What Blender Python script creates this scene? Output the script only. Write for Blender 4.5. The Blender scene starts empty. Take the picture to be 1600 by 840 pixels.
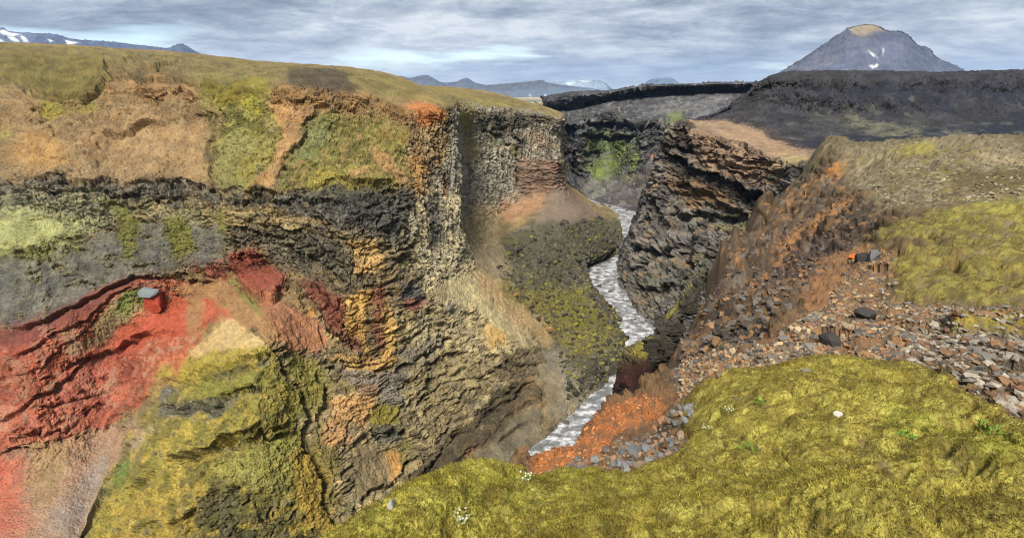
import bpy, bmesh, math, random
import numpy as np

# ================================================================ camera, sky, sun, exposure
scene = bpy.context.scene
cam_data = bpy.data.cameras.new('camera')
cam_data.lens = 18.0; cam_data.sensor_width = 36.0
cam_data.clip_start = 0.05; cam_data.clip_end = 60000.0
camera = bpy.data.objects.new('camera', cam_data)
camera.location = (0, 0, 0)
camera.rotation_euler = (math.radians(90 - 19.3), 0, 0)
scene.collection.objects.link(camera)
scene.camera = camera

SUN_ELEV, SUN_AZ = math.radians(50), math.radians(194)      # azimuth clockwise from +Y: behind the camera, to the left
world = bpy.data.worlds.new('World'); scene.world = world
world.use_nodes = True
nt = world.node_tree; nt.nodes.clear()
def wn(kind, **kw):
    n = nt.nodes.new(kind)
    for k, v in kw.items(): setattr(n, k, v)
    return n
def wmath(op, a, b=None):
    n = wn('ShaderNodeMath', operation=op)
    for i, v in enumerate((a, b)):
        if v is None: continue
        if isinstance(v, (int, float)): n.inputs[i].default_value = v
        else: nt.links.new(v, n.inputs[i])
    return n.outputs[0]
w_out = wn('ShaderNodeOutputWorld')
sky = wn('ShaderNodeTexSky', sky_type='NISHITA', sun_disc=False, sun_elevation=SUN_ELEV, sun_rotation=SUN_AZ, altitude=500.0, air_density=1.0, dust_density=0.6, ozone_density=1.2)
bg_sky = wn('ShaderNodeBackground'); bg_sky.inputs['Strength'].default_value = 0.055
nt.links.new(sky.outputs[0], bg_sky.inputs['Color'])
# an overcast deck at one height: direction projected onto a plane, so streets of cloud close up towards the horizon
tc = wn('ShaderNodeTexCoord'); sx = wn('ShaderNodeSeparateXYZ'); nt.links.new(tc.outputs['Generated'], sx.inputs[0])
zc = wmath('ADD', wmath('MAXIMUM', sx.outputs[2], 0.0), 0.16)
cx = wn('ShaderNodeCombineXYZ')
nt.links.new(wmath('MULTIPLY', wmath('DIVIDE', sx.outputs[0], zc), 0.8), cx.inputs[0])
nt.links.new(wmath('MULTIPLY', wmath('DIVIDE', sx.outputs[1], zc), 1.0), cx.inputs[1])
rot = wn('ShaderNodeVectorRotate', rotation_type='Z_AXIS'); rot.inputs['Angle'].default_value = math.radians(-7)
nt.links.new(cx.outputs[0], rot.inputs['Vector'])
def wnoise(scale, detail, rough, dist, off):
    m = wn('ShaderNodeVectorMath', operation='ADD'); m.inputs[1].default_value = (off, off * 0.7, 0)
    nt.links.new(rot.outputs[0], m.inputs[0])
    n = wn('ShaderNodeTexNoise'); n.inputs['Scale'].default_value = scale; n.inputs['Detail'].default_value = detail
    n.inputs['Roughness'].default_value = rough; n.inputs['Distortion'].default_value = dist
    nt.links.new(m.outputs[0], n.inputs['Vector'])
    return n.outputs['Fac']
thick = wnoise(2.1, 10, 0.72, 0.2, 3.1)
large = wnoise(0.4, 3, 0.5, 0.2, 8.7)
t = wmath('ADD', wmath('MULTIPLY', thick, 0.68), wmath('MULTIPLY', large, 0.42))
ramp = wn('ShaderNodeValToRGB'); nt.links.new(t, ramp.inputs[0])
e = ramp.color_ramp.elements
e[0].position = 0.42; e[0].color = (0.049, 0.057, 0.072, 1)
e[1].position = 0.66; e[1].color = (0.194, 0.201, 0.207, 1)
m1 = e.new(0.495); m1.color = (0.080, 0.091, 0.109, 1)
m2 = e.new(0.575); m2.color = (0.129, 0.140, 0.155, 1)
# an overcast sky is brighter overhead than at its rim
lum = wmath('ADD', 1.22, wmath('MULTIPLY', wmath('MAXIMUM', sx.outputs[2], 0.0), 1.0))
low = wmath('MULTIPLY', wmath('POWER', 2.718, wmath('MULTIPLY', wmath('MAXIMUM', sx.outputs[2], 0.0), -22.0)), 0.62)
pale = wn('ShaderNodeMix', data_type='RGBA'); nt.links.new(low, pale.inputs['Factor']); nt.links.new(ramp.outputs[0], pale.inputs['A']); pale.inputs['B'].default_value = (0.195, 0.212, 0.230, 1)
bg_cloud = wn('ShaderNodeBackground'); nt.links.new(pale.outputs['Result'], bg_cloud.inputs['Color']); nt.links.new(lum, bg_cloud.inputs['Strength'])
gap = wn('ShaderNodeMapRange'); gap.inputs['From Min'].default_value = 0.34; gap.inputs['From Max'].default_value = 0.42
nt.links.new(wnoise(0.5, 5, 0.55, 0.3, 21.3), gap.inputs[0])
mix = wn('ShaderNodeMixShader'); nt.links.new(gap.outputs[0], mix.inputs[0])
nt.links.new(bg_sky.outputs[0], mix.inputs[1]); nt.links.new(bg_cloud.outputs[0], mix.inputs[2]); nt.links.new(mix.outputs[0], w_out.inputs['Surface'])

sun_data = bpy.data.lights.new('sun', 'SUN'); sun_data.energy = 2.6; sun_data.angle = math.radians(18); sun_data.color = (1.0, 0.94, 0.84)
sun = bpy.data.objects.new('sun', sun_data); scene.collection.objects.link(sun)
sun.rotation_euler = (math.radians(90) - SUN_ELEV, 0, math.radians(180) - SUN_AZ)
scene.view_settings.view_transform = 'Standard'; scene.view_settings.look = 'None'
scene.view_settings.exposure = 1.75; scene.view_settings.gamma = 1.0; scene.view_settings.use_curve_mapping = False
scene.render.engine = 'CYCLES'
scene.cycles.max_bounces = 6; scene.cycles.volume_bounces = 0; scene.cycles.diffuse_bounces = 1
scene.cycles.use_denoising = True
scene.cycles.filter_width = 1.1

# ================================================================ survey of the place: world control points (metres) and region outlines in each surface's own (u, v)
WEST_CTRL = [[[-704.32,535.0,46.99],[-584.32,557.0,44.99],[-514.32,560.0,42.99],[-450.71,560.0,40.62],[-387.21,560.0,37.06],[-323.54,560.0,32.88],[-259.92,560.0,26.28],[-208.42,560.0,22.65],[-144.9,540.0,17.15],[-107.72,540.0,8.28],[-78.53,520.0,-0.09],[-56.85,500.0,-5.68],[-53.01,520.0,-7.07],[-106.02,620.0,0.58],[-34.05,640.0,-3.68],[9.41,660.0,-13.44],[40.57,680.0,-22.33],[45.33,760.0,-24.09],[41.62,1000.0,-22.62]],[[-492.97,305.0,29.68],[-372.97,327.0,27.68],[-302.97,330.0,25.68],[-265.4,330.0,24.63],[-228.0,330.0,22.54],[-190.51,330.0,20.08],[-150.73,325.0,15.95],[-119.7,322.0,14.07],[-86.51,320.0,11.21],[-65.17,318.0,6.62],[-48.55,312.0,0.64],[-35.56,300.0,-4.08],[-35.94,340.0,-6.54],[-76.05,455.0,2.95],[-24.97,470.0,-1.13],[6.17,520.0,-8.83],[29.76,520.0,-15.89],[40.54,680.0,-20.78],[38.53,900.0,-20.36]],[[-402.48,201.0,6.47],[-282.48,223.0,4.47],[-212.48,226.0,2.47],[-186.14,226.0,1.72],[-162.46,232.0,7.12],[-133.56,228.0,4.5],[-105.1,224.0,3.68],[-83.0,228.0,2.99],[-64.19,242.0,0.5],[-45.95,242.0,-4.11],[-30.87,236.0,-5.34],[-23.8,238.0,-6.19],[-29.75,290.0,-9.19],[-28.75,372.0,-8.41],[-7.28,407.0,-11.98],[19.97,418.0,-14.68],[39.84,426.0,-19.84],[50.32,560.0,-24.79],[58.9,850.0,-30.82]],[[-386.19,178.0,-9.92],[-266.19,200.0,-11.92],[-196.19,203.0,-13.92],[-172.52,204.0,-13.99],[-150.04,207.0,-14.2],[-125.89,208.0,-15.48],[-98.78,204.0,-15.19],[-77.46,206.0,-16.54],[-58.4,214.0,-17.19],[-42.7,220.0,-17.67],[-30.62,229.0,-19.74],[-24.09,236.0,-20.35],[-30.49,288.0,-25.85],[-29.52,352.0,-30.35],[-7.22,397.0,-31.88],[19.89,410.0,-32.93],[40.38,426.0,-36.72],[51.02,560.0,-47.62],[61.25,845.0,-57.96]],[[-371.1,157.0,-24.24],[-251.1,179.0,-26.24],[-181.1,182.0,-28.24],[-160.34,184.0,-29.0],[-140.08,187.0,-31.1],[-118.18,189.0,-32.38],[-93.77,187.0,-33.44],[-73.42,189.0,-33.56],[-55.29,192.0,-33.62],[-41.03,205.0,-35.38],[-30.68,223.0,-38.2],[-24.69,235.0,-40.26],[-31.03,285.0,-49.54],[-29.51,342.0,-58.59],[-7.27,390.0,-59.54],[20.11,407.0,-54.64],[41.57,426.0,-57.19],[52.51,560.0,-73.13],[65.73,840.0,-87.4]],[[-366.08,147.0,-37.58],[-246.08,169.0,-39.58],[-176.08,172.0,-41.58],[-156.19,174.0,-43.2],[-136.47,177.0,-45.11],[-115.01,179.0,-45.62],[-91.5,178.0,-45.37],[-70.76,178.0,-44.2],[-52.98,180.0,-43.51],[-40.33,197.0,-47.62],[-30.4,216.0,-52.21],[-23.75,232.0,-56.08],[-28.83,275.0,-65.76],[-26.78,322.0,-77.84],[-4.85,382.0,-83.4],[20.23,402.0,-76.46],[43.74,426.0,-74.58],[57.38,560.0,-94.54],[69.72,830.0,-111.43]],[[-362.4,137.0,-55.01],[-242.4,159.0,-57.01],[-172.4,162.0,-59.01],[-154.32,165.0,-62.45],[-133.65,169.0,-61.09],[-116.5,175.0,-64.25],[-94.15,173.0,-61.8],[-70.1,170.0,-61.93],[-52.01,170.0,-61.93],[-39.59,186.0,-67.76],[-28.65,206.0,-72.14],[-20.77,225.0,-75.65],[-18.37,255.0,-80.45],[-10.67,292.0,-88.93],[0.87,337.0,-92.62],[27.35,377.0,-84.75],[48.88,421.0,-83.82],[63.26,560.0,-102.27],[71.59,800.0,-122.14]],[[-358.91,128.0,-70.16],[-238.91,150.0,-72.16],[-168.91,153.0,-74.16],[-151.45,158.0,-72.52],[-135.17,166.0,-71.26],[-114.54,171.0,-75.18],[-79.6,145.0,-67.65],[-66.25,155.0,-74.66],[-50.42,159.0,-76.59],[-37.94,172.0,-82.85],[-23.59,191.0,-89.11],[-9.95,209.0,-91.26],[0.0,234.0,-95.31],[10.66,266.0,-100.68],[17.2,312.0,-100.58],[38.97,356.0,-93.1],[60.18,411.0,-92.92],[69.79,560.0,-107.22],[72.02,760.0,-123.57]],[[-354.84,119.0,-83.54],[-234.84,141.0,-85.54],[-164.84,144.0,-87.54],[-152.53,153.0,-90.52],[-140.29,163.0,-91.2],[-99.23,140.0,-80.57],[-73.49,129.0,-76.32],[-62.99,142.0,-86.33],[-46.91,149.0,-90.58],[-34.34,160.0,-97.27],[-17.6,177.0,-103.29],[3.31,197.0,-105.54],[14.76,222.0,-110.32],[28.17,252.0,-111.91],[32.91,301.0,-111.79],[48.64,346.0,-102.08],[69.94,404.0,-100.31],[76.57,562.0,-111.18],[71.97,720.0,-121.55]],[[-350.21,109.0,-98.1],[-230.21,131.0,-100.1],[-160.21,134.0,-102.1],[-146.78,141.0,-104.92],[-135.14,148.0,-104.94],[-91.33,121.0,-87.91],[-68.41,115.0,-85.57],[-57.91,125.0,-95.24],[-43.31,138.0,-105.14],[-30.81,148.0,-110.13],[-13.3,165.0,-114.15],[10.71,187.0,-114.3],[23.07,210.0,-116.16],[40.08,242.0,-117.3],[45.32,293.0,-117.22],[52.32,338.0,-108.03],[77.68,396.0,-106.19],[83.42,564.0,-115.17],[73.17,705.0,-120.78]],[[-345.15,99.0,-111.35],[-225.15,121.0,-113.35],[-155.15,124.0,-115.35],[-137.24,126.0,-114.75],[-127.11,131.0,-114.28],[-89.43,109.0,-97.17],[-65.98,106.0,-96.54],[-53.49,114.0,-106.04],[-39.94,129.0,-115.0],[-27.95,141.0,-117.71],[-10.1,149.0,-117.55],[14.06,172.0,-116.64],[28.11,191.0,-115.18],[46.67,223.0,-116.34],[52.51,277.0,-116.87],[50.3,334.0,-114.16],[81.85,389.0,-112.14],[93.29,566.0,-120.66],[74.51,692.0,-121.15]],[[-312.1,63.0,-114.14],[-192.1,85.0,-116.14],[-122.1,88.0,-118.14],[-110.2,90.0,-118.68],[-108.53,95.0,-120.8],[-92.92,97.0,-121.1],[-67.37,98.0,-117.89],[-48.82,106.0,-119.33],[-36.03,111.0,-119.03],[-23.14,122.0,-118.31],[-6.75,136.32,-121.0],[16.38,161.84,-121.0],[34.34,186.82,-121.0],[54.7,218.13,-121.0],[58.83,275.23,-121.0],[44.18,332.15,-121.0],[86.1,392.04,-121.0],[106.75,523.16,-121.0],[75.83,671.84,-121.0]],[[-307.1,50.0,-121.14],[-187.1,72.0,-123.14],[-117.1,75.0,-125.14],[-105.2,77.0,-125.68],[-103.53,82.0,-127.8],[-87.92,84.0,-128.1],[-62.37,85.0,-124.89],[-43.82,93.0,-126.33],[-31.03,98.0,-126.03],[-18.14,109.0,-125.31],[-1.75,123.32,-128.0],[21.38,148.84,-128.0],[39.34,173.82,-128.0],[59.7,205.13,-128.0],[63.83,262.23,-128.0],[49.18,319.15,-128.0],[91.1,379.04,-128.0],[111.75,510.16,-128.0],[80.83,658.84,-128.0]]]
WEST_GRID=([5,140,67,68,71,72,67,62,54,59,70,41,45,54,46,40,36,37],[5,32,50,52,41,57,54,55,59,56,96,54])
HEAD_CTRL = [[[339.34,780.0,-22.95],[270.69,640.0,-18.1],[286.6,640.0,2.02],[308.57,640.0,14.73],[345.48,640.0,17.53],[388.55,640.0,18.93],[448.5,640.0,18.23],[523.46,640.0,17.53],[597.78,640.0,18.93],[709.58,640.0,19.63],[970.26,640.0,21.02]],[[274.51,640.0,-18.1],[184.38,440.0,-11.45],[181.67,410.0,1.3],[189.37,395.0,9.96],[210.45,392.0,12.02],[235.38,388.0,12.32],[268.9,384.0,11.78],[308.81,378.0,11.59],[347.06,372.0,12.22],[400.89,362.0,12.28],[522.63,345.0,12.08]],[[247.5,600.0,-23.13],[153.76,390.0,-14.14],[164.41,380.0,-5.17],[171.83,362.0,-0.87],[187.89,350.0,-0.06],[208.21,342.0,-1.97],[239.74,338.0,-1.94],[273.61,330.0,-3.75],[307.95,325.0,-3.69],[371.32,330.0,-3.75],[485.03,315.0,-3.58]],[[207.27,540.0,-25.77],[131.9,355.0,-16.13],[145.42,358.0,-12.98],[157.23,347.0,-10.6],[174.1,335.0,-12.15],[194.91,325.0,-15.51],[219.82,310.0,-16.58],[248.68,295.0,-17.49],[275.0,285.0,-18.22],[312.29,275.0,-18.86],[399.61,262.0,-19.5]],[[173.93,490.0,-27.91],[114.7,335.0,-17.53],[120.84,322.0,-17.97],[129.65,307.0,-19.98],[139.08,287.0,-22.04],[149.06,272.0,-25.06],[158.7,250.0,-24.82],[178.44,235.0,-25.58],[204.5,228.0,-27.01],[233.23,220.0,-28.19],[294.33,205.0,-28.77]],[[147.42,440.0,-27.1],[100.07,320.0,-17.86],[101.26,297.0,-21.07],[107.69,277.0,-23.55],[114.56,257.0,-25.82],[120.95,237.0,-28.65],[120.31,212.0,-27.69],[131.22,196.0,-28.47],[151.75,190.0,-31.36],[182.45,182.0,-32.32],[229.42,172.0,-32.72]],[[136.42,440.0,-38.45],[91.5,322.0,-27.0],[95.85,302.0,-29.98],[102.22,282.0,-33.41],[109.28,260.0,-35.54],[117.72,240.0,-36.05],[117.41,214.0,-34.79],[127.82,196.0,-35.3],[146.67,188.0,-35.76],[177.41,180.0,-36.53],[224.34,170.0,-36.68]],[[129.57,440.0,-78.14],[86.32,333.0,-63.34],[89.22,307.0,-62.3],[97.3,284.0,-61.27],[106.02,260.0,-59.46],[115.78,237.0,-51.13],[114.81,212.0,-48.48],[127.14,194.0,-49.45],[146.11,186.0,-48.64],[174.58,178.0,-47.73],[222.09,168.0,-47.3]],[[121.81,445.0,-100.61],[80.05,347.0,-97.69],[76.76,311.0,-100.26],[80.33,272.0,-99.09],[94.24,253.0,-92.17],[107.08,231.0,-80.9],[111.86,206.0,-72.14],[126.37,190.0,-69.22],[145.91,182.0,-68.89],[174.36,174.0,-65.86],[220.1,164.0,-64.43]],[[131.26,492.54,-121.0],[81.18,372.16,-121.0],[71.76,319.68,-121.0],[72.81,266.21,-121.0],[75.87,247.3,-121.0],[96.12,229.2,-121.0],[109.5,199.0,-111.34],[127.21,184.0,-102.94],[146.51,176.0,-98.47],[175.4,168.0,-93.99],[218.46,158.0,-88.4]],[[124.26,486.54,-127.0],[74.18,366.16,-127.0],[64.76,313.68,-127.0],[65.81,260.21,-127.0],[68.87,241.3,-127.0],[89.12,223.2,-127.0],[102.5,193.0,-117.34],[120.21,178.0,-108.94],[139.51,170.0,-104.47],[168.4,162.0,-99.99],[211.46,152.0,-94.4]]]
HEAD_GRID=([29,22,28,30,42,50,58,59,89,140],[5,22,26,48,44,21,50,63,78,22])
FAR_CTRL = [[[81.82,1500.0,-22.09],[80.13,1300.0,-17.68],[123.04,1300.0,-10.39],[165.91,1300.0,-6.03],[245.59,1300.0,-3.12],[313.93,1300.0,5.56],[397.69,1300.0,9.88],[489.09,1300.0,12.76],[588.21,1300.0,14.19],[748.34,1300.0,15.63]],[[72.6,1250.0,-17.0],[47.24,830.0,-12.22],[72.98,812.0,-5.58],[99.22,800.0,-2.81],[147.32,790.0,-1.02],[186.85,782.0,5.08],[235.37,770.0,7.56],[286.46,762.0,9.16],[339.99,752.0,9.87],[432.55,752.0,10.7]],[[76.98,1240.0,-42.13],[48.11,805.0,-30.11],[71.8,792.0,-25.11],[97.58,780.0,-22.06],[144.29,775.0,-11.41],[183.91,767.0,-2.7],[232.3,757.0,-0.97],[281.91,747.0,0.7],[334.51,737.0,1.51],[425.74,737.0,1.51]],[[88.45,1230.0,-55.87],[56.58,785.0,-41.08],[73.12,762.0,-36.36],[93.27,742.0,-31.15],[134.72,737.0,-26.72],[170.73,722.0,-25.35],[209.18,702.0,-20.66],[255.19,692.0,-16.44],[307.68,690.0,-15.61],[393.83,690.0,-15.61]],[[100.22,1220.0,-83.68],[62.89,765.0,-54.26],[77.95,760.0,-49.47],[83.52,660.0,-40.66],[130.89,735.0,-41.87],[148.9,650.0,-40.8],[187.87,660.0,-42.19],[219.07,622.0,-39.76],[277.79,640.0,-40.17],[362.67,640.0,-40.17]],[[105.86,1200.0,-132.04],[66.3,750.0,-87.04],[79.88,740.0,-84.09],[83.53,648.0,-75.2],[131.52,725.0,-80.65],[145.87,632.0,-73.34],[181.83,645.0,-71.75],[201.19,602.0,-71.32],[254.83,610.0,-72.26],[337.28,610.0,-72.26]],[[111.25,1150.0,-168.48],[70.95,722.0,-112.01],[81.33,680.0,-108.87],[93.36,650.0,-108.92],[120.84,645.0,-108.08],[141.76,612.0,-107.15],[160.58,582.0,-104.82],[177.72,560.0,-107.93],[229.71,570.0,-109.86],[308.67,570.0,-109.86]],[[94.5,900.0,-153.06],[73.43,681.35,-121.0],[83.02,627.79,-121.0],[93.29,585.22,-121.0],[108.17,560.83,-121.0],[126.05,535.19,-121.0],[138.46,506.04,-121.0],[153.1,487.33,-121.0],[186.06,474.72,-121.0],[247.07,474.72,-121.0]],[[94.5,886.0,-160.06],[73.43,667.35,-128.0],[83.02,613.79,-128.0],[93.29,571.22,-128.0],[108.17,546.83,-128.0],[126.05,521.19,-128.0],[138.46,492.04,-128.0],[153.1,473.33,-128.0],[186.06,460.72,-128.0],[247.07,460.72,-128.0]]]
FAR_GRID=([5,20,21,39,35,42,46,51,83],[5,14,19,26,37,45,35,13])
CRAG_CTRL = [[[25.25,90.0,-48.64],[25.56,88.0,-46.18],[26.92,86.0,-44.06],[28.61,84.0,-42.78],[30.05,80.0,-40.99],[32.86,76.0,-39.53]],[[23.44,84.0,-43.82],[22.82,80.0,-40.99],[24.02,78.0,-39.12],[25.5,76.0,-38.0],[27.22,74.0,-37.34],[29.71,70.0,-35.87]],[[20.22,78.0,-41.79],[19.63,72.0,-38.01],[20.98,69.0,-35.89],[22.43,67.0,-34.85],[23.81,65.0,-34.32],[26.06,62.0,-33.22]],[[18.7,76.0,-41.56],[18.22,69.0,-37.51],[19.33,65.0,-35.13],[20.44,62.0,-33.51],[21.79,60.0,-33.09],[23.72,57.0,-31.89]],[[17.9,75.0,-43.77],[17.14,67.0,-39.1],[17.79,62.0,-36.18],[18.84,59.0,-34.14],[20.05,56.0,-32.68],[21.89,53.0,-31.36]],[[17.25,75.0,-46.83],[16.32,66.0,-41.21],[16.41,60.0,-37.66],[17.55,56.0,-34.97],[18.58,52.0,-32.9],[20.17,49.0,-31.41]],[[16.97,74.0,-48.68],[15.89,65.0,-43.31],[15.69,58.0,-39.63],[16.47,53.0,-36.67],[17.24,48.0,-33.21],[18.51,45.0,-31.52]],[[16.06,70.0,-50.86],[14.28,60.0,-44.65],[14.53,54.0,-41.14],[15.14,48.0,-37.43],[16.19,44.0,-34.31],[16.82,40.0,-31.19]]]
CRAG_GRID=([11,22,26,30,37],[9,15,14,25,28,35,46])
CRAG2_CTRL = [[[19.57,62.0,-28.93],[19.35,58.0,-25.5],[22.19,60.0,-24.0],[24.69,60.0,-21.43]],[[18.74,60.0,-27.63],[17.76,54.0,-23.42],[20.44,56.0,-22.0],[22.82,56.0,-19.45]],[[18.04,58.0,-27.58],[16.07,49.0,-22.13],[18.01,50.0,-21.1],[20.84,52.0,-19.68]],[[17.22,56.0,-27.83],[14.93,46.0,-21.81],[16.44,47.0,-21.22],[19.3,50.0,-21.1]],[[16.49,54.0,-28.93],[14.08,44.0,-22.54],[15.24,45.0,-22.02],[17.79,48.0,-22.39]],[[15.31,50.0,-29.58],[13.57,42.0,-24.17],[14.56,43.0,-24.06],[16.72,46.0,-24.28]]]
CRAG2_GRID=([21,36,44],[6,21,26,29,41])
MT_CTRL = [[[1778.44,4290.0,-126.0],[1966.29,4290.0,-126.0],[2081.02,4290.0,-126.0],[2216.05,4290.0,-126.0],[2369.43,4290.0,-126.0],[2498.52,4290.0,-126.0],[2549.61,4290.0,-126.0],[2622.82,4290.0,-126.0],[2689.06,4290.0,-126.0],[2769.08,4290.0,-126.0],[2833.97,4290.0,-126.0],[2895.87,4290.0,-126.0],[2943.68,4290.0,-126.0],[3006.89,4290.0,-126.0],[3055.29,4290.0,-126.0],[3126.06,4290.0,-126.0],[3211.05,4290.0,-126.0],[3304.01,4290.0,-126.0],[3470.34,4290.0,-126.0],[3643.97,4290.0,-126.0],[3912.57,4290.0,-126.0]],[[1417.35,3415.5,-48.75],[1568.64,3415.5,17.63],[1661.32,3415.5,63.56],[1770.67,3415.5,121.99],[1895.34,3415.5,195.63],[2000.49,3415.5,258.75],[2042.17,3415.5,283.77],[2101.3,3415.5,299.34],[2154.57,3415.5,305.55],[2218.48,3415.5,299.34],[2269.82,3415.5,280.65],[2319.08,3415.5,271.28],[2357.48,3415.5,274.41],[2407.64,3415.5,261.89],[2445.47,3415.5,236.76],[2500.93,3415.5,205.15],[2568.31,3415.5,189.27],[2640.75,3415.5,141.31],[2771.93,3415.5,99.35],[2908.19,3415.5,43.93],[3118.18,3415.5,-48.75]],[[1368.03,3300.0,-37.47],[1512.53,3300.0,36.03],[1600.79,3300.0,86.8],[1704.65,3300.0,151.28],[1822.64,3300.0,232.39],[1921.94,3300.0,301.77],[1961.24,3300.0,329.23],[2017.56,3300.0,346.3],[2068.5,3300.0,353.12],[2130.06,3300.0,346.3],[2179.97,3300.0,325.8],[2227.59,3300.0,315.52],[2264.37,3300.0,318.95],[2312.99,3300.0,305.21],[2350.22,3300.0,277.6],[2404.66,3300.0,242.86],[2470.04,3300.0,225.39],[2541.55,3300.0,172.58],[2669.49,3300.0,126.31],[2803.05,3300.0,65.11],[3009.67,3300.0,-37.47]],[[1321.39,3184.5,-44.74],[1462.32,3184.5,17.85],[1548.64,3184.5,61.15],[1650.46,3184.5,116.23],[1766.51,3184.5,185.63],[1864.38,3184.5,245.12],[1903.17,3184.5,268.69],[1958.24,3184.5,283.36],[2007.86,3184.5,289.21],[2067.44,3184.5,283.36],[2115.33,3184.5,265.75],[2161.26,3184.5,256.92],[2197.03,3184.5,259.86],[2243.82,3184.5,248.07],[2279.14,3184.5,224.39],[2330.91,3184.5,194.61],[2393.76,3184.5,179.64],[2461.41,3184.5,134.44],[2583.81,3184.5,94.89],[2710.99,3184.5,42.65],[2907.06,3184.5,-44.74]],[[1207.04,2937.0,-61.12],[1343.32,2937.0,-22.81],[1427.39,2937.0,3.8],[1527.15,2937.0,37.78],[1641.79,2937.0,80.79],[1739.01,2937.0,117.83],[1777.65,2937.0,132.55],[1831.27,2937.0,141.73],[1879.07,2937.0,145.39],[1935.5,2937.0,141.73],[1979.84,2937.0,130.71],[2022.94,2937.0,125.2],[2057.29,2937.0,127.04],[2100.94,2937.0,119.67],[2132.61,2937.0,104.9],[2179.36,2937.0,86.36],[2237.83,2937.0,77.06],[2298.08,2937.0,49.04],[2410.53,2937.0,24.6],[2525.93,2937.0,-7.58],[2702.24,2937.0,-61.12]],[[1048.41,2673.0,-75.61],[1186.2,2673.0,-60.46],[1271.86,2673.0,-49.9],[1374.18,2673.0,-36.35],[1492.8,2673.0,-19.11],[1594.01,2673.0,-4.19],[1634.38,2673.0,1.77],[1689.05,2673.0,5.48],[1737.24,2673.0,6.97],[1793.04,2673.0,5.48],[1835.71,2673.0,1.02],[1877.88,2673.0,-1.21],[1912.38,2673.0,-0.46],[1954.77,2673.0,-3.44],[1984.09,2673.0,-9.4],[2027.74,2673.0,-16.87],[2084.38,2673.0,-20.61],[2139.69,2673.0,-31.85],[2247.05,2673.0,-41.61],[2355.61,2673.0,-54.42],[2519.75,2673.0,-75.61]],[[793.1,2310.0,-127.0],[936.5,2310.0,-127.0],[1026.12,2310.0,-127.0],[1133.67,2310.0,-127.0],[1259.14,2310.0,-127.0],[1366.69,2310.0,-127.0],[1409.71,2310.0,-127.0],[1467.07,2310.0,-127.0],[1517.26,2310.0,-127.0],[1574.62,2310.0,-127.0],[1617.64,2310.0,-127.0],[1660.66,2310.0,-127.0],[1696.51,2310.0,-127.0],[1739.53,2310.0,-127.0],[1768.21,2310.0,-127.0],[1811.23,2310.0,-127.0],[1868.58,2310.0,-127.0],[1922.36,2310.0,-127.0],[2029.91,2310.0,-127.0],[2137.46,2310.0,-127.0],[2298.78,2310.0,-127.0]]]
MT_GRID=([39,24,29,35,30,12,15,13,15,11,11,9,11,9,12,15,16,29,29,45],[86,13,12,30,33,41])
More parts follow.
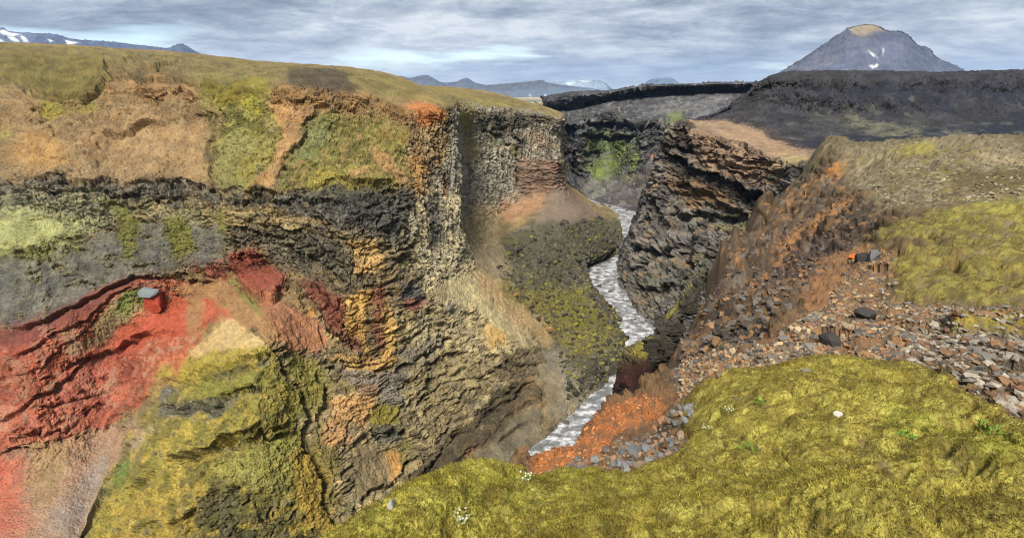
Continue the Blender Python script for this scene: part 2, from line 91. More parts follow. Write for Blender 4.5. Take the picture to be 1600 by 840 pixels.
R5_CTRL = [[[-13973.67,9375.0,-126.0],[-12242.57,9375.0,-126.0],[-10629.75,9375.0,-126.0],[-9375.26,9375.0,-126.0],[-8742.61,9375.0,-126.0],[-8482.44,9375.0,-126.0],[-8341.22,9375.0,-126.0],[-8026.46,9375.0,-126.0],[-7625.54,9375.0,-126.0],[-7355.81,9375.0,-126.0],[-6775.46,9375.0,-126.0],[-6198.05,9375.0,-126.0],[-5808.05,9375.0,-126.0],[-5680.65,9375.0,-126.0],[-5590.16,9375.0,-126.0],[-5475.84,9375.0,-126.0],[-5321.58,9375.0,-126.0],[-5009.84,9375.0,-126.0],[-4645.55,9375.0,-126.0]],[[-11641.94,7762.5,818.53],[-10192.55,7762.5,713.4],[-8851.46,7762.5,741.54],[-7804.64,7762.5,699.3],[-7277.28,7762.5,685.19],[-7060.06,7762.5,671.06],[-6940.55,7762.5,628.55],[-6678.01,7762.5,614.34],[-6343.84,7762.5,600.11],[-6117.41,7762.5,550.17],[-5633.68,7762.5,521.53],[-5152.09,7762.5,478.42],[-4826.98,7762.5,449.59],[-4722.0,7762.5,478.42],[-4647.24,7762.5,492.81],[-4551.76,7762.5,478.42],[-4421.61,7762.5,413.44],[-4158.95,7762.5,282.31],[-3848.86,7762.5,-14.84]],[[-11178.94,7500.0,917.94],[-9794.06,7500.0,802.54],[-8503.8,7500.0,833.44],[-7500.21,7500.0,787.06],[-6994.09,7500.0,771.55],[-6785.95,7500.0,756.02],[-6672.98,7500.0,709.28],[-6421.17,7500.0,693.65],[-6100.43,7500.0,678.0],[-5884.65,7500.0,623.05],[-5420.37,7500.0,591.51],[-4958.44,7500.0,544.03],[-4646.44,7500.0,512.25],[-4544.52,7500.0,544.03],[-4472.13,7500.0,559.88],[-4380.67,7500.0,544.03],[-4257.26,7500.0,472.39],[-4007.87,7500.0,327.64],[-3716.44,7500.0,-1.3]],[[-11170.09,7387.5,612.92],[-9770.35,7387.5,531.18],[-8486.93,7387.5,553.04],[-7480.43,7387.5,520.23],[-6974.11,7387.5,509.27],[-6765.09,7387.5,498.29],[-6648.08,7387.5,465.31],[-6395.79,7387.5,454.29],[-6074.99,7387.5,443.26],[-5855.57,7387.5,404.56],[-5391.19,7387.5,382.37],[-4928.45,7387.5,349.01],[-4616.27,7387.5,326.71],[-4517.03,7387.5,349.01],[-4446.08,7387.5,360.15],[-4354.18,7387.5,349.01],[-4227.25,7387.5,298.77],[-3971.55,7387.5,197.55],[-3665.84,7387.5,-30.94]],[[-10753.19,6975.0,199.47],[-9384.61,6975.0,165.16],[-8156.74,6975.0,174.32],[-7182.93,6975.0,160.58],[-6694.74,6975.0,155.99],[-6492.14,6975.0,151.4],[-6374.09,6975.0,137.62],[-6130.35,6975.0,133.03],[-5821.1,6975.0,128.43],[-5604.92,6975.0,112.32],[-5157.29,6975.0,103.1],[-4710.34,6975.0,89.25],[-4409.29,6975.0,80.01],[-4317.13,6975.0,89.25],[-4250.6,6975.0,93.87],[-4161.48,6975.0,89.25],[-4034.64,6975.0,68.45],[-3780.16,6975.0,26.71],[-3467.65,6975.0,-66.67]],[[-9622.83,6150.0,-127.0],[-8383.53,6150.0,-127.0],[-7290.02,6150.0,-127.0],[-6415.22,6150.0,-127.0],[-5977.82,6150.0,-127.0],[-5795.57,6150.0,-127.0],[-5686.22,6150.0,-127.0],[-5467.52,6150.0,-127.0],[-5190.5,6150.0,-127.0],[-4993.67,6150.0,-127.0],[-4592.72,6150.0,-127.0],[-4191.76,6150.0,-127.0],[-3922.03,6150.0,-127.0],[-3841.84,6150.0,-127.0],[-3783.52,6150.0,-127.0],[-3703.33,6150.0,-127.0],[-3586.69,6150.0,-127.0],[-3353.41,6150.0,-127.0],[-3061.81,6150.0,-127.0]]]
R5_GRID=([5,5,108,57,24,15,28,36,26,52,53,35,11,7,10,17,34,50],[140,21,48,64,59])
R1_CTRL = [[[-4434.55,15600.0,-126.0],[-3857.58,15600.0,-126.0],[-3436.07,15600.0,-126.0],[-3194.76,15600.0,-126.0],[-2924.31,15600.0,-126.0],[-2647.08,15600.0,-126.0],[-2427.08,15600.0,-126.0],[-2194.93,15600.0,-126.0],[-1979.28,15600.0,-126.0],[-1612.12,15600.0,-126.0],[-1426.71,15600.0,-126.0],[-1279.39,15600.0,-126.0],[-1135.37,15600.0,-126.0],[-953.73,15600.0,-126.0],[-459.41,15600.0,-126.0],[0.0,15600.0,-126.0],[554.32,15600.0,-126.0]],[[-3825.38,13455.0,-158.65],[-3330.19,13455.0,37.48],[-2968.24,13455.0,205.85],[-2760.2,13455.0,244.49],[-2526.16,13455.0,205.85],[-2287.02,13455.0,244.49],[-2097.04,13455.0,257.35],[-1895.9,13455.0,180.04],[-1709.2,13455.0,115.37],[-1392.21,13455.0,128.32],[-1232.34,13455.0,180.04],[-1105.2,13455.0,205.85],[-980.54,13455.0,141.26],[-823.5,13455.0,89.44],[-396.59,13455.0,24.46],[0.0,13455.0,-53.8],[478.17,13455.0,-158.65]],[[-3695.46,13000.0,-147.59],[-3214.65,13000.0,69.98],[-2863.39,13000.0,256.5],[-2662.3,13000.0,299.28],[-2436.93,13000.0,256.5],[-2205.9,13000.0,299.28],[-2022.56,13000.0,313.52],[-1829.11,13000.0,227.93],[-1649.4,13000.0,156.3],[-1343.43,13000.0,170.65],[-1188.92,13000.0,227.93],[-1066.16,13000.0,256.5],[-946.14,13000.0,184.99],[-794.77,13000.0,127.58],[-382.85,13000.0,55.56],[0.0,13000.0,-31.23],[461.93,13000.0,-147.59]],[[-3659.79,12870.0,-159.12],[-3189.2,12870.0,-7.97],[-2845.0,12870.0,122.03],[-2646.11,12870.0,151.9],[-2421.28,12870.0,122.03],[-2192.49,12870.0,151.9],[-2010.5,12870.0,161.84],[-1816.95,12870.0,102.09],[-1637.48,12870.0,52.14],[-1333.88,12870.0,62.14],[-1181.02,12870.0,102.09],[-1059.31,12870.0,122.03],[-939.52,12870.0,72.14],[-788.85,12870.0,32.13],[-379.77,12870.0,-18.01],[0.0,12870.0,-78.35],[457.47,12870.0,-159.12]],[[-3513.57,12350.0,-169.34],[-3068.97,12350.0,-106.98],[-2743.27,12350.0,-53.1],[-2552.68,12350.0,-40.7],[-2334.7,12350.0,-53.1],[-2115.08,12350.0,-40.7],[-1939.81,12350.0,-36.56],[-1751.43,12350.0,-61.38],[-1577.22,12350.0,-82.09],[-1284.99,12350.0,-77.95],[-1138.43,12350.0,-61.38],[-1021.43,12350.0,-53.1],[-905.23,12350.0,-73.81],[-759.58,12350.0,-90.38],[-365.4,12350.0,-111.13],[0.0,12350.0,-136.05],[439.2,12350.0,-169.34]],[[-3255.83,11440.0,-127.0],[-2848.85,11440.0,-127.0],[-2550.4,11440.0,-127.0],[-2374.04,11440.0,-127.0],[-2170.55,11440.0,-127.0],[-1967.06,11440.0,-127.0],[-1804.27,11440.0,-127.0],[-1627.91,11440.0,-127.0],[-1465.12,11440.0,-127.0],[-1193.8,11440.0,-127.0],[-1058.14,11440.0,-127.0],[-949.62,11440.0,-127.0],[-841.09,11440.0,-127.0],[-705.43,11440.0,-127.0],[-339.15,11440.0,-127.0],[0.0,11440.0,-127.0],[406.98,11440.0,-127.0]]]
R1_GRID=([41,31,16,19,19,15,17,16,25,13,10,11,13,35,32,39],[27,5,12,16,8])
R2_CTRL = [[[-1641.64,12600.0,-126.0],[-1189.73,12600.0,-126.0],[-816.03,12600.0,-126.0],[-518.89,12600.0,-126.0],[-222.21,12600.0,-126.0],[0.0,12600.0,-126.0],[369.91,12600.0,-126.0],[680.11,12600.0,-126.0],[784.52,12600.0,-126.0],[1067.01,12600.0,-126.0],[1409.5,12600.0,-126.0],[1931.8,12600.0,-126.0],[2532.12,12600.0,-126.0],[3136.49,12600.0,-126.0]],[[-1416.06,10867.5,-126.55],[-1026.71,10867.5,-31.32],[-704.43,10867.5,31.84],[-447.97,10867.5,52.84],[-191.86,10867.5,73.81],[0.0,10867.5,84.28],[319.44,10867.5,105.21],[587.37,10867.5,126.1],[677.44,10867.5,94.75],[921.22,10867.5,63.32],[1216.74,10867.5,31.84],[1667.27,10867.5,-10.24],[2184.73,10867.5,-73.58],[2705.22,10867.5,-147.79]],[[-1368.03,10500.0,-119.21],[-991.44,10500.0,-13.52],[-680.02,10500.0,56.53],[-432.4,10500.0,79.8],[-185.17,10500.0,103.04],[0.0,10500.0,114.65],[308.26,10500.0,137.83],[566.76,10500.0,160.98],[653.77,10500.0,126.25],[889.17,10500.0,91.43],[1174.58,10500.0,56.53],[1609.83,10500.0,9.86],[2110.1,10500.0,-60.4],[2613.74,10500.0,-142.8]],[[-1354.67,10395.0,-125.02],[-982.79,10395.0,-51.67],[-674.56,10395.0,-2.96],[-429.03,10395.0,13.23],[-183.77,10395.0,29.42],[0.0,10395.0,37.5],[306.03,10395.0,53.65],[562.8,10395.0,69.79],[648.97,10395.0,45.58],[882.34,10395.0,21.33],[1165.15,10395.0,-2.96],[1596.16,10395.0,-35.41],[2090.71,10395.0,-84.22],[2587.6,10395.0,-141.37]],[[-1300.34,9975.0,-128.93],[-944.7,9975.0,-98.7],[-649.03,9975.0,-78.59],[-412.92,9975.0,-71.89],[-176.92,9975.0,-65.19],[0.0,9975.0,-61.84],[294.77,9975.0,-55.15],[542.25,9975.0,-48.46],[624.99,9975.0,-58.5],[849.34,9975.0,-68.54],[1121.05,9975.0,-78.59],[1534.78,9975.0,-91.99],[2008.44,9975.0,-112.13],[2483.05,9975.0,-135.66]],[[-1204.81,9240.0,-127.0],[-876.23,9240.0,-127.0],[-602.4,9240.0,-127.0],[-383.35,9240.0,-127.0],[-164.29,9240.0,-127.0],[0.0,9240.0,-127.0],[273.82,9240.0,-127.0],[503.83,9240.0,-127.0],[580.5,9240.0,-127.0],[788.6,9240.0,-127.0],[1040.52,9240.0,-127.0],[1423.87,9240.0,-127.0],[1861.98,9240.0,-127.0],[2300.09,9240.0,-127.0]]]
R2_GRID=([39,32,25,25,19,32,26,9,24,29,45,51,51],[20,5,8,11,8])
R3_CTRL = [[[659.63,18600.0,-126.0],[1268.34,18600.0,-126.0],[1572.66,18600.0,-126.0],[1876.27,18600.0,-126.0],[2224.05,18600.0,-126.0],[2619.07,18600.0,-126.0],[2924.06,18600.0,-126.0],[3169.62,18600.0,-126.0],[3443.98,18600.0,-126.0],[4075.66,18600.0,-126.0]],[[569.13,16042.5,-108.61],[1095.11,16042.5,108.95],[1358.06,16042.5,155.3],[1620.49,16042.5,201.56],[1921.0,16042.5,224.66],[2261.91,16042.5,186.15],[2525.37,16042.5,193.86],[2736.84,16042.5,124.41],[2972.39,16042.5,-15.12],[3515.62,16042.5,-186.82]],[[549.69,15500.0,-89.16],[1056.95,15500.0,152.11],[1310.55,15500.0,203.47],[1563.56,15500.0,254.71],[1853.38,15500.0,280.29],[2182.56,15500.0,237.64],[2436.71,15500.0,246.18],[2641.35,15500.0,169.24],[2869.98,15500.0,14.56],[3396.39,15500.0,-175.97]],[[544.64,15345.0,-124.33],[1048.95,15345.0,43.42],[1301.08,15345.0,79.2],[1552.8,15345.0,114.92],[1840.94,15345.0,132.76],[2167.29,15345.0,103.02],[2419.81,15345.0,108.98],[2621.66,15345.0,55.36],[2845.61,15345.0,-52.28],[3363.21,15345.0,-184.55]],[[523.21,14725.0,-165.52],[1009.87,14725.0,-96.23],[1253.19,14725.0,-81.41],[1496.34,14725.0,-66.61],[1774.42,14725.0,-59.21],[2088.17,14725.0,-71.54],[2331.65,14725.0,-69.07],[2524.39,14725.0,-91.29],[2736.19,14725.0,-135.8],[3228.34,14725.0,-190.32]],[[496.08,13950.0,-127.0],[959.08,13950.0,-127.0],[1190.59,13950.0,-127.0],[1422.09,13950.0,-127.0],[1686.66,13950.0,-127.0],[1984.31,13950.0,-127.0],[2215.81,13950.0,-127.0],[2397.71,13950.0,-127.0],[2596.14,13950.0,-127.0],[3059.14,13950.0,-127.0]]]
R3_GRID=([39,18,18,20,23,17,14,18,37],[21,5,10,13,5])
R4_CTRL = [[[3275.87,14950.0,-126.0],[3573.62,14950.0,-126.0],[3688.23,14950.0,-126.0],[3855.63,14950.0,-126.0],[4116.12,14950.0,-126.0],[4379.7,14950.0,-126.0],[4529.5,14950.0,-126.0],[4684.5,14950.0,-126.0],[5135.15,14950.0,-126.0]],[[2948.58,13455.0,-156.68],[3219.02,13455.0,39.42],[3323.27,13455.0,117.31],[3475.06,13455.0,188.42],[3710.11,13455.0,207.77],[3947.59,13455.0,201.32],[4081.49,13455.0,130.26],[4219.46,13455.0,26.41],[4622.1,13455.0,-156.68]],[[2848.58,13000.0,-147.59],[3107.49,13000.0,69.98],[3207.16,13000.0,156.3],[3352.72,13000.0,235.08],[3579.24,13000.0,256.5],[3808.44,13000.0,249.37],[3938.7,13000.0,170.65],[4073.47,13000.0,55.56],[4465.35,13000.0,-147.59]],[[2820.76,12870.0,-154.78],[3082.54,12870.0,-3.67],[3183.62,12870.0,56.43],[3330.23,12870.0,111.35],[3555.84,12870.0,126.3],[3783.32,12870.0,121.32],[3910.24,12870.0,66.43],[4040.29,12870.0,-13.7],[4421.73,12870.0,-154.78]],[[2736.14,12480.0,-161.31],[2997.07,12480.0,-98.32],[3098.24,12480.0,-73.19],[3243.69,12480.0,-50.18],[3464.24,12480.0,-43.91],[3685.57,12480.0,-46.0],[3805.96,12480.0,-69.0],[3927.66,12480.0,-102.51],[4289.08,12480.0,-161.31]],[[2565.73,11700.0,-127.0],[2815.37,11700.0,-127.0],[2912.45,11700.0,-127.0],[3051.14,11700.0,-127.0],[3259.17,11700.0,-127.0],[3467.21,11700.0,-127.0],[3578.16,11700.0,-127.0],[3689.11,11700.0,-127.0],[4021.96,11700.0,-127.0]]]
R4_GRID=([28,11,14,19,19,11,13,34],[25,5,10,14,7])
RIVER = [[[-65.65,118.88,-120.3],[-40.31,113.08,-120.3],[-13.8,107.01,-120.3],[11.54,101.2,-120.3]],[[-43.12,142.21,-120.3],[-17.62,137.18,-120.3],[12.15,131.32,-120.3],[37.66,126.29,-120.3]],[[-13.26,164.77,-120.3],[12.19,159.45,-120.3],[40.99,153.44,-120.3],[66.44,148.12,-120.3]],[[10.07,193.56,-120.3],[35.05,186.36,-120.3],[59.02,179.46,-120.3],[84.0,172.27,-120.3]],[[29.55,218.97,-120.3],[55.36,222.1,-120.3],[79.48,225.02,-120.3],[105.29,228.15,-120.3]],[[32.9,287.42,-120.3],[55.1,273.89,-120.3],[84.82,255.78,-120.3],[107.02,242.25,-120.3]],[[29.54,352.89,-120.3],[46.58,333.25,-120.3],[77.44,297.67,-120.3],[94.48,278.03,-120.3]],[[74.3,417.95,-120.3],[83.21,393.53,-120.3],[92.01,369.41,-120.3],[100.92,344.99,-120.3]],[[64.08,433.6,-120.3],[88.48,424.64,-120.3],[112.16,415.94,-120.3],[136.57,406.98,-120.3]],[[80.18,523.29,-120.3],[104.09,513.07,-120.3],[143.78,496.09,-120.3],[167.68,485.87,-120.3]],[[75.89,599.25,-120.3],[90.85,577.98,-120.3],[129.66,522.78,-120.3],[144.61,501.51,-120.3]],[[61.42,698.92,-120.3],[73.96,676.15,-120.3],[121.79,589.33,-120.3],[134.33,566.56,-120.3]]]
NEAR_HEIGHTS = [[-0.83,5.32,-9.9],[-0.24,7.04,-10.2],[-0.17,5.06,-5.45],[-0.56,4.5,-6.56],[-0.54,6.4,-10.71],[-0.37,4.32,-5.65],[-0.83,2.0,-2.21],[-0.68,2.35,-2.41],[-0.51,2.7,-2.61],[-0.29,3.05,-2.8],[0.0,3.1,-2.82],[0.34,3.15,-2.84],[0.75,3.0,-2.74],[1.1,3.1,-2.68],[1.43,3.4,-2.65],[1.62,3.8,-2.63],[1.85,4.3,-2.68],[2.26,4.4,-2.64],[2.8,4.5,-2.58],[-0.28,1.75,-1.88],[0.26,1.6,-1.72],[0.73,1.5,-1.61],[1.18,1.45,-1.55],[1.82,1.4,-1.5],[0.0,2.2,-2.13],[0.63,2.0,-1.94],[1.31,2.1,-1.91],[2.03,2.2,-1.92],[2.59,2.1,-1.83],[1.57,3.0,-2.29],[2.21,3.0,-2.13],[2.98,2.9,-2.01],[3.28,2.8,-1.94],[3.63,5.2,-2.75],[4.65,4.75,-2.51],[3.91,3.4,-2.12],[6.53,6.0,-2.62],[5.77,7.1,-3.0],[5.21,7.7,-3.25],[3.6,6.5,-3.23],[2.79,6.0,-3.36],[2.34,6.3,-3.83],[9.45,9.0,-2.9],[8.55,9.3,-3.0],[7.56,9.6,-3.09],[16.48,16.3,-3.31],[14.39,16.2,-3.5],[12.05,15.7,-3.8],[8.84,12.5,-3.94],[29.58,30.0,-3.84],[25.23,29.0,-4.43],[25.35,34.0,-5.19],[23.28,37.0,-7.04],[19.08,33.0,-8.41],[11.16,17.0,-5.48],[11.65,22.0,-7.7],[6.19,13.0,-5.68],[5.48,9.0,-3.8],[9.82,21.0,-7.95],[14.88,32.0,-10.1],[16.33,30.0,-8.45],[21.47,41.0,-9.64],[27.05,50.0,-9.51],[30.37,52.0,-7.94],[8.41,16.5,-6.48],[20.07,29.0,-5.52],[29.98,44.0,-6.28],[5.07,12.5,-5.93],[6.93,16.0,-6.75],[18.84,40.0,-10.73],[11.68,26.0,-8.92],[16.58,27.0,-6.53],[3.49,8.6,-4.54],[0.24,5.2,-4.42],[0.43,5.6,-4.63],[0.68,5.2,-4.42],[0.33,4.7,-4.14],[0.95,6.0,-4.68],[1.2,5.3,-4.23],[1.83,4.9,-3.73],[3.51,7.2,-3.74],[2.16,7.4,-4.96],[2.48,8.51,-7.39],[3.45,11.84,-16.41],[5.6,19.24,-32.92],[1.31,6.8,-4.88],[1.5,7.82,-7.14],[2.09,10.88,-15.43],[3.39,17.68,-30.69],[0.55,6.1,-4.87],[0.64,7.01,-6.95],[0.88,9.76,-14.53],[1.44,15.86,-28.58],[-0.08,5.4,-4.73],[-0.1,6.21,-6.63],[-0.13,8.64,-13.51],[-0.22,14.04,-26.34],[2.62,7.6,-4.71],[4.19,12.16,-16.37],[6.81,19.76,-33.14],[3.2,9.2,-5.29],[3.67,10.58,-8.23],[5.11,14.72,-19.18],[8.31,23.92,-39.09],[4.64,13.22,-9.46],[6.45,18.4,-22.83],[10.48,29.9,-47.0],[14.6,40.3,-61.18],[9.93,24.0,-9.02],[25.82,62.4,-90.97],[12.95,30.0,-9.88],[14.89,34.5,-18.55],[20.72,48.0,-51.75],[33.66,78.0,-110.64],[21.9,45.0,-11.0],[35.04,72.0,-72.64],[56.94,117.0,-131.0],[29.62,59.8,-24.9],[41.21,83.2,-80.72],[66.97,135.2,-131.0],[52.17,96.0,-89.3],[84.78,156.0,-131.0],[-0.75,2.2,-2.33],[-0.86,2.53,-3.19],[-1.2,3.52,-6.28],[-1.94,5.72,-12.09],[-0.96,2.3,-3.02],[-1.34,3.2,-5.92],[-2.17,5.2,-11.39],[-0.6,2.5,-2.49],[-0.69,2.88,-3.43],[-0.95,4.0,-6.81],[-1.55,6.5,-13.16],[-0.4,2.85,-2.68],[-0.46,3.28,-3.72],[-1.05,7.41,-14.46],[-0.92,1.85,-2.17],[-1.06,2.13,-2.95],[-1.48,2.96,-5.74],[-2.4,4.81,-11.01],[36.72,64.0,-8.36],[41.12,71.68,-13.05],[47.73,83.2,-22.67],[66.09,115.2,-51.94],[41.35,62.0,-6.6],[46.31,69.44,-11.12],[53.75,80.6,-20.5],[74.43,111.6,-49.14],[41.8,57.0,-5.86],[46.82,63.84,-10.1],[54.34,74.1,-18.93],[75.24,102.6,-45.89],[41.28,52.0,-5.22],[46.23,58.24,-9.17],[53.66,67.6,-17.41],[74.3,93.6,-42.6],[41.02,48.0,-4.76],[45.94,53.76,-8.49],[53.32,62.4,-16.3],[73.83,86.4,-40.15],[40.95,42.0,-3.97],[45.87,47.04,-7.38],[53.24,54.6,-14.55],[73.71,75.6,-36.47],[-1.3,0.6,-2.0],[-1.5,-0.8,-2.1],[-2.0,-3.0,-2.2],[0.0,-3.0,-1.6],[3.0,-3.0,-1.3],[3.5,0.0,-1.3],[0.3,0.2,-1.6],[6.0,1.0,-1.5],[9.0,3.0,-1.9],[18.0,8.0,-2.7],[35.0,18.0,-3.2],[60.0,30.0,-4.0],[6.0,-6.0,-1.6],[-2.6,1.2,-5.0],[-3.4,-1.0,-6.0],[-5.0,-4.0,-7.0],[-8.0,3.0,-22.0],[-10.0,-6.0,-24.0],[-25.0,8.0,-80.0],[-30.0,-15.0,-85.0],[12.0,-4.0,-2.2]]
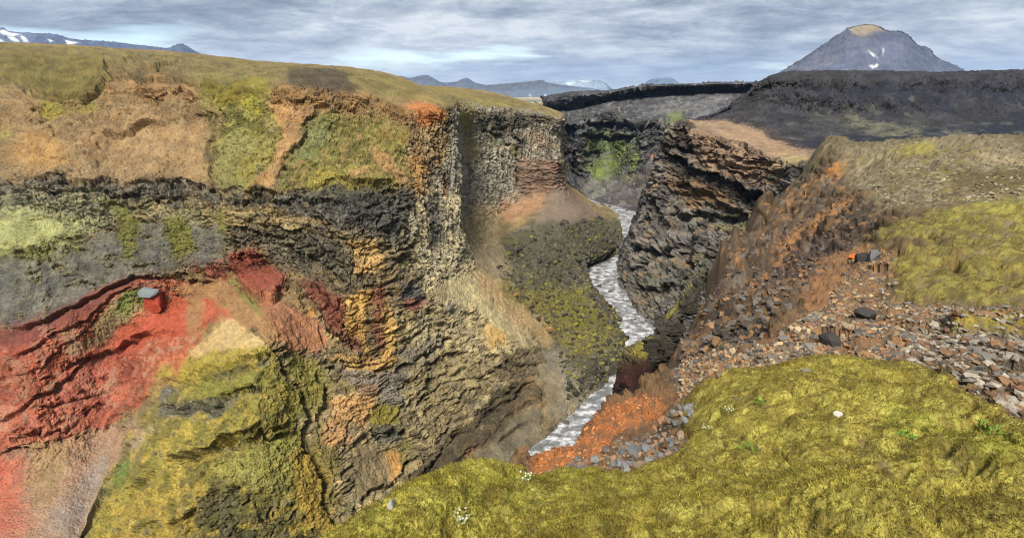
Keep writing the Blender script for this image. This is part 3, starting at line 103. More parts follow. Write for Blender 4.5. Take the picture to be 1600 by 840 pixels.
WEST_REGIONS = [
    ('moss',[(1.569,0.977),(8.459,1.128),(13.653,1.158),(15.926,1.82),(16.142,2.15),(14.248,2.137),(10.935,2.091),(8.99,2.065),(7.811,1.888),(6.433,2.035),(5.796,1.958),(5.0,2.139),(3.646,1.797),(3.496,2.24),(1.716,2.157)],(124,112,76),(102,92,62),'blot',2,1.0,1.0,0.0),
    ('scree',[(1.707,1.961),(2.488,2.023),(3.696,1.864),(4.0,1.936),(5.0,2.086),(5.35,2.465),(5.45,2.938),(5.349,4.066),(4.0,4.013),(2.0,4.056),(1.745,4.081)],(142,116,86),(118,98,74),'blot',2,1.0,1.0,0.0),
    ('moss',[(4.98,1.84),(6.215,1.859),(6.34,2.337),(6.021,2.796),(6.5,3.054),(6.342,3.498),(6.126,3.957),(5.3,4.043),(5.221,3.36),(5.499,2.771),(5.18,2.35)],(126,118,60),(92,88,50),'blot',1,1.0,1.0,0.0),
    ('moss',[(7.103,2.601),(7.795,2.647),(8.989,2.707),(9.24,3.778),(8.967,4.095),(7.616,4.049),(6.767,4.023),(6.341,3.983),(6.772,3.154)],(112,106,64),(84,82,46),'blot',1,1.0,1.0,0.0),
    ('vert',[(8.99,2.065),(10.971,2.033),(10.998,5.0),(9.893,5.986),(9.332,5.914),(9.033,4.243)],(170,136,96),(128,108,84),'vert',2,1.0,1.0,0.0),
    ('vert',[(11.092,2.119),(14.257,2.081),(15.911,2.124),(16.039,5.188),(15.57,5.301),(14.861,5.504),(14.128,5.487),(13.565,5.307),(11.128,5.095)],(164,158,146),(110,106,98),'vert',2,1.0,1.0,0.0),
    ('rock',[(1.745,4.052),(4.0,4.0),(5.349,4.038),(6.653,4.079),(7.361,3.895),(7.868,3.952),(9.0,4.131),(9.085,5.131),(9.0,5.568),(7.872,5.514),(7.364,5.094),(6.425,4.693),(5.298,4.386),(4.003,4.44),(2.0,4.725),(1.749,4.751)],(100,96,90),(60,60,60),'blot',1,1.0,1.0,0.0),
    ('strata',[(1.748,4.446),(3.0,4.373),(5.297,4.489),(5.515,4.967),(4.001,4.931),(3.0,5.417),(1.754,5.801)],(148,144,112),(104,102,88),'lay',2,1.0,1.0,0.0),
    ('smooth',[(1.753,5.714),(2.437,5.534),(3.296,5.24),(4.1,5.024),(5.515,4.995),(5.693,5.613),(5.337,5.792),(5.004,5.899),(4.13,6.003),(3.393,6.667),(2.428,6.944),(1.759,7.076)],(104,102,98),(80,80,78),'vert',2,1.0,1.0,0.0),
    ('scree',[(1.759,7.038),(2.427,6.984),(3.393,6.667),(4.09,6.036),(5.56,6.155),(6.257,6.526),(6.439,6.687),(6.294,7.451),(5.589,7.11),(5.254,7.352),(4.607,8.31),(4.534,8.767),(3.757,9.104),(2.394,9.173),(1.77,9.422)],(170,78,58),(140,66,52),'blot',2,1.0,1.0,0.0),
    ('smooth',[(1.768,8.567),(3.0,8.451),(4.16,8.455),(4.52,8.637),(3.619,9.048),(2.394,9.149),(1.77,9.298)],(180,96,76),(156,84,68),'fine',3,1.0,1.0,0.0),
    ('scree',[(1.761,7.362),(2.423,7.304),(3.807,7.042),(4.454,7.757),(4.172,8.564),(3.0,8.778),(1.77,9.004)],(172,116,98),(150,110,92),'blot',2,1.4,0.33,0.0),
    ('scree',[(1.77,9.385),(2.998,9.237),(4.247,9.211),(4.527,8.702),(4.477,9.335),(4.342,9.602),(4.009,10.205),(3.461,10.614),(1.791,10.62)],(166,124,108),(140,116,96),'fine',3,1.0,1.0,0.0),
    ('moss',[(5.422,7.262),(6.243,7.524),(6.767,8.136),(7.028,8.783),(7.129,9.903),(7.207,10.681),(7.057,11.174),(3.398,10.698),(3.844,10.31),(4.33,9.506),(4.585,8.425),(4.92,7.904)],(144,130,56),(112,106,54),'blot',1,1.0,1.0,0.0),
    ('moss',[(4.318,10.198),(4.668,10.021),(5.27,9.994),(5.468,10.254),(5.351,10.505),(4.899,10.746),(4.355,10.753)],(158,132,58),(138,120,58),'fine',2,1.0,1.0,0.0),
    ('rock',[(5.378,10.13),(5.564,9.953),(5.834,10.129),(6.361,10.278),(6.9,10.507),(6.807,11.089),(5.406,10.773),(5.344,10.477)],(92,86,60),(64,62,50),'blot',3,1.0,1.0,0.0),
    ('strata',[(6.295,7.515),(7.241,6.617),(7.686,6.618),(9.01,6.622),(9.184,7.641),(8.924,8.588),(9.17,9.671),(7.474,10.955),(7.144,10.774),(7.129,9.903),(7.007,8.784),(6.767,8.136)],(152,134,102),(112,104,86),'lay',2,1.0,1.0,0.0),
    ('strata',[(9.01,6.622),(10.043,6.257),(10.836,6.671),(11.293,7.461),(11.39,8.667),(10.549,8.93),(9.74,8.847),(9.034,8.733),(8.922,7.619)],(184,166,128),(138,126,102),'diag',2,1.0,1.0,0.0),
    ('scree',[(11.767,6.031),(13.483,5.865),(14.55,5.891),(15.803,7.316),(16.68,10.774),(16.503,12.0),(15.378,11.615),(14.05,11.053),(13.689,12.0),(11.994,11.535),(11.552,9.793),(11.544,8.164),(11.627,7.038)],(110,104,92),(80,76,66),'blot',3,1.0,1.0,0.0),
    ('scree',[(2.0,2.0),(3.595,2.079),(5.0,2.113),(5.35,2.698),(5.349,3.97),(4.0,3.987),(2.0,4.0)],(136,102,70),(124,94,66),'fine',1,1.3,0.3,0.0),
    ('scree',[(2.0,2.0),(3.595,2.079),(5.0,2.113),(5.35,2.698),(5.349,3.97),(4.0,3.987),(2.0,4.0)],(158,132,100),(146,122,92),'fine',1,1.3,0.3,0.0),
    ('strata',[(2.0,2.0),(3.595,2.079),(5.0,2.113),(5.35,2.698),(5.349,3.97),(4.0,3.987),(2.0,4.0)],(116,92,68),(104,84,64),'lay',1,1.3,0.14,0.0),
    ('moss',[(5.0,1.938),(6.321,2.07),(6.488,3.09),(6.105,3.957),(5.3,4.043),(5.251,3.299)],(88,84,44),(76,74,42),'fine',1,1.3,0.35,0.0),
    ('moss',[(5.0,1.938),(6.321,2.07),(6.488,3.09),(6.105,3.957),(5.3,4.043),(5.251,3.299)],(156,146,84),(146,138,76),'fine',1,1.3,0.25,0.0),
    ('moss',[(7.104,2.623),(8.989,2.707),(9.205,3.778),(8.401,4.044),(6.429,3.984),(6.772,3.154)],(92,86,44),(78,76,42),'fine',1,1.3,0.35,0.0),
    ('moss',[(7.104,2.623),(8.989,2.707),(9.205,3.778),(8.401,4.044),(6.429,3.984),(6.772,3.154)],(150,140,76),(142,132,70),'fine',1,1.3,0.28,0.0),
    ('scree',[(7.104,2.623),(8.989,2.707),(9.205,3.778),(8.401,4.044),(6.429,3.984),(6.772,3.154)],(150,118,78),(140,110,76),'fine',1,1.3,0.12,0.0),
    ('moss',[(2.0,1.214),(8.529,1.128),(10.407,1.807),(7.807,1.931),(5.0,2.086),(3.597,1.695),(3.496,2.303),(2.0,2.0)],(98,86,54),(88,78,50),'fine',1,1.3,0.33,0.0),
    ('moss',[(2.0,1.214),(8.529,1.128),(10.407,1.807),(7.807,1.931),(5.0,2.086),(3.597,1.695),(3.496,2.303),(2.0,2.0)],(140,126,86),(130,116,78),'fine',1,1.3,0.25,0.0),
    ('scree',[(2.0,1.214),(8.529,1.128),(10.407,1.807),(7.807,1.931),(5.0,2.086),(3.597,1.695),(3.496,2.303),(2.0,2.0)],(126,106,78),(116,98,74),'fine',1,1.3,0.18,0.0),
    ('rock',[(2.0,4.085),(5.3,4.071),(9.0,4.166),(9.0,5.464),(7.365,5.028),(5.298,4.352),(2.0,4.695)],(132,128,120),(118,114,108),'fine',1,1.3,0.28,0.0),
    ('rock',[(2.0,4.085),(5.3,4.071),(9.0,4.166),(9.0,5.464),(7.365,5.028),(5.298,4.352),(2.0,4.695)],(52,52,52),(46,46,46),'fine',1,1.3,0.28,0.0),
    ('rock',[(2.0,4.085),(5.3,4.071),(9.0,4.166),(9.0,5.464),(7.365,5.028),(5.298,4.352),(2.0,4.695)],(140,124,96),(128,114,90),'lay',1,1.3,0.15,0.0),
    ('smooth',[(2.0,5.669),(4.1,5.024),(5.515,4.995),(5.693,5.613),(4.13,6.003),(2.428,6.944),(2.0,7.038)],(122,118,108),(112,110,102),'vert',1,1.3,0.3,0.0),
    ('smooth',[(2.0,5.669),(4.1,5.024),(5.515,4.995),(5.693,5.613),(4.13,6.003),(2.428,6.944),(2.0,7.038)],(74,74,74),(68,68,68),'fine',1,1.3,0.25,0.0),
    ('strata',[(2.0,5.669),(4.1,5.024),(5.515,4.995),(5.693,5.613),(4.13,6.003),(2.428,6.944),(2.0,7.038)],(130,120,88),(120,112,84),'lay',1,1.3,0.14,0.0),
    ('strata',[(2.0,7.038),(3.393,6.667),(4.1,6.036),(5.558,6.187),(5.253,7.328),(4.565,8.74),(2.394,9.149),(2.0,9.295)],(132,58,44),(118,54,42),'lay',1,1.3,0.3,0.0),
    ('strata',[(2.0,7.038),(3.393,6.667),(4.1,6.036),(5.558,6.187),(5.253,7.328),(4.565,8.74),(2.394,9.149),(2.0,9.295)],(196,110,82),(184,98,72),'diag',1,1.3,0.28,0.0),
    ('scree',[(2.0,7.038),(3.393,6.667),(4.1,6.036),(5.558,6.187),(5.253,7.328),(4.565,8.74),(2.394,9.149),(2.0,9.295)],(168,128,106),(158,120,100),'vert',1,1.3,0.24,0.0),
    ('moss',[(5.422,7.262),(6.767,8.136),(7.028,8.783),(7.207,10.681),(4.607,10.647),(3.844,10.31),(4.585,8.425)],(100,94,48),(86,82,46),'fine',1,1.3,0.32,0.0),
    ('moss',[(5.422,7.262),(6.767,8.136),(7.028,8.783),(7.207,10.681),(4.607,10.647),(3.844,10.31),(4.585,8.425)],(176,152,66),(164,142,60),'fine',1,1.3,0.25,0.0),
    ('rock',[(5.422,7.262),(6.767,8.136),(7.028,8.783),(7.207,10.681),(4.607,10.647),(3.844,10.31),(4.585,8.425)],(116,110,96),(100,96,86),'fine',1,1.3,0.12,0.0),
    ('strata',[(6.295,7.515),(7.686,6.618),(9.01,6.622),(9.184,7.641),(9.17,9.671),(7.474,10.955),(7.129,9.903),(6.767,8.136)],(108,98,80),(96,88,74),'lay',1,1.3,0.33,0.0),
    ('strata',[(6.295,7.515),(7.686,6.618),(9.01,6.622),(9.184,7.641),(9.17,9.671),(7.474,10.955),(7.129,9.903),(6.767,8.136)],(184,162,122),(170,150,114),'lay',1,1.3,0.3,0.0),
    ('moss',[(6.295,7.515),(7.686,6.618),(9.01,6.622),(9.184,7.641),(9.17,9.671),(7.474,10.955),(7.129,9.903),(6.767,8.136)],(126,118,66),(112,106,62),'fine',1,1.3,0.14,0.0),
    ('strata',[(9.01,6.622),(10.043,6.257),(11.293,7.461),(11.39,8.667),(10.292,9.446),(9.123,10.052),(8.788,8.57)],(104,92,72),(92,82,66),'diag',1,1.3,0.33,0.0),
    ('strata',[(9.01,6.622),(10.043,6.257),(11.293,7.461),(11.39,8.667),(10.292,9.446),(9.123,10.052),(8.788,8.57)],(190,172,134),(178,160,124),'diag',1,1.3,0.28,0.0),
    ('rock',[(9.01,6.622),(10.043,6.257),(11.293,7.461),(11.39,8.667),(10.292,9.446),(9.123,10.052),(8.788,8.57)],(138,126,104),(124,114,96),'fine',1,1.3,0.2,0.0),
    ('vert',[(9.0,4.242),(11.092,4.252),(11.676,6.009),(11.417,6.975),(9.939,6.613),(9.009,6.495)],(104,100,92),(92,88,82),'vert',1,1.3,0.22,0.0),
    ('vert',[(9.0,4.242),(11.092,4.252),(11.676,6.009),(11.417,6.975),(9.939,6.613),(9.009,6.495)],(206,190,154),(192,176,144),'vert',1,1.3,0.32,0.0),
    ('vert',[(8.977,2.208),(10.953,2.062),(11.092,4.252),(9.084,4.244)],(104,88,70),(90,78,64),'vert',1,1.3,0.35,0.0),
    ('vert',[(8.977,2.208),(10.953,2.062),(11.092,4.252),(9.084,4.244)],(186,160,120),(172,148,112),'vert',1,1.3,0.22,0.0),
    ('vert',[(11.092,2.15),(15.911,2.124),(16.073,5.106),(14.128,5.487),(11.128,5.017)],(84,80,76),(72,68,66),'vert',1,1.3,0.28,0.0),
    ('vert',[(11.092,2.15),(15.911,2.124),(16.073,5.106),(14.128,5.487),(11.128,5.017)],(194,186,170),(180,172,158),'vert',1,1.3,0.32,0.0),
    ('vert',[(11.092,2.15),(15.911,2.124),(16.073,5.106),(14.128,5.487),(11.128,5.017)],(156,128,100),(146,120,96),'vert',1,1.3,0.15,0.0),
    ('rock',[(11.676,6.009),(14.55,5.891),(16.68,10.774),(16.503,12.0),(15.378,11.615),(13.689,12.0),(11.994,11.535),(11.552,9.793)],(64,62,54),(54,52,48),'fine',1,1.3,0.33,0.0),
    ('moss',[(11.676,6.009),(14.55,5.891),(16.68,10.774),(16.503,12.0),(15.378,11.615),(13.689,12.0),(11.994,11.535),(11.552,9.793)],(116,110,56),(102,96,52),'fine',1,1.3,0.2,0.0),
    ('smooth',[(1.569,0.977),(1.999,0.977),(8.495,1.128),(13.653,1.158),(9.251,1.292),(7.855,1.503),(6.225,1.471),(5.0,1.472),(2.0,1.315),(1.649,1.259)],(128,112,72),(112,98,62),'blot',4,1.0,1.0,0.0),
    ('moss',[(9.288,1.188),(14.05,1.158),(15.457,1.639),(15.601,1.789),(14.286,1.96),(13.134,1.995),(12.852,1.593)],(132,118,66),(112,98,60),'blot',2,1.0,1.0,0.0),
    ('smooth',[(13.329,1.218),(14.05,1.158),(15.349,1.519),(14.423,1.659),(13.662,1.464),(13.321,1.218)],(118,104,72),(104,92,62),'blot',2,1.0,1.0,0.0),
    ('scree',[(2.0,3.211),(2.468,3.064),(3.199,3.472),(3.1,3.873),(2.0,3.862)],(166,128,82),(154,118,76),'blot',5,1.0,1.0,0.0),
    ('strata',[(3.595,2.12),(4.403,2.136),(5.1,2.078),(5.12,2.375),(4.361,2.501),(3.596,2.394)],(158,122,84),(130,98,68),'lay',2,1.0,1.0,0.0),
    ('scree',[(3.799,3.064),(5.0,2.701),(5.251,2.936),(5.201,3.789),(4.0,3.922),(3.649,3.505)],(156,126,94),(140,112,82),'blot',4,1.0,1.0,0.0),
    ('strata',[(3.647,1.711),(4.9,1.781),(5.0,2.086),(3.696,2.018)],(112,92,66),(78,66,52),'blot',2,1.0,1.0,0.0),
    ('rock',[(4.0,2.0),(4.283,1.988),(4.323,2.173),(4.061,2.19)],(72,70,48),(52,50,42),'blot',1,1.0,1.0,0.0),
    ('moss',[(1.659,1.351),(2.0,1.315),(3.649,1.369),(3.676,2.039),(3.496,2.366),(3.297,2.414),(2.891,2.222),(2.372,1.993),(2.0,1.974),(1.709,2.0)],(116,104,58),(88,80,46),'blot',1,1.0,1.0,0.0),
    ('moss',[(2.266,2.216),(3.496,2.392),(3.397,2.681),(2.759,2.519)],(110,100,52),(132,110,66),'fine',2,1.2,0.6,0.0),
    ('moss',[(2.475,2.461),(2.914,2.4),(2.948,2.722),(2.785,2.846)],(148,136,54),(128,116,54),'fine',1,1.0,1.0,0.0),
    ('moss',[(3.297,2.469),(3.547,2.528),(3.517,2.698),(3.358,2.703)],(144,132,54),(124,112,54),'fine',1,1.0,1.0,0.0),
    ('moss',[(1.95,2.857),(2.112,2.923),(2.041,3.279),(1.952,3.395)],(140,140,72),(120,120,62),'fine',2,1.0,1.0,0.0),
    ('moss',[(5.02,1.936),(6.105,1.978),(6.157,2.342),(5.499,2.466),(5.1,2.305)],(126,112,38),(92,82,34),'blot',1,1,0.8,0.0),
    ('moss',[(5.697,2.325),(6.125,2.319),(6.021,2.702),(5.878,2.657)],(154,148,50),(130,126,50),'fine',1,1.0,1.0,0.0),
    ('moss',[(5.499,3.12),(6.212,3.108),(6.343,3.385),(6.105,3.918),(5.349,4.011),(5.301,3.537)],(144,138,88),(112,108,68),'fine',2,1.0,1.0,0.0),
    ('moss',[(5.696,3.521),(6.321,3.33),(6.212,3.732),(5.948,3.989),(5.497,4.051),(5.597,3.76)],(146,132,64),(126,118,62),'fine',2,1,0.7,0.0),
    ('scree',[(5.648,2.527),(5.797,2.528),(5.797,2.764),(5.618,2.75)],(158,118,80),(140,106,76),'fine',1,1.0,1.0,0.0),
    ('scree',[(6.189,2.366),(7.099,2.419),(6.995,2.707),(6.796,2.949),(6.498,3.492),(6.212,4.01),(5.876,4.047),(6.255,3.524),(6.477,3.055),(6.32,2.688)],(174,132,90),(148,112,80),'blot',1,0.7,1.0,0.0),
    ('strata',[(6.212,2.041),(7.109,2.021),(7.794,2.16),(8.343,2.283),(8.977,2.208),(8.987,2.673),(7.794,2.623),(7.104,2.623),(6.319,2.433)],(150,112,74),(106,84,58),'blot',2,1.0,1.0,0.0),
    ('rock',[(6.554,1.58),(7.525,1.368),(8.041,1.617),(8.14,1.998),(7.55,2.208),(6.766,2.168),(6.491,1.983)],(86,76,66),(62,56,50),'blot',2,1.0,1.0,0.0),
    ('moss',[(7.622,1.451),(8.488,1.259),(9.423,1.388),(10.329,1.917),(9.166,2.073),(8.35,2.115),(7.799,2.045)],(126,114,72),(106,96,62),'blot',1,1.0,1.0,0.0),
    ('moss',[(6.996,2.764),(7.444,2.812),(7.114,3.239),(6.597,3.79),(6.519,3.704)],(118,122,82),(100,106,68),'fine',2,1.0,1.0,0.0),
    ('moss',[(6.767,4.023),(7.0,3.754),(7.854,3.722),(8.87,3.91),(9.0,4.131),(7.617,4.115)],(160,144,62),(138,126,58),'fine',2,1.0,1.0,0.0),
    ('moss',[(8.201,2.731),(8.991,2.742),(9.174,3.204),(8.357,3.071)],(132,110,56),(110,98,50),'fine',2,1,0.8,0.0),
    ('scree',[(7.966,3.129),(8.161,3.208),(8.601,3.543),(9.033,3.885),(8.902,4.06),(8.387,3.661),(8.067,3.428)],(176,134,92),(150,114,80),'fine',1,0.6,1.0,0.0),
    ('scree',[(7.655,3.59),(8.037,3.563),(8.184,3.731),(7.794,3.772)],(176,138,92),(150,114,80),'fine',1,0.6,1.0,0.0),
    ('strata',[(8.912,2.163),(9.782,2.105),(10.106,2.25),(9.954,2.514),(9.338,2.6),(8.978,2.494)],(186,112,58),(150,92,54),'fine',1,1.0,1.0,0.0),
    ('rock',[(9.804,2.016),(11.056,1.948),(10.878,2.317),(10.221,2.398),(9.806,2.265)],(88,78,66),(60,54,48),'fine',1,1.0,1.0,0.0),
    ('vert',[(10.282,2.361),(11.085,2.219),(12.717,3.61),(10.932,4.831),(10.009,4.752),(9.667,4.26),(9.846,3.664),(10.292,3.292)],(158,152,140),(110,104,96),'vert',2,1.0,1.0,0.0),
    ('vert',[(9.0,3.463),(9.261,3.395),(9.385,3.992),(9.312,4.251),(9.084,4.169)],(190,142,86),(160,122,78),'vert',1,1.0,1.0,0.0),
    ('vert',[(9.895,3.861),(10.293,3.863),(10.349,4.461),(10.009,4.621)],(172,104,70),(140,104,80),'vert',2,1.0,1.0,0.0),
    ('vert',[(9.257,4.069),(11.092,4.252),(11.405,5.942),(10.473,6.324),(9.322,6.153),(9.0,5.672)],(182,168,138),(136,128,112),'vert',3,1.0,1.0,0.0),
    ('vert',[(9.502,4.257),(10.005,4.363),(9.96,5.515),(9.566,5.602)],(112,106,98),(88,84,78),'vert',2,1.0,1.0,0.0),
    ('vert',[(12.803,4.978),(13.659,5.068),(13.642,5.896),(12.639,6.164),(11.714,6.05)],(196,174,132),(154,134,104),'vert',3,1.0,1.0,0.0),
    ('moss',[(11.092,2.119),(13.017,2.134),(13.016,2.587),(13.24,2.971),(12.607,2.815)],(140,124,66),(118,108,62),'fine',2,1.0,1.0,0.0),
    ('moss',[(12.607,2.815),(13.116,2.96),(13.5,3.513),(13.251,3.527),(12.797,3.345)],(150,134,84),(128,118,76),'fine',2,1.0,1.0,0.0),
    ('rock',[(12.981,2.371),(14.248,2.137),(15.786,2.154),(15.898,2.545),(14.271,2.907),(14.274,3.236),(13.279,2.857)],(112,102,90),(70,64,60),'blot',2,1.0,1.0,0.0),
    ('rock',[(13.547,2.286),(14.144,2.3),(14.203,3.159),(13.691,2.887)],(84,78,72),(54,50,48),'blot',2,1.0,1.0,0.0),
    ('vert',[(14.34,2.286),(14.545,2.27),(14.552,3.411),(14.482,4.001),(14.381,3.837)],(74,70,60),(58,56,50),'vert',1,1.0,1.0,0.0),
    ('moss',[(14.205,3.335),(14.448,3.325),(14.484,3.848),(14.278,3.757)],(110,108,48),(84,84,46),'fine',1,1.0,1.0,0.0),
    ('moss',[(13.426,3.087),(13.819,3.079),(13.947,3.308),(13.567,3.349)],(136,140,90),(120,124,84),'fine',2,1,0.8,0.0),
    ('vert',[(14.645,2.789),(15.209,2.857),(15.129,3.407),(14.728,3.35)],(166,136,112),(140,120,104),'vert',2,1.0,1.0,0.0),
    ('vert',[(13.211,3.689),(14.275,3.934),(14.226,4.796),(13.192,4.563)],(158,152,138),(118,114,104),'vert',2,1.0,1.0,0.0),
    ('strata',[(14.45,3.764),(15.949,3.971),(16.214,5.127),(15.431,5.142),(15.078,5.888),(14.489,5.52),(14.353,4.686)],(144,114,98),(110,90,80),'blot',2,1.0,1.0,0.0),
    ('strata',[(15.385,3.997),(15.862,3.998),(15.849,4.292),(15.48,4.329)],(128,76,72),(112,72,70),'fine',1,1.0,1.0,0.0),
    ('strata',[(13.848,4.731),(15.271,5.285),(14.988,5.797),(14.111,5.572),(13.599,5.323)],(176,132,100),(140,104,84),'fine',2,1.0,1.0,0.0),
    ('vert',[(12.852,4.633),(13.772,4.782),(13.71,5.486),(12.73,5.219)],(196,170,128),(150,132,106),'vert',2,1.0,1.0,0.0),
    ('rock',[(7.362,3.923),(8.934,4.129),(9.085,4.846),(8.683,5.356),(7.872,5.062),(7.367,4.591)],(92,90,84),(58,58,58),'fine',1,1.0,1.0,0.0),
    ('smooth',[(1.75,4.96),(2.44,4.908),(3.499,4.964),(3.198,5.284),(2.0,5.691),(1.753,5.714)],(158,158,112),(138,140,92),'blot',4,1.0,1.0,0.0),
    ('strata',[(4.003,4.5),(5.492,4.541),(6.315,4.756),(7.239,5.233),(6.777,5.329),(5.492,4.814),(4.054,4.71)],(184,156,110),(136,122,90),'lay',2,1.0,1.0,0.0),
    ('strata',[(2.0,5.509),(3.0,5.289),(3.497,5.123),(3.098,5.512),(2.235,5.858),(2.0,5.943)],(120,116,56),(96,96,60),'fine',2,1.2,0.7,0.0),
    ('strata',[(2.162,5.982),(3.195,5.543),(3.242,5.627),(2.322,6.078)],(132,122,84),(112,104,80),'fine',2,1.2,0.8,0.0),
    ('moss',[(3.561,4.576),(3.903,4.508),(3.963,4.715),(3.651,4.8)],(104,108,50),(88,92,50),'fine',1,1.0,1.0,0.0),
    ('moss',[(3.802,4.578),(4.143,4.856),(4.149,5.252),(4.014,5.812),(3.907,5.28)],(114,112,50),(84,84,46),'fine',1,1.0,1.0,0.0),
    ('moss',[(4.561,4.736),(4.86,4.676),(4.919,5.127),(5.006,5.611),(4.784,5.889),(4.626,5.501)],(118,116,46),(86,84,42),'fine',1,1.0,1.0,0.0),
    ('moss',[(5.336,4.623),(5.511,4.68),(5.574,5.282),(5.436,5.35)],(116,116,52),(90,88,46),'fine',1,1.0,1.0,0.0),
    ('rock',[(5.592,4.921),(6.434,5.054),(7.679,5.508),(8.401,6.113),(7.943,6.493),(7.491,6.49),(6.79,5.949),(6.06,5.507),(5.663,5.535)],(112,104,88),(66,64,60),'blot',1,1.0,1.0,0.0),
    ('strata',[(6.43,4.952),(7.364,5.12),(8.395,5.38),(9.169,5.469),(9.16,6.134),(8.399,5.993),(7.678,5.561)],(140,122,92),(92,86,76),'lay',1,1.0,1.0,0.0),
    ('strata',[(7.679,5.369),(8.423,5.505),(8.426,5.97),(7.82,6.023),(7.69,5.719)],(198,158,104),(150,120,82),'lay',1,0.6,1.0,0.0),
    ('strata',[(6.786,5.652),(7.482,5.996),(7.684,6.492),(8.405,6.235),(9.001,6.12),(9.01,6.622),(7.877,6.874),(7.364,6.49)],(150,130,96),(110,98,80),'lay',2,1.0,1.0,0.0),
    ('smooth',[(1.759,6.976),(2.428,6.917),(3.39,6.545),(4.07,5.971),(4.17,6.229),(3.504,7.025),(2.565,7.336),(1.761,7.429)],(122,64,58),(104,62,58),'blot',4,1.0,1.0,0.0),
    ('smooth',[(3.42,7.653),(4.304,7.328),(4.438,7.652),(4.108,8.003),(3.436,8.115),(2.878,8.095)],(166,70,56),(138,62,50),'fine',2,1.0,1.0,0.0),
    ('scree',[(4.592,6.254),(5.449,6.108),(6.233,6.691),(6.317,7.512),(5.953,7.262),(5.589,7.11),(5.254,7.352),(4.777,7.468),(4.794,6.903)],(160,120,84),(138,104,74),'fine',2,1.0,1.0,0.0),
    ('scree',[(4.021,6.423),(4.167,7.021),(4.007,7.494),(3.532,7.739),(2.956,7.831),(3.513,7.284),(3.852,6.821)],(148,134,98),(128,114,86),'fine',2,1.0,1.0,0.0),
    ('moss',[(3.857,6.897),(4.115,6.375),(4.179,6.926),(4.07,7.156),(3.918,7.193)],(98,122,58),(112,118,66),'fine',1,1.0,1.0,0.0),
    ('smooth',[(4.279,7.27),(4.795,6.546),(4.862,7.413),(4.476,7.67),(3.995,7.953),(3.825,7.817)],(184,78,54),(162,72,54),'fine',2,1.0,1.0,0.0),
    ('smooth',[(5.127,6.756),(5.62,6.908),(5.276,7.347),(4.888,7.293),(4.915,6.983)],(182,82,58),(160,74,56),'fine',1,1.0,1.0,0.0),
    ('smooth',[(4.78,6.599),(5.142,6.328),(5.059,7.387),(4.812,7.464)],(152,118,84),(140,100,72),'fine',1,1.0,1.0,0.0),
    ('moss',[(5.484,6.082),(5.651,6.135),(6.265,6.832),(6.337,7.214),(6.181,6.967),(5.841,6.614)],(110,124,62),(126,122,72),'fine',1,0.5,1.0,0.0),
    ('strata',[(5.617,5.506),(6.046,5.557),(6.612,6.028),(6.66,6.307),(6.289,6.585),(6.011,6.569),(5.737,6.175)],(150,68,54),(112,58,50),'fine',1,0.6,1,2.0),
    ('strata',[(5.006,5.806),(5.546,5.649),(5.651,5.899),(5.581,6.19),(5.335,6.093)],(150,74,60),(120,66,56),'fine',1,1.0,1.0,0.0),
    ('strata',[(6.79,6.037),(7.114,6.121),(7.725,6.644),(7.582,7.221),(7.368,7.054),(7.119,6.646),(6.825,6.339)],(134,68,58),(106,58,52),'fine',1,0.6,1,1.0),
    ('smooth',[(5.996,6.597),(6.466,6.46),(7.12,6.745),(7.363,7.243),(7.175,7.623),(6.518,7.547),(6.298,7.07)],(168,112,82),(150,98,76),'fine',2,1.0,1.0,0.0),
    ('smooth',[(6.775,6.521),(7.119,6.596),(7.17,6.869),(6.881,6.76)],(192,140,66),(170,120,70),'fine',1,1.0,1.0,0.0),
    ('scree',[(2.097,7.633),(2.884,7.409),(3.208,7.65),(2.408,8.149),(2.0,8.563)],(150,110,92),(160,90,74),'vert',3,1.2,0.6,0.0),
    ('scree',[(3.104,7.793),(3.87,7.813),(3.69,8.407),(3.227,8.719),(2.534,8.715)],(176,104,86),(160,92,78),'fine',3,1.2,0.6,0.0),
    ('smooth',[(4.05,7.863),(4.229,7.999),(4.273,8.558),(4.154,8.587)],(120,62,52),(120,62,52),'fine',3,1.0,1.0,0.0),
    ('scree',[(1.77,9.385),(2.094,9.303),(2.215,9.498),(2.078,10.481),(1.791,10.62)],(182,84,68),(166,100,84),'vert',6,1.0,1.0,0.0),
    ('scree',[(2.393,9.27),(3.113,9.263),(2.995,9.82),(2.503,10.171),(2.209,10.088)],(150,126,88),(150,116,92),'fine',5,1.0,1.0,0.0),
    ('scree',[(2.359,10.339),(3.54,9.936),(4.044,9.491),(3.844,10.31),(3.226,10.589)],(138,130,124),(150,120,108),'fine',4,1.0,1.0,0.0),
    ('smooth',[(5.57,7.035),(5.835,7.23),(6.233,7.539),(5.996,7.708),(5.591,7.655),(4.992,7.916),(4.915,7.864),(5.258,7.443)],(200,172,126),(170,144,104),'fine',1,0.4,1.0,0.0),
    ('moss',[(4.598,8.222),(4.902,7.906),(6.091,7.552),(6.193,7.623),(5.295,8.132),(4.634,8.416)],(168,146,52),(140,128,58),'fine',1,1.0,1.0,0.0),
    ('rock',[(4.603,8.444),(5.022,8.283),(5.998,7.783),(6.246,7.665),(6.301,7.758),(5.446,8.129),(4.944,8.405),(4.634,8.595)],(110,108,106),(76,74,74),'fine',1,0.5,1.0,0.0),
    ('rock',[(4.51,8.859),(5.048,8.639),(5.456,8.463),(6.252,8.176),(6.306,8.26),(5.416,8.667),(4.985,8.87),(4.525,8.989)],(112,110,108),(76,74,72),'fine',1,0.5,1.0,0.0),
    ('rock',[(4.572,8.472),(4.719,8.445),(4.722,8.824),(4.543,8.854)],(118,118,122),(90,90,92),'fine',1,0.5,1.0,0.0),
    ('moss',[(5.028,8.372),(6.198,7.875),(6.305,8.099),(5.456,8.44),(5.045,8.595)],(134,128,58),(118,116,54),'fine',1,1.0,1.0,0.0),
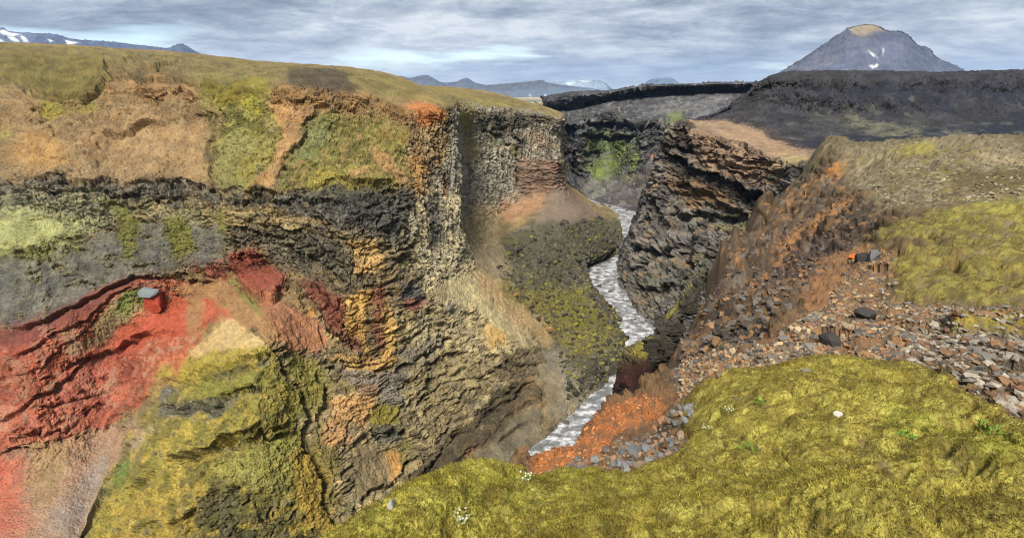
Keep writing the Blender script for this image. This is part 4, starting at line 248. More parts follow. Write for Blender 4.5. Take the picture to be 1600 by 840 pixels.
    ('smooth',[(5.01,9.639),(5.346,9.42),(5.405,9.586),(5.115,9.778)],(162,142,98),(140,126,88),'fine',2,1.0,1.0,0.0),
    ('smooth',[(4.407,9.686),(4.633,9.561),(4.711,9.811),(4.407,9.956)],(140,112,92),(130,108,80),'fine',2,1.0,1.0,0.0),
    ('moss',[(5.815,9.256),(6.781,8.961),(6.861,9.451),(6.177,10.066),(5.441,9.877)],(150,144,80),(128,124,66),'fine',3,1.0,1.0,0.0),
    ('moss',[(6.608,9.143),(7.055,9.107),(7.188,10.022),(7.124,10.876),(6.88,10.605),(6.675,10.104)],(162,132,56),(142,120,56),'fine',2,1.0,1.0,0.0),
    ('moss',[(6.199,9.041),(6.953,8.787),(6.987,9.221),(6.412,9.284)],(138,138,66),(122,120,60),'fine',3,1.0,1.0,0.0),
    ('moss',[(4.05,10.144),(4.166,9.845),(4.297,9.663),(4.319,9.995),(4.221,10.191)],(84,116,54),(104,118,62),'fine',1,1.0,1.0,0.0),
    ('scree',[(4.275,9.486),(4.577,8.848),(4.57,9.072),(4.402,9.653)],(160,140,124),(140,124,110),'fine',2,1.0,1.0,0.0),
    ('moss',[(6.519,7.573),(7.228,7.773),(7.241,8.111),(7.111,8.671),(6.896,8.575),(6.72,8.141)],(132,124,58),(116,108,56),'fine',2,1.0,1.0,0.0),
    ('moss',[(7.021,8.999),(7.305,8.77),(7.346,9.457),(7.277,10.371),(7.114,10.011)],(128,116,66),(104,96,60),'fine',2,1.0,1.0,0.0),
    ('strata',[(7.619,6.466),(7.824,6.367),(8.347,6.187),(8.501,6.484),(8.739,7.015),(8.577,7.765),(8.041,7.708),(7.987,7.38),(7.675,7.121)],(208,164,94),(168,132,78),'lay',1,0.6,1.0,0.0),
    ('strata',[(7.955,6.443),(8.278,6.616),(8.375,7.37),(8.161,7.63),(8.042,7.125)],(112,100,80),(90,84,70),'vert',1,0.6,1.0,0.0),
    ('strata',[(8.185,6.215),(8.488,6.184),(8.415,6.486),(8.307,6.844),(8.375,7.37),(8.234,7.35),(8.112,6.874)],(130,70,62),(108,64,58),'vert',1,0.5,1.0,0.0),
    ('strata',[(7.494,6.968),(7.862,7.125),(8.009,7.583),(7.825,7.48),(7.508,7.245)],(122,72,64),(100,64,58),'fine',1,0.6,1.0,0.0),
    ('strata',[(8.72,6.086),(9.382,6.284),(9.422,6.613),(8.893,6.717)],(88,90,98),(72,72,78),'vert',1,0.5,1.0,0.0),
    ('strata',[(8.797,6.485),(9.436,6.44),(9.418,6.662),(8.922,6.719)],(146,72,64),(120,70,66),'fine',1,0.5,1.0,0.0),
    ('strata',[(9.596,6.685),(10.279,6.623),(10.389,6.802),(9.877,6.851)],(120,118,120),(140,124,100),'fine',1,0.5,1.0,0.0),
    ('strata',[(8.693,7.426),(9.645,7.257),(9.609,7.442),(8.922,7.619),(8.489,8.553),(8.366,8.551)],(128,118,108),(104,98,92),'lay',1,0.5,1.0,0.0),
    ('strata',[(7.489,7.873),(8.306,7.774),(8.654,8.045),(8.502,8.666),(8.191,8.55),(8.217,8.169),(7.542,8.053)],(134,126,118),(110,106,102),'lay',1,0.6,1.0,0.0),
    ('strata',[(7.592,8.111),(8.217,8.169),(8.218,8.355),(7.734,8.333)],(146,106,92),(130,104,94),'fine',1,0.5,1.0,0.0),
    ('strata',[(7.218,8.271),(7.922,8.248),(8.031,8.549),(7.9,8.853),(7.31,8.662)],(208,158,106),(176,134,90),'lay',1,0.6,1.0,0.0),
    ('strata',[(7.301,7.622),(8.341,7.573),(8.638,7.763),(8.294,7.849),(7.338,7.822)],(206,160,96),(170,134,84),'lay',1,0.5,1.0,0.0),
    ('moss',[(7.927,8.611),(8.2,8.485),(8.563,8.465),(8.515,8.784),(8.227,8.89),(7.928,8.809)],(138,128,40),(108,100,36),'fine',1,0.5,1.0,0.0),
    ('strata',[(7.928,8.809),(8.508,8.832),(8.421,9.18),(7.984,9.128)],(98,98,92),(78,78,74),'lay',1,0.6,1.0,0.0),
    ('smooth',[(8.057,9.305),(8.57,9.388),(8.457,9.897),(8.072,10.051),(7.993,9.79)],(196,144,80),(170,124,72),'fine',1,0.7,1.0,0.0),
    ('smooth',[(7.664,9.107),(8.082,9.137),(7.995,10.125),(7.606,10.347),(7.557,9.74)],(140,120,92),(118,104,82),'blot',2,1.0,1.0,0.0),
    ('strata',[(7.162,8.668),(7.547,8.763),(7.461,9.221),(7.191,9.103)],(190,140,96),(150,116,84),'lay',1,1.0,1.0,0.0),
    ('strata',[(9.184,7.641),(9.977,7.582),(10.441,8.041),(10.411,8.615),(9.74,8.847),(9.026,8.796)],(150,132,98),(108,98,80),'diag',1,1.0,1.0,0.0),
    ('smooth',[(10.66,7.208),(11.024,7.419),(10.835,7.68),(10.509,7.842),(10.415,7.655)],(202,160,96),(176,140,88),'fine',2,0.7,1.0,0.0),
    ('smooth',[(9.537,7.818),(10.021,7.908),(9.9,8.265),(9.528,8.185)],(170,152,112),(144,128,96),'fine',2,1.0,1.0,0.0),
    ('smooth',[(9.009,6.495),(10.071,6.161),(11.199,6.263),(11.644,7.223),(11.455,8.587),(11.154,8.564),(10.897,7.434),(10.564,6.739),(9.772,6.587)],(176,160,124),(152,138,108),'vert',2,1.0,1.0,0.0),
    ('rock',[(10.745,7.875),(11.517,8.048),(11.481,8.874),(11.012,8.965),(10.582,8.762),(10.386,8.252)],(110,96,76),(80,72,60),'diag',1,1.0,1.0,0.0),
    ('strata',[(10.582,8.762),(11.274,8.755),(11.25,9.459),(10.908,10.072),(10.637,9.68),(10.311,9.271)],(142,106,74),(100,82,64),'diag',1,1.0,1.0,0.0),
    ('strata',[(7.289,10.915),(8.258,10.327),(9.313,9.517),(10.382,8.774),(10.901,8.858),(10.812,9.217),(10.105,9.444),(9.216,10.337),(8.524,10.834),(7.99,11.101)],(98,84,66),(64,58,50),'diag',1,1.0,1.0,0.0),
    ('strata',[(9.246,10.095),(10.192,9.53),(10.225,9.76),(9.573,10.381),(9.187,10.556)],(140,100,66),(100,78,60),'diag',1,0.6,1.0,0.0),
    ('strata',[(7.198,11.106),(8.54,10.492),(9.409,9.772),(9.595,10.212),(9.019,10.884),(8.203,11.313)],(84,74,60),(54,50,44),'diag',2,1.0,1.0,0.0),
    ('smooth',[(9.168,10.691),(9.885,10.094),(10.443,9.736),(10.723,9.803),(10.838,10.469),(10.751,11.179),(10.119,11.0),(9.321,11.165)],(124,112,92),(100,92,76),'blot',2,1.0,1.0,0.0),
    ('smooth',[(9.26,10.87),(9.572,10.554),(10.048,10.545),(10.09,10.882),(9.794,11.084)],(122,114,102),(110,104,94),'blot',1,0.5,1.0,0.0),
    ('smooth',[(11.026,8.515),(11.455,8.587),(11.552,9.793),(11.514,11.183),(11.122,11.152),(10.961,10.148)],(136,122,100),(106,96,80),'diag',2,1.0,1.0,0.0),
    ('scree',[(15.285,5.141),(16.503,5.549),(16.503,8.256),(15.698,7.414),(14.72,6.277),(14.55,5.891),(15.048,5.858)],(134,112,102),(116,104,94),'fine',3,1.0,1.0,0.0),
    ('rock',[(13.304,6.216),(14.571,6.23),(16.189,7.865),(16.792,11.353),(16.323,11.504),(15.504,11.174),(14.232,8.444),(13.518,7.106),(12.97,6.516)],(98,96,80),(62,62,54),'fine',2,1.0,1.0,0.0),
    ('smooth',[(11.572,5.922),(13.193,5.879),(13.037,6.49),(12.389,6.621),(11.357,6.26)],(158,138,112),(136,122,102),'fine',4,1.0,1.0,0.0),
    ('smooth',[(11.135,6.248),(12.389,6.78),(12.446,7.662),(12.321,8.552),(11.674,8.359),(11.519,7.304),(10.941,6.557)],(176,146,108),(150,124,92),'fine',3,1.0,1.0,0.0),
    ('moss',[(11.83,6.65),(13.569,7.521),(13.949,8.832),(13.818,10.785),(13.422,11.195),(12.615,10.101),(12.146,8.836),(12.302,7.777),(11.836,7.102)],(130,118,62),(86,80,50),'fine',2,1.0,1.0,0.0),
    ('moss',[(13.234,7.511),(13.806,8.665),(13.62,9.74),(13.177,10.299),(12.67,8.691),(12.748,7.866)],(126,122,48),(92,88,44),'fine',1,1,0.8,0.0),
    ('rock',[(14.109,8.488),(14.267,10.241),(13.798,11.353),(13.617,12.0),(12.268,11.255),(12.032,9.82),(12.159,9.176),(12.903,10.402),(13.512,10.627)],(86,80,72),(56,54,50),'fine',2,1.0,1.0,0.0),
    ('rock',[(11.983,9.101),(12.759,10.221),(12.925,10.928),(12.298,11.178),(11.724,11.122),(11.652,10.595)],(88,82,68),(60,56,50),'fine',2,1.0,1.0,0.0),
    ('scree',[(11.413,8.225),(12.017,8.675),(12.079,9.727),(12.05,11.21),(11.455,11.114),(11.265,10.606),(11.218,9.16)],(136,126,112),(114,106,96),'vert',2,1.0,1.0,0.0),
    ('smooth',[(11.359,8.518),(11.586,9.247),(11.573,11.043),(11.369,11.114),(11.238,9.985)],(150,134,112),(124,112,96),'vert',2,1.0,1.0,0.0),
    ('strata',[(7.184,11.207),(8.129,10.524),(9.141,9.913),(10.122,9.273),(10.852,9.033),(11.143,9.089),(11.086,9.544),(10.434,9.827),(9.825,10.147),(9.282,10.74),(8.424,11.446)],(92,80,64),(60,54,46),'diag',2,1.2,0.85,0.0),  # dark brown beds, with the overhanging foot's shade put into the colour
    ('strata',[(7.077,11.179),(8.005,10.583),(8.845,10.172),(9.206,10.412),(8.646,10.907),(7.942,11.4)],(66,58,50),(48,44,40),'diag',2,1.2,0.8,0.0),  # lowest beds painted darker still, standing in for shade at the foot
    ('smooth',[(9.149,10.819),(9.871,10.216),(10.43,9.863),(10.859,10.001),(10.963,10.797),(10.751,11.179),(10.197,11.092),(9.557,11.149)],(112,102,86),(92,84,72),'blot',2,1.2,0.8,0.0),
]
HEAD_REGIONS = [
    ('scree',[(1.092,4.749),(9.173,0.99),(9.798,5.068),(6.812,6.223),(5.957,4.943),(3.205,4.303),(1.359,4.412)],(40,43,60),(30,33,48),'blot',4,1.0,1.0,0.0),
    ('rock',[(2.277,2.993),(2.214,1.19),(3.116,1.04),(5.132,1.015),(6.513,1.015),(8.764,0.99),(8.758,1.273),(6.512,1.253),(5.151,1.352),(3.663,1.495),(2.73,2.047),(2.792,3.386)],(64,62,64),(48,48,50),'fine',1,1.2,0.6,0.0),
    ('rock',[(2.189,3.063),(2.075,1.389),(2.495,1.179),(3.048,1.382),(2.73,2.047),(2.838,3.283)],(60,58,58),(46,44,46),'fine',1,1.0,1.0,0.0),
    ('scree',[(2.844,2.286),(4.395,1.614),(6.207,1.6),(8.0,1.478),(8.756,1.48),(8.769,2.819),(7.598,2.896),(6.497,2.531),(4.851,2.419)],(34,37,52),(46,49,64),'fine',3,1.2,0.6,0.0),
    ('moss',[(2.839,2.704),(4.763,1.891),(6.511,2.062),(8.756,2.0),(9.016,3.593),(4.525,4.721)],(96,96,90),(78,78,76),'fine',1,1.2,0.06,0.0),
    ('rock',[(6.802,1.779),(7.64,1.726),(7.919,2.0),(7.413,2.224)],(58,56,58),(48,46,48),'fine',1,1.2,0.6,0.0),
    ('moss',[(4.654,2.186),(5.356,2.375),(6.469,3.016),(7.47,3.143),(8.067,3.193),(8.322,3.588),(7.016,3.801),(5.972,3.713),(4.848,3.637),(4.541,2.927)],(92,92,84),(68,70,70),'fine',2,1.2,0.22,0.0),
    ('moss',[(5.044,2.712),(5.753,2.848),(6.495,3.263),(6.868,3.638),(5.83,3.557),(5.26,3.223)],(116,114,96),(86,86,78),'fine',1,0.8,0.7,0.0),
    ('moss',[(6.695,3.429),(7.292,3.349),(8.142,3.337),(8.337,3.607),(7.023,3.706)],(112,110,94),(84,84,80),'fine',1,1.2,0.35,0.0),
    ('rock',[(4.997,2.61),(5.113,2.542),(5.429,3.303),(5.352,3.364)],(48,46,46),(48,46,46),'fine',1,1.0,1.0,0.0),
    ('rock',[(6.792,2.26),(7.606,2.402),(7.969,2.567),(7.969,2.782),(7.369,2.773)],(56,54,54),(56,54,54),'fine',2,1.2,0.7,0.0),
    ('smooth',[(1.112,4.674),(1.566,3.912),(2.889,3.845),(4.252,4.061),(5.627,4.525),(6.144,4.947),(5.691,5.551),(4.163,5.094),(2.684,4.894),(1.807,5.042)],(166,134,108),(138,116,100),'fine',4,1.0,1.0,0.0),
    ('smooth',[(4.702,4.812),(5.823,4.784),(6.033,5.401),(5.315,5.506)],(176,162,104),(160,136,104),'fine',3,1.0,1.0,0.0),
    ('rock',[(1.072,4.972),(2.734,4.965),(4.232,5.214),(5.691,5.551),(6.812,6.223),(7.325,10.0),(4.319,10.0),(1.112,10.0),(1.072,7.055),(1.052,6.067)],(116,112,112),(80,78,80),'blot',2,1.0,1.0,0.0),
    ('rock',[(1.052,5.449),(1.311,4.554),(2.245,5.0),(2.328,6.017),(1.678,6.326),(1.132,6.226)],(64,58,54),(48,44,42),'fine',1,1.0,1.0,0.0),
    ('rock',[(2.052,5.139),(3.194,4.94),(4.65,5.285),(5.588,5.83),(5.2,6.492),(4.273,6.267),(3.215,6.163),(2.481,6.026)],(156,128,108),(100,84,74),'blot',1,1.0,1.0,0.0),
    ('rock',[(1.687,6.337),(3.261,6.258),(4.46,6.374),(5.206,6.532),(5.339,6.954),(4.357,6.645),(2.925,6.532),(1.717,6.51)],(76,72,68),(54,52,52),'fine',1,1.0,1.0,0.0),
    ('strata',[(1.816,6.498),(3.108,6.427),(4.197,6.636),(4.141,6.946),(2.671,6.872),(2.066,6.772)],(136,104,74),(92,78,64),'lay',1,1.0,1.0,0.0),
    ('rock',[(4.08,6.21),(5.441,6.328),(5.715,6.76),(4.942,7.073),(4.197,6.636)],(84,82,84),(58,58,60),'fine',1,1.0,1.0,0.0),
    ('rock',[(1.092,7.155),(2.671,6.872),(4.0,7.0),(4.256,7.723),(3.795,8.316),(3.09,9.119),(1.352,9.098)],(114,112,112),(82,80,82),'blot',2,1.0,1.0,0.0),
    ('moss',[(2.159,8.478),(2.884,7.914),(3.868,8.542),(3.413,8.915)],(86,92,52),(72,74,58),'fine',2,1,0.6,0.0),
    ('moss',[(3.855,7.061),(4.937,7.061),(5.155,7.451),(4.348,7.641)],(124,116,76),(92,84,66),'fine',2,1,0.8,0.0),
    ('moss',[(3.511,7.772),(4.13,7.517),(4.466,8.043),(4.03,8.211)],(100,100,62),(76,72,60),'fine',2,1,0.6,0.0),
    ('rock',[(1.072,4.972),(2.734,4.965),(4.232,5.214),(5.691,5.551),(6.074,6.983),(4.256,7.723),(3.795,8.316),(3.09,9.119),(1.352,9.098),(1.072,7.055),(1.052,6.067)],(64,60,58),(54,50,50),'fine',1,1.2,0.3,0.0),
    ('rock',[(1.072,4.972),(2.734,4.965),(4.232,5.214),(5.691,5.551),(6.074,6.983),(4.256,7.723),(3.795,8.316),(3.09,9.119),(1.352,9.098),(1.072,7.055),(1.052,6.067)],(136,130,122),(120,114,108),'fine',1,1.2,0.25,0.0),
    ('strata',[(1.072,4.972),(2.734,4.965),(4.232,5.214),(5.691,5.551),(6.074,6.983),(4.256,7.723),(3.795,8.316),(3.09,9.119),(1.352,9.098),(1.072,7.055),(1.052,6.067)],(150,120,92),(132,108,84),'lay',1,1.2,0.16,0.0),
    ('rock',[(1.362,6.314),(2.703,6.234),(3.821,6.255),(4.997,6.632),(5.631,6.905),(4.553,6.837),(3.414,6.597),(1.866,6.557)],(54,50,52),(44,42,46),'fine',1,0.8,0.85,0.0),
    ('strata',[(1.765,6.569),(3.303,6.593),(4.07,6.761),(4.0,7.0),(2.694,6.902),(2.015,6.843)],(154,118,84),(120,96,74),'lay',1,0.8,0.8,0.0),
    ('strata',[(2.02,5.1),(3.467,5.008),(4.77,5.335),(5.468,5.986),(4.8,6.485),(3.662,6.166),(2.648,6.064)],(162,132,112),(116,92,80),'diag',1,0.8,0.75,0.0),
]
FAR_REGIONS = [
    ('scree',[(1.019,1.093),(9.0,1.213),(9.0,7.97),(1.542,8.0)],(84,84,92),(62,62,70),'blot',3,1.0,1.0,0.0),
    ('rock',[(1.019,1.113),(2.994,1.033),(4.038,1.133),(5.046,1.193),(8.064,1.173),(8.049,1.71),(5.034,1.82),(4.056,1.838),(3.001,1.844),(1.001,1.895)],(94,92,98),(66,66,74),'fine',1,1.2,0.6,0.0),
    ('smooth',[(4.094,2.439),(5.855,2.238),(7.83,2.23),(7.697,3.168),(6.923,3.852),(5.894,3.311),(5.014,2.79)],(108,106,112),(88,86,92),'fine',3,1.0,1.0,0.0),
    ('rock',[(3.0,3.075),(4.156,3.017),(4.979,3.846),(5.242,4.359),(4.066,4.505),(2.852,4.336)],(84,80,78),(54,52,54),'blot',1,1.0,1.0,0.0),
    ('strata',[(1.545,4.355),(3.531,4.479),(3.514,5.598),(1.403,6.032),(1.422,5.01)],(112,102,96),(66,62,62),'lay',1,1.0,1.0,0.0),
    ('moss',[(3.529,4.336),(3.805,4.461),(3.669,5.181),(3.457,5.045)],(122,146,52),(100,122,52),'vert',1,1.0,1.0,0.0),
    ('moss',[(3.924,4.867),(4.978,4.254),(4.817,4.902),(4.451,5.475),(3.299,6.074),(3.539,5.382)],(126,142,58),(92,108,58),'vert',2,1.0,1.0,0.0),
    ('moss',[(4.709,5.231),(5.263,4.908),(5.302,5.261),(4.838,5.459)],(104,116,60),(80,90,56),'vert',2,1,0.8,0.0),
    ('moss',[(5.906,3.492),(6.386,3.282),(6.472,3.891),(6.021,4.11)],(112,126,60),(98,108,60),'vert',1,1.0,1.0,0.0),
    ('rock',[(4.979,3.846),(5.945,3.496),(6.282,5.06),(5.327,5.416),(5.075,4.578)],(74,70,70),(52,50,52),'vert',1,1.0,1.0,0.0),
    ('scree',[(1.492,6.428),(4.312,5.536),(5.085,5.445),(3.599,6.818),(2.461,7.136)],(128,124,112),(92,90,86),'vert',1,1.0,1.0,0.0),
    ('scree',[(5.085,5.445),(6.04,5.179),(6.569,6.8),(5.515,6.964),(3.945,6.85)],(104,94,90),(76,70,68),'blot',1,1.0,1.0,0.0),
    ('smooth',[(5.529,5.17),(5.908,5.042),(5.899,5.237),(5.671,5.371)],(190,104,74),(160,96,76),'fine',1,0.5,1.0,0.0),
    ('rock',[(1.181,1.053),(7.936,1.323),(7.697,3.168),(6.282,5.06),(6.569,6.8),(3.198,6.898),(1.073,6.566)],(60,60,66),(50,50,56),'fine',1,1.2,0.3,0.0),
    ('rock',[(1.181,1.053),(7.936,1.323),(7.697,3.168),(6.282,5.06),(6.569,6.8),(3.198,6.898),(1.073,6.566)],(128,126,128),(116,114,116),'fine',1,1.2,0.22,0.0),
    ('moss',[(3.354,4.205),(5.227,4.119),(5.36,5.607),(3.145,6.077)],(112,128,58),(92,106,58),'vert',1,1.2,0.3,0.0),
]
CRAG_REGIONS = [
    ('rock',[(0.0,2.851),(4.985,0.904),(5.0,7.0),(1.308,7.0)],(96,84,68),(66,58,50),'blot',1,1.0,1.0,0.0),
    ('smooth',[(0.0,4.465),(1.271,3.453),(2.92,3.337),(2.817,4.673),(2.138,5.56),(1.63,6.448),(0.0,6.569)],(78,42,42),(60,38,38),'blot',2,1.0,1.0,0.0),
    ('rock',[(0.0,5.026),(1.261,5.18),(2.36,7.0),(1.498,7.0)],(72,56,48),(56,46,42),'blot',2,1.0,1.0,0.0),
    ('moss',[(0.381,2.912),(1.177,1.43),(3.362,1.044),(3.971,1.726),(3.208,2.942),(1.631,3.319)],(150,138,58),(112,104,50),'fine',1,0.7,1.0,0.0),
    ('smooth',[(3.173,3.917),(4.109,3.248),(4.322,4.796),(3.525,5.635),(2.705,5.663)],(116,104,86),(90,82,70),'blot',2,1.0,1.0,0.0),
]
CRAG2_REGIONS = [
    ('rock',[(1.452,1.109),(3.0,0.871),(3.0,5.0),(0.0,5.0)],(92,86,78),(60,56,52),'blot',1,1.0,1.0,0.0),
    ('moss',[(0.845,2.212),(1.163,1.172),(3.0,0.934),(3.0,0.0),(2.274,1.982),(1.336,2.555)],(150,138,66),(112,104,56),'fine',1,0.8,0.7,0.0),
]
MT_REGIONS = [
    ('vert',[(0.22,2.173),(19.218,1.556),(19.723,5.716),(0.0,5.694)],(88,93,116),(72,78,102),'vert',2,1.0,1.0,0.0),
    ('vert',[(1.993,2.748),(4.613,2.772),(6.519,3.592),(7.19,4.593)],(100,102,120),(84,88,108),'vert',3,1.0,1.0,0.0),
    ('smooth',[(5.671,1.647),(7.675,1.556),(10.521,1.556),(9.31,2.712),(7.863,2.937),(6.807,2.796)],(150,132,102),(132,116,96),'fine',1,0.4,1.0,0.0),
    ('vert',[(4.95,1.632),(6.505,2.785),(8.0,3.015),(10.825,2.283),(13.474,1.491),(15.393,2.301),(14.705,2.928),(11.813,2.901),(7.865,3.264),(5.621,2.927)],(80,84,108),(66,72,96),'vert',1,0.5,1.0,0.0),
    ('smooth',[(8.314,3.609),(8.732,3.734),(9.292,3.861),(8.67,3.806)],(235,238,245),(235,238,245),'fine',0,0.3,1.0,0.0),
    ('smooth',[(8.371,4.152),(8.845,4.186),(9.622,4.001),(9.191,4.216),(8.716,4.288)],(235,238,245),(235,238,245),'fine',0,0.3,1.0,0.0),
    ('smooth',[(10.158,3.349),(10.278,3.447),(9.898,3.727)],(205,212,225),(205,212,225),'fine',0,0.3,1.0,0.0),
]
R1_REGIONS = [  # far ranges: distance haze put into the rock colour as blue
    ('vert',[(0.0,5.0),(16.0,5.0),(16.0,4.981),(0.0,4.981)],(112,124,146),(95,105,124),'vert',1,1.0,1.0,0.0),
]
R2_REGIONS = [  # blue of the distance haze mixed into the rock colour
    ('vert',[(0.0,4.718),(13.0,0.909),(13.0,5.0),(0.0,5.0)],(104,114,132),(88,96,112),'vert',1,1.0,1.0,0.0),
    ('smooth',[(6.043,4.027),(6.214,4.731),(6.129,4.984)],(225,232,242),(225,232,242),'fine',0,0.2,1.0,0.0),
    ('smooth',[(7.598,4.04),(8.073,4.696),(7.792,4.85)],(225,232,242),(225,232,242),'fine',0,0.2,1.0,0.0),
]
R3_REGIONS = [  # palest range: thick distance haze painted into its colour
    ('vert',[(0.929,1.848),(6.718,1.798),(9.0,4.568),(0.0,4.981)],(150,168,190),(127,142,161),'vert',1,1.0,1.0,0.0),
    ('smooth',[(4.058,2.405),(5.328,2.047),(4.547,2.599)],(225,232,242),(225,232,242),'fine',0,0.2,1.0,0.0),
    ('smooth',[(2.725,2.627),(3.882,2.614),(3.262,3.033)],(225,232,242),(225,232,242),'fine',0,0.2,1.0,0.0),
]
R4_REGIONS = [  # distance haze painted in as a bluish rock colour
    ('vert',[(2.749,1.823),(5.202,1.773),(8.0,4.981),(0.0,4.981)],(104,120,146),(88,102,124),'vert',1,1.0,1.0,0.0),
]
R5_REGIONS = [  # ridge colour carries a painted bluish haze tint
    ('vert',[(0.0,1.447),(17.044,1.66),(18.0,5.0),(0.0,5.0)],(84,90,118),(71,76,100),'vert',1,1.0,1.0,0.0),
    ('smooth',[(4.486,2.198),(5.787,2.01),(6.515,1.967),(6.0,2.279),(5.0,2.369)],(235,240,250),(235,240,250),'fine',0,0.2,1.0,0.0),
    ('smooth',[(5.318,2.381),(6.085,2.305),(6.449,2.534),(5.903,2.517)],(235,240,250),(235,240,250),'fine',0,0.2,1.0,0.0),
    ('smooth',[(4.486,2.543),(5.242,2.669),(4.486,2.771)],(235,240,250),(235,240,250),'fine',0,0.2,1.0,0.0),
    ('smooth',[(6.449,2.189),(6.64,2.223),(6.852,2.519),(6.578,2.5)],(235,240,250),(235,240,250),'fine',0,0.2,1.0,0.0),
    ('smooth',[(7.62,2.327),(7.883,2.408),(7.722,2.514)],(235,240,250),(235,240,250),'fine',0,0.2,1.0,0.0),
    ('smooth',[(8.525,2.178),(9.196,2.164),(8.73,2.47)],(235,240,250),(235,240,250),'fine',0,0.2,1.0,0.0),
]
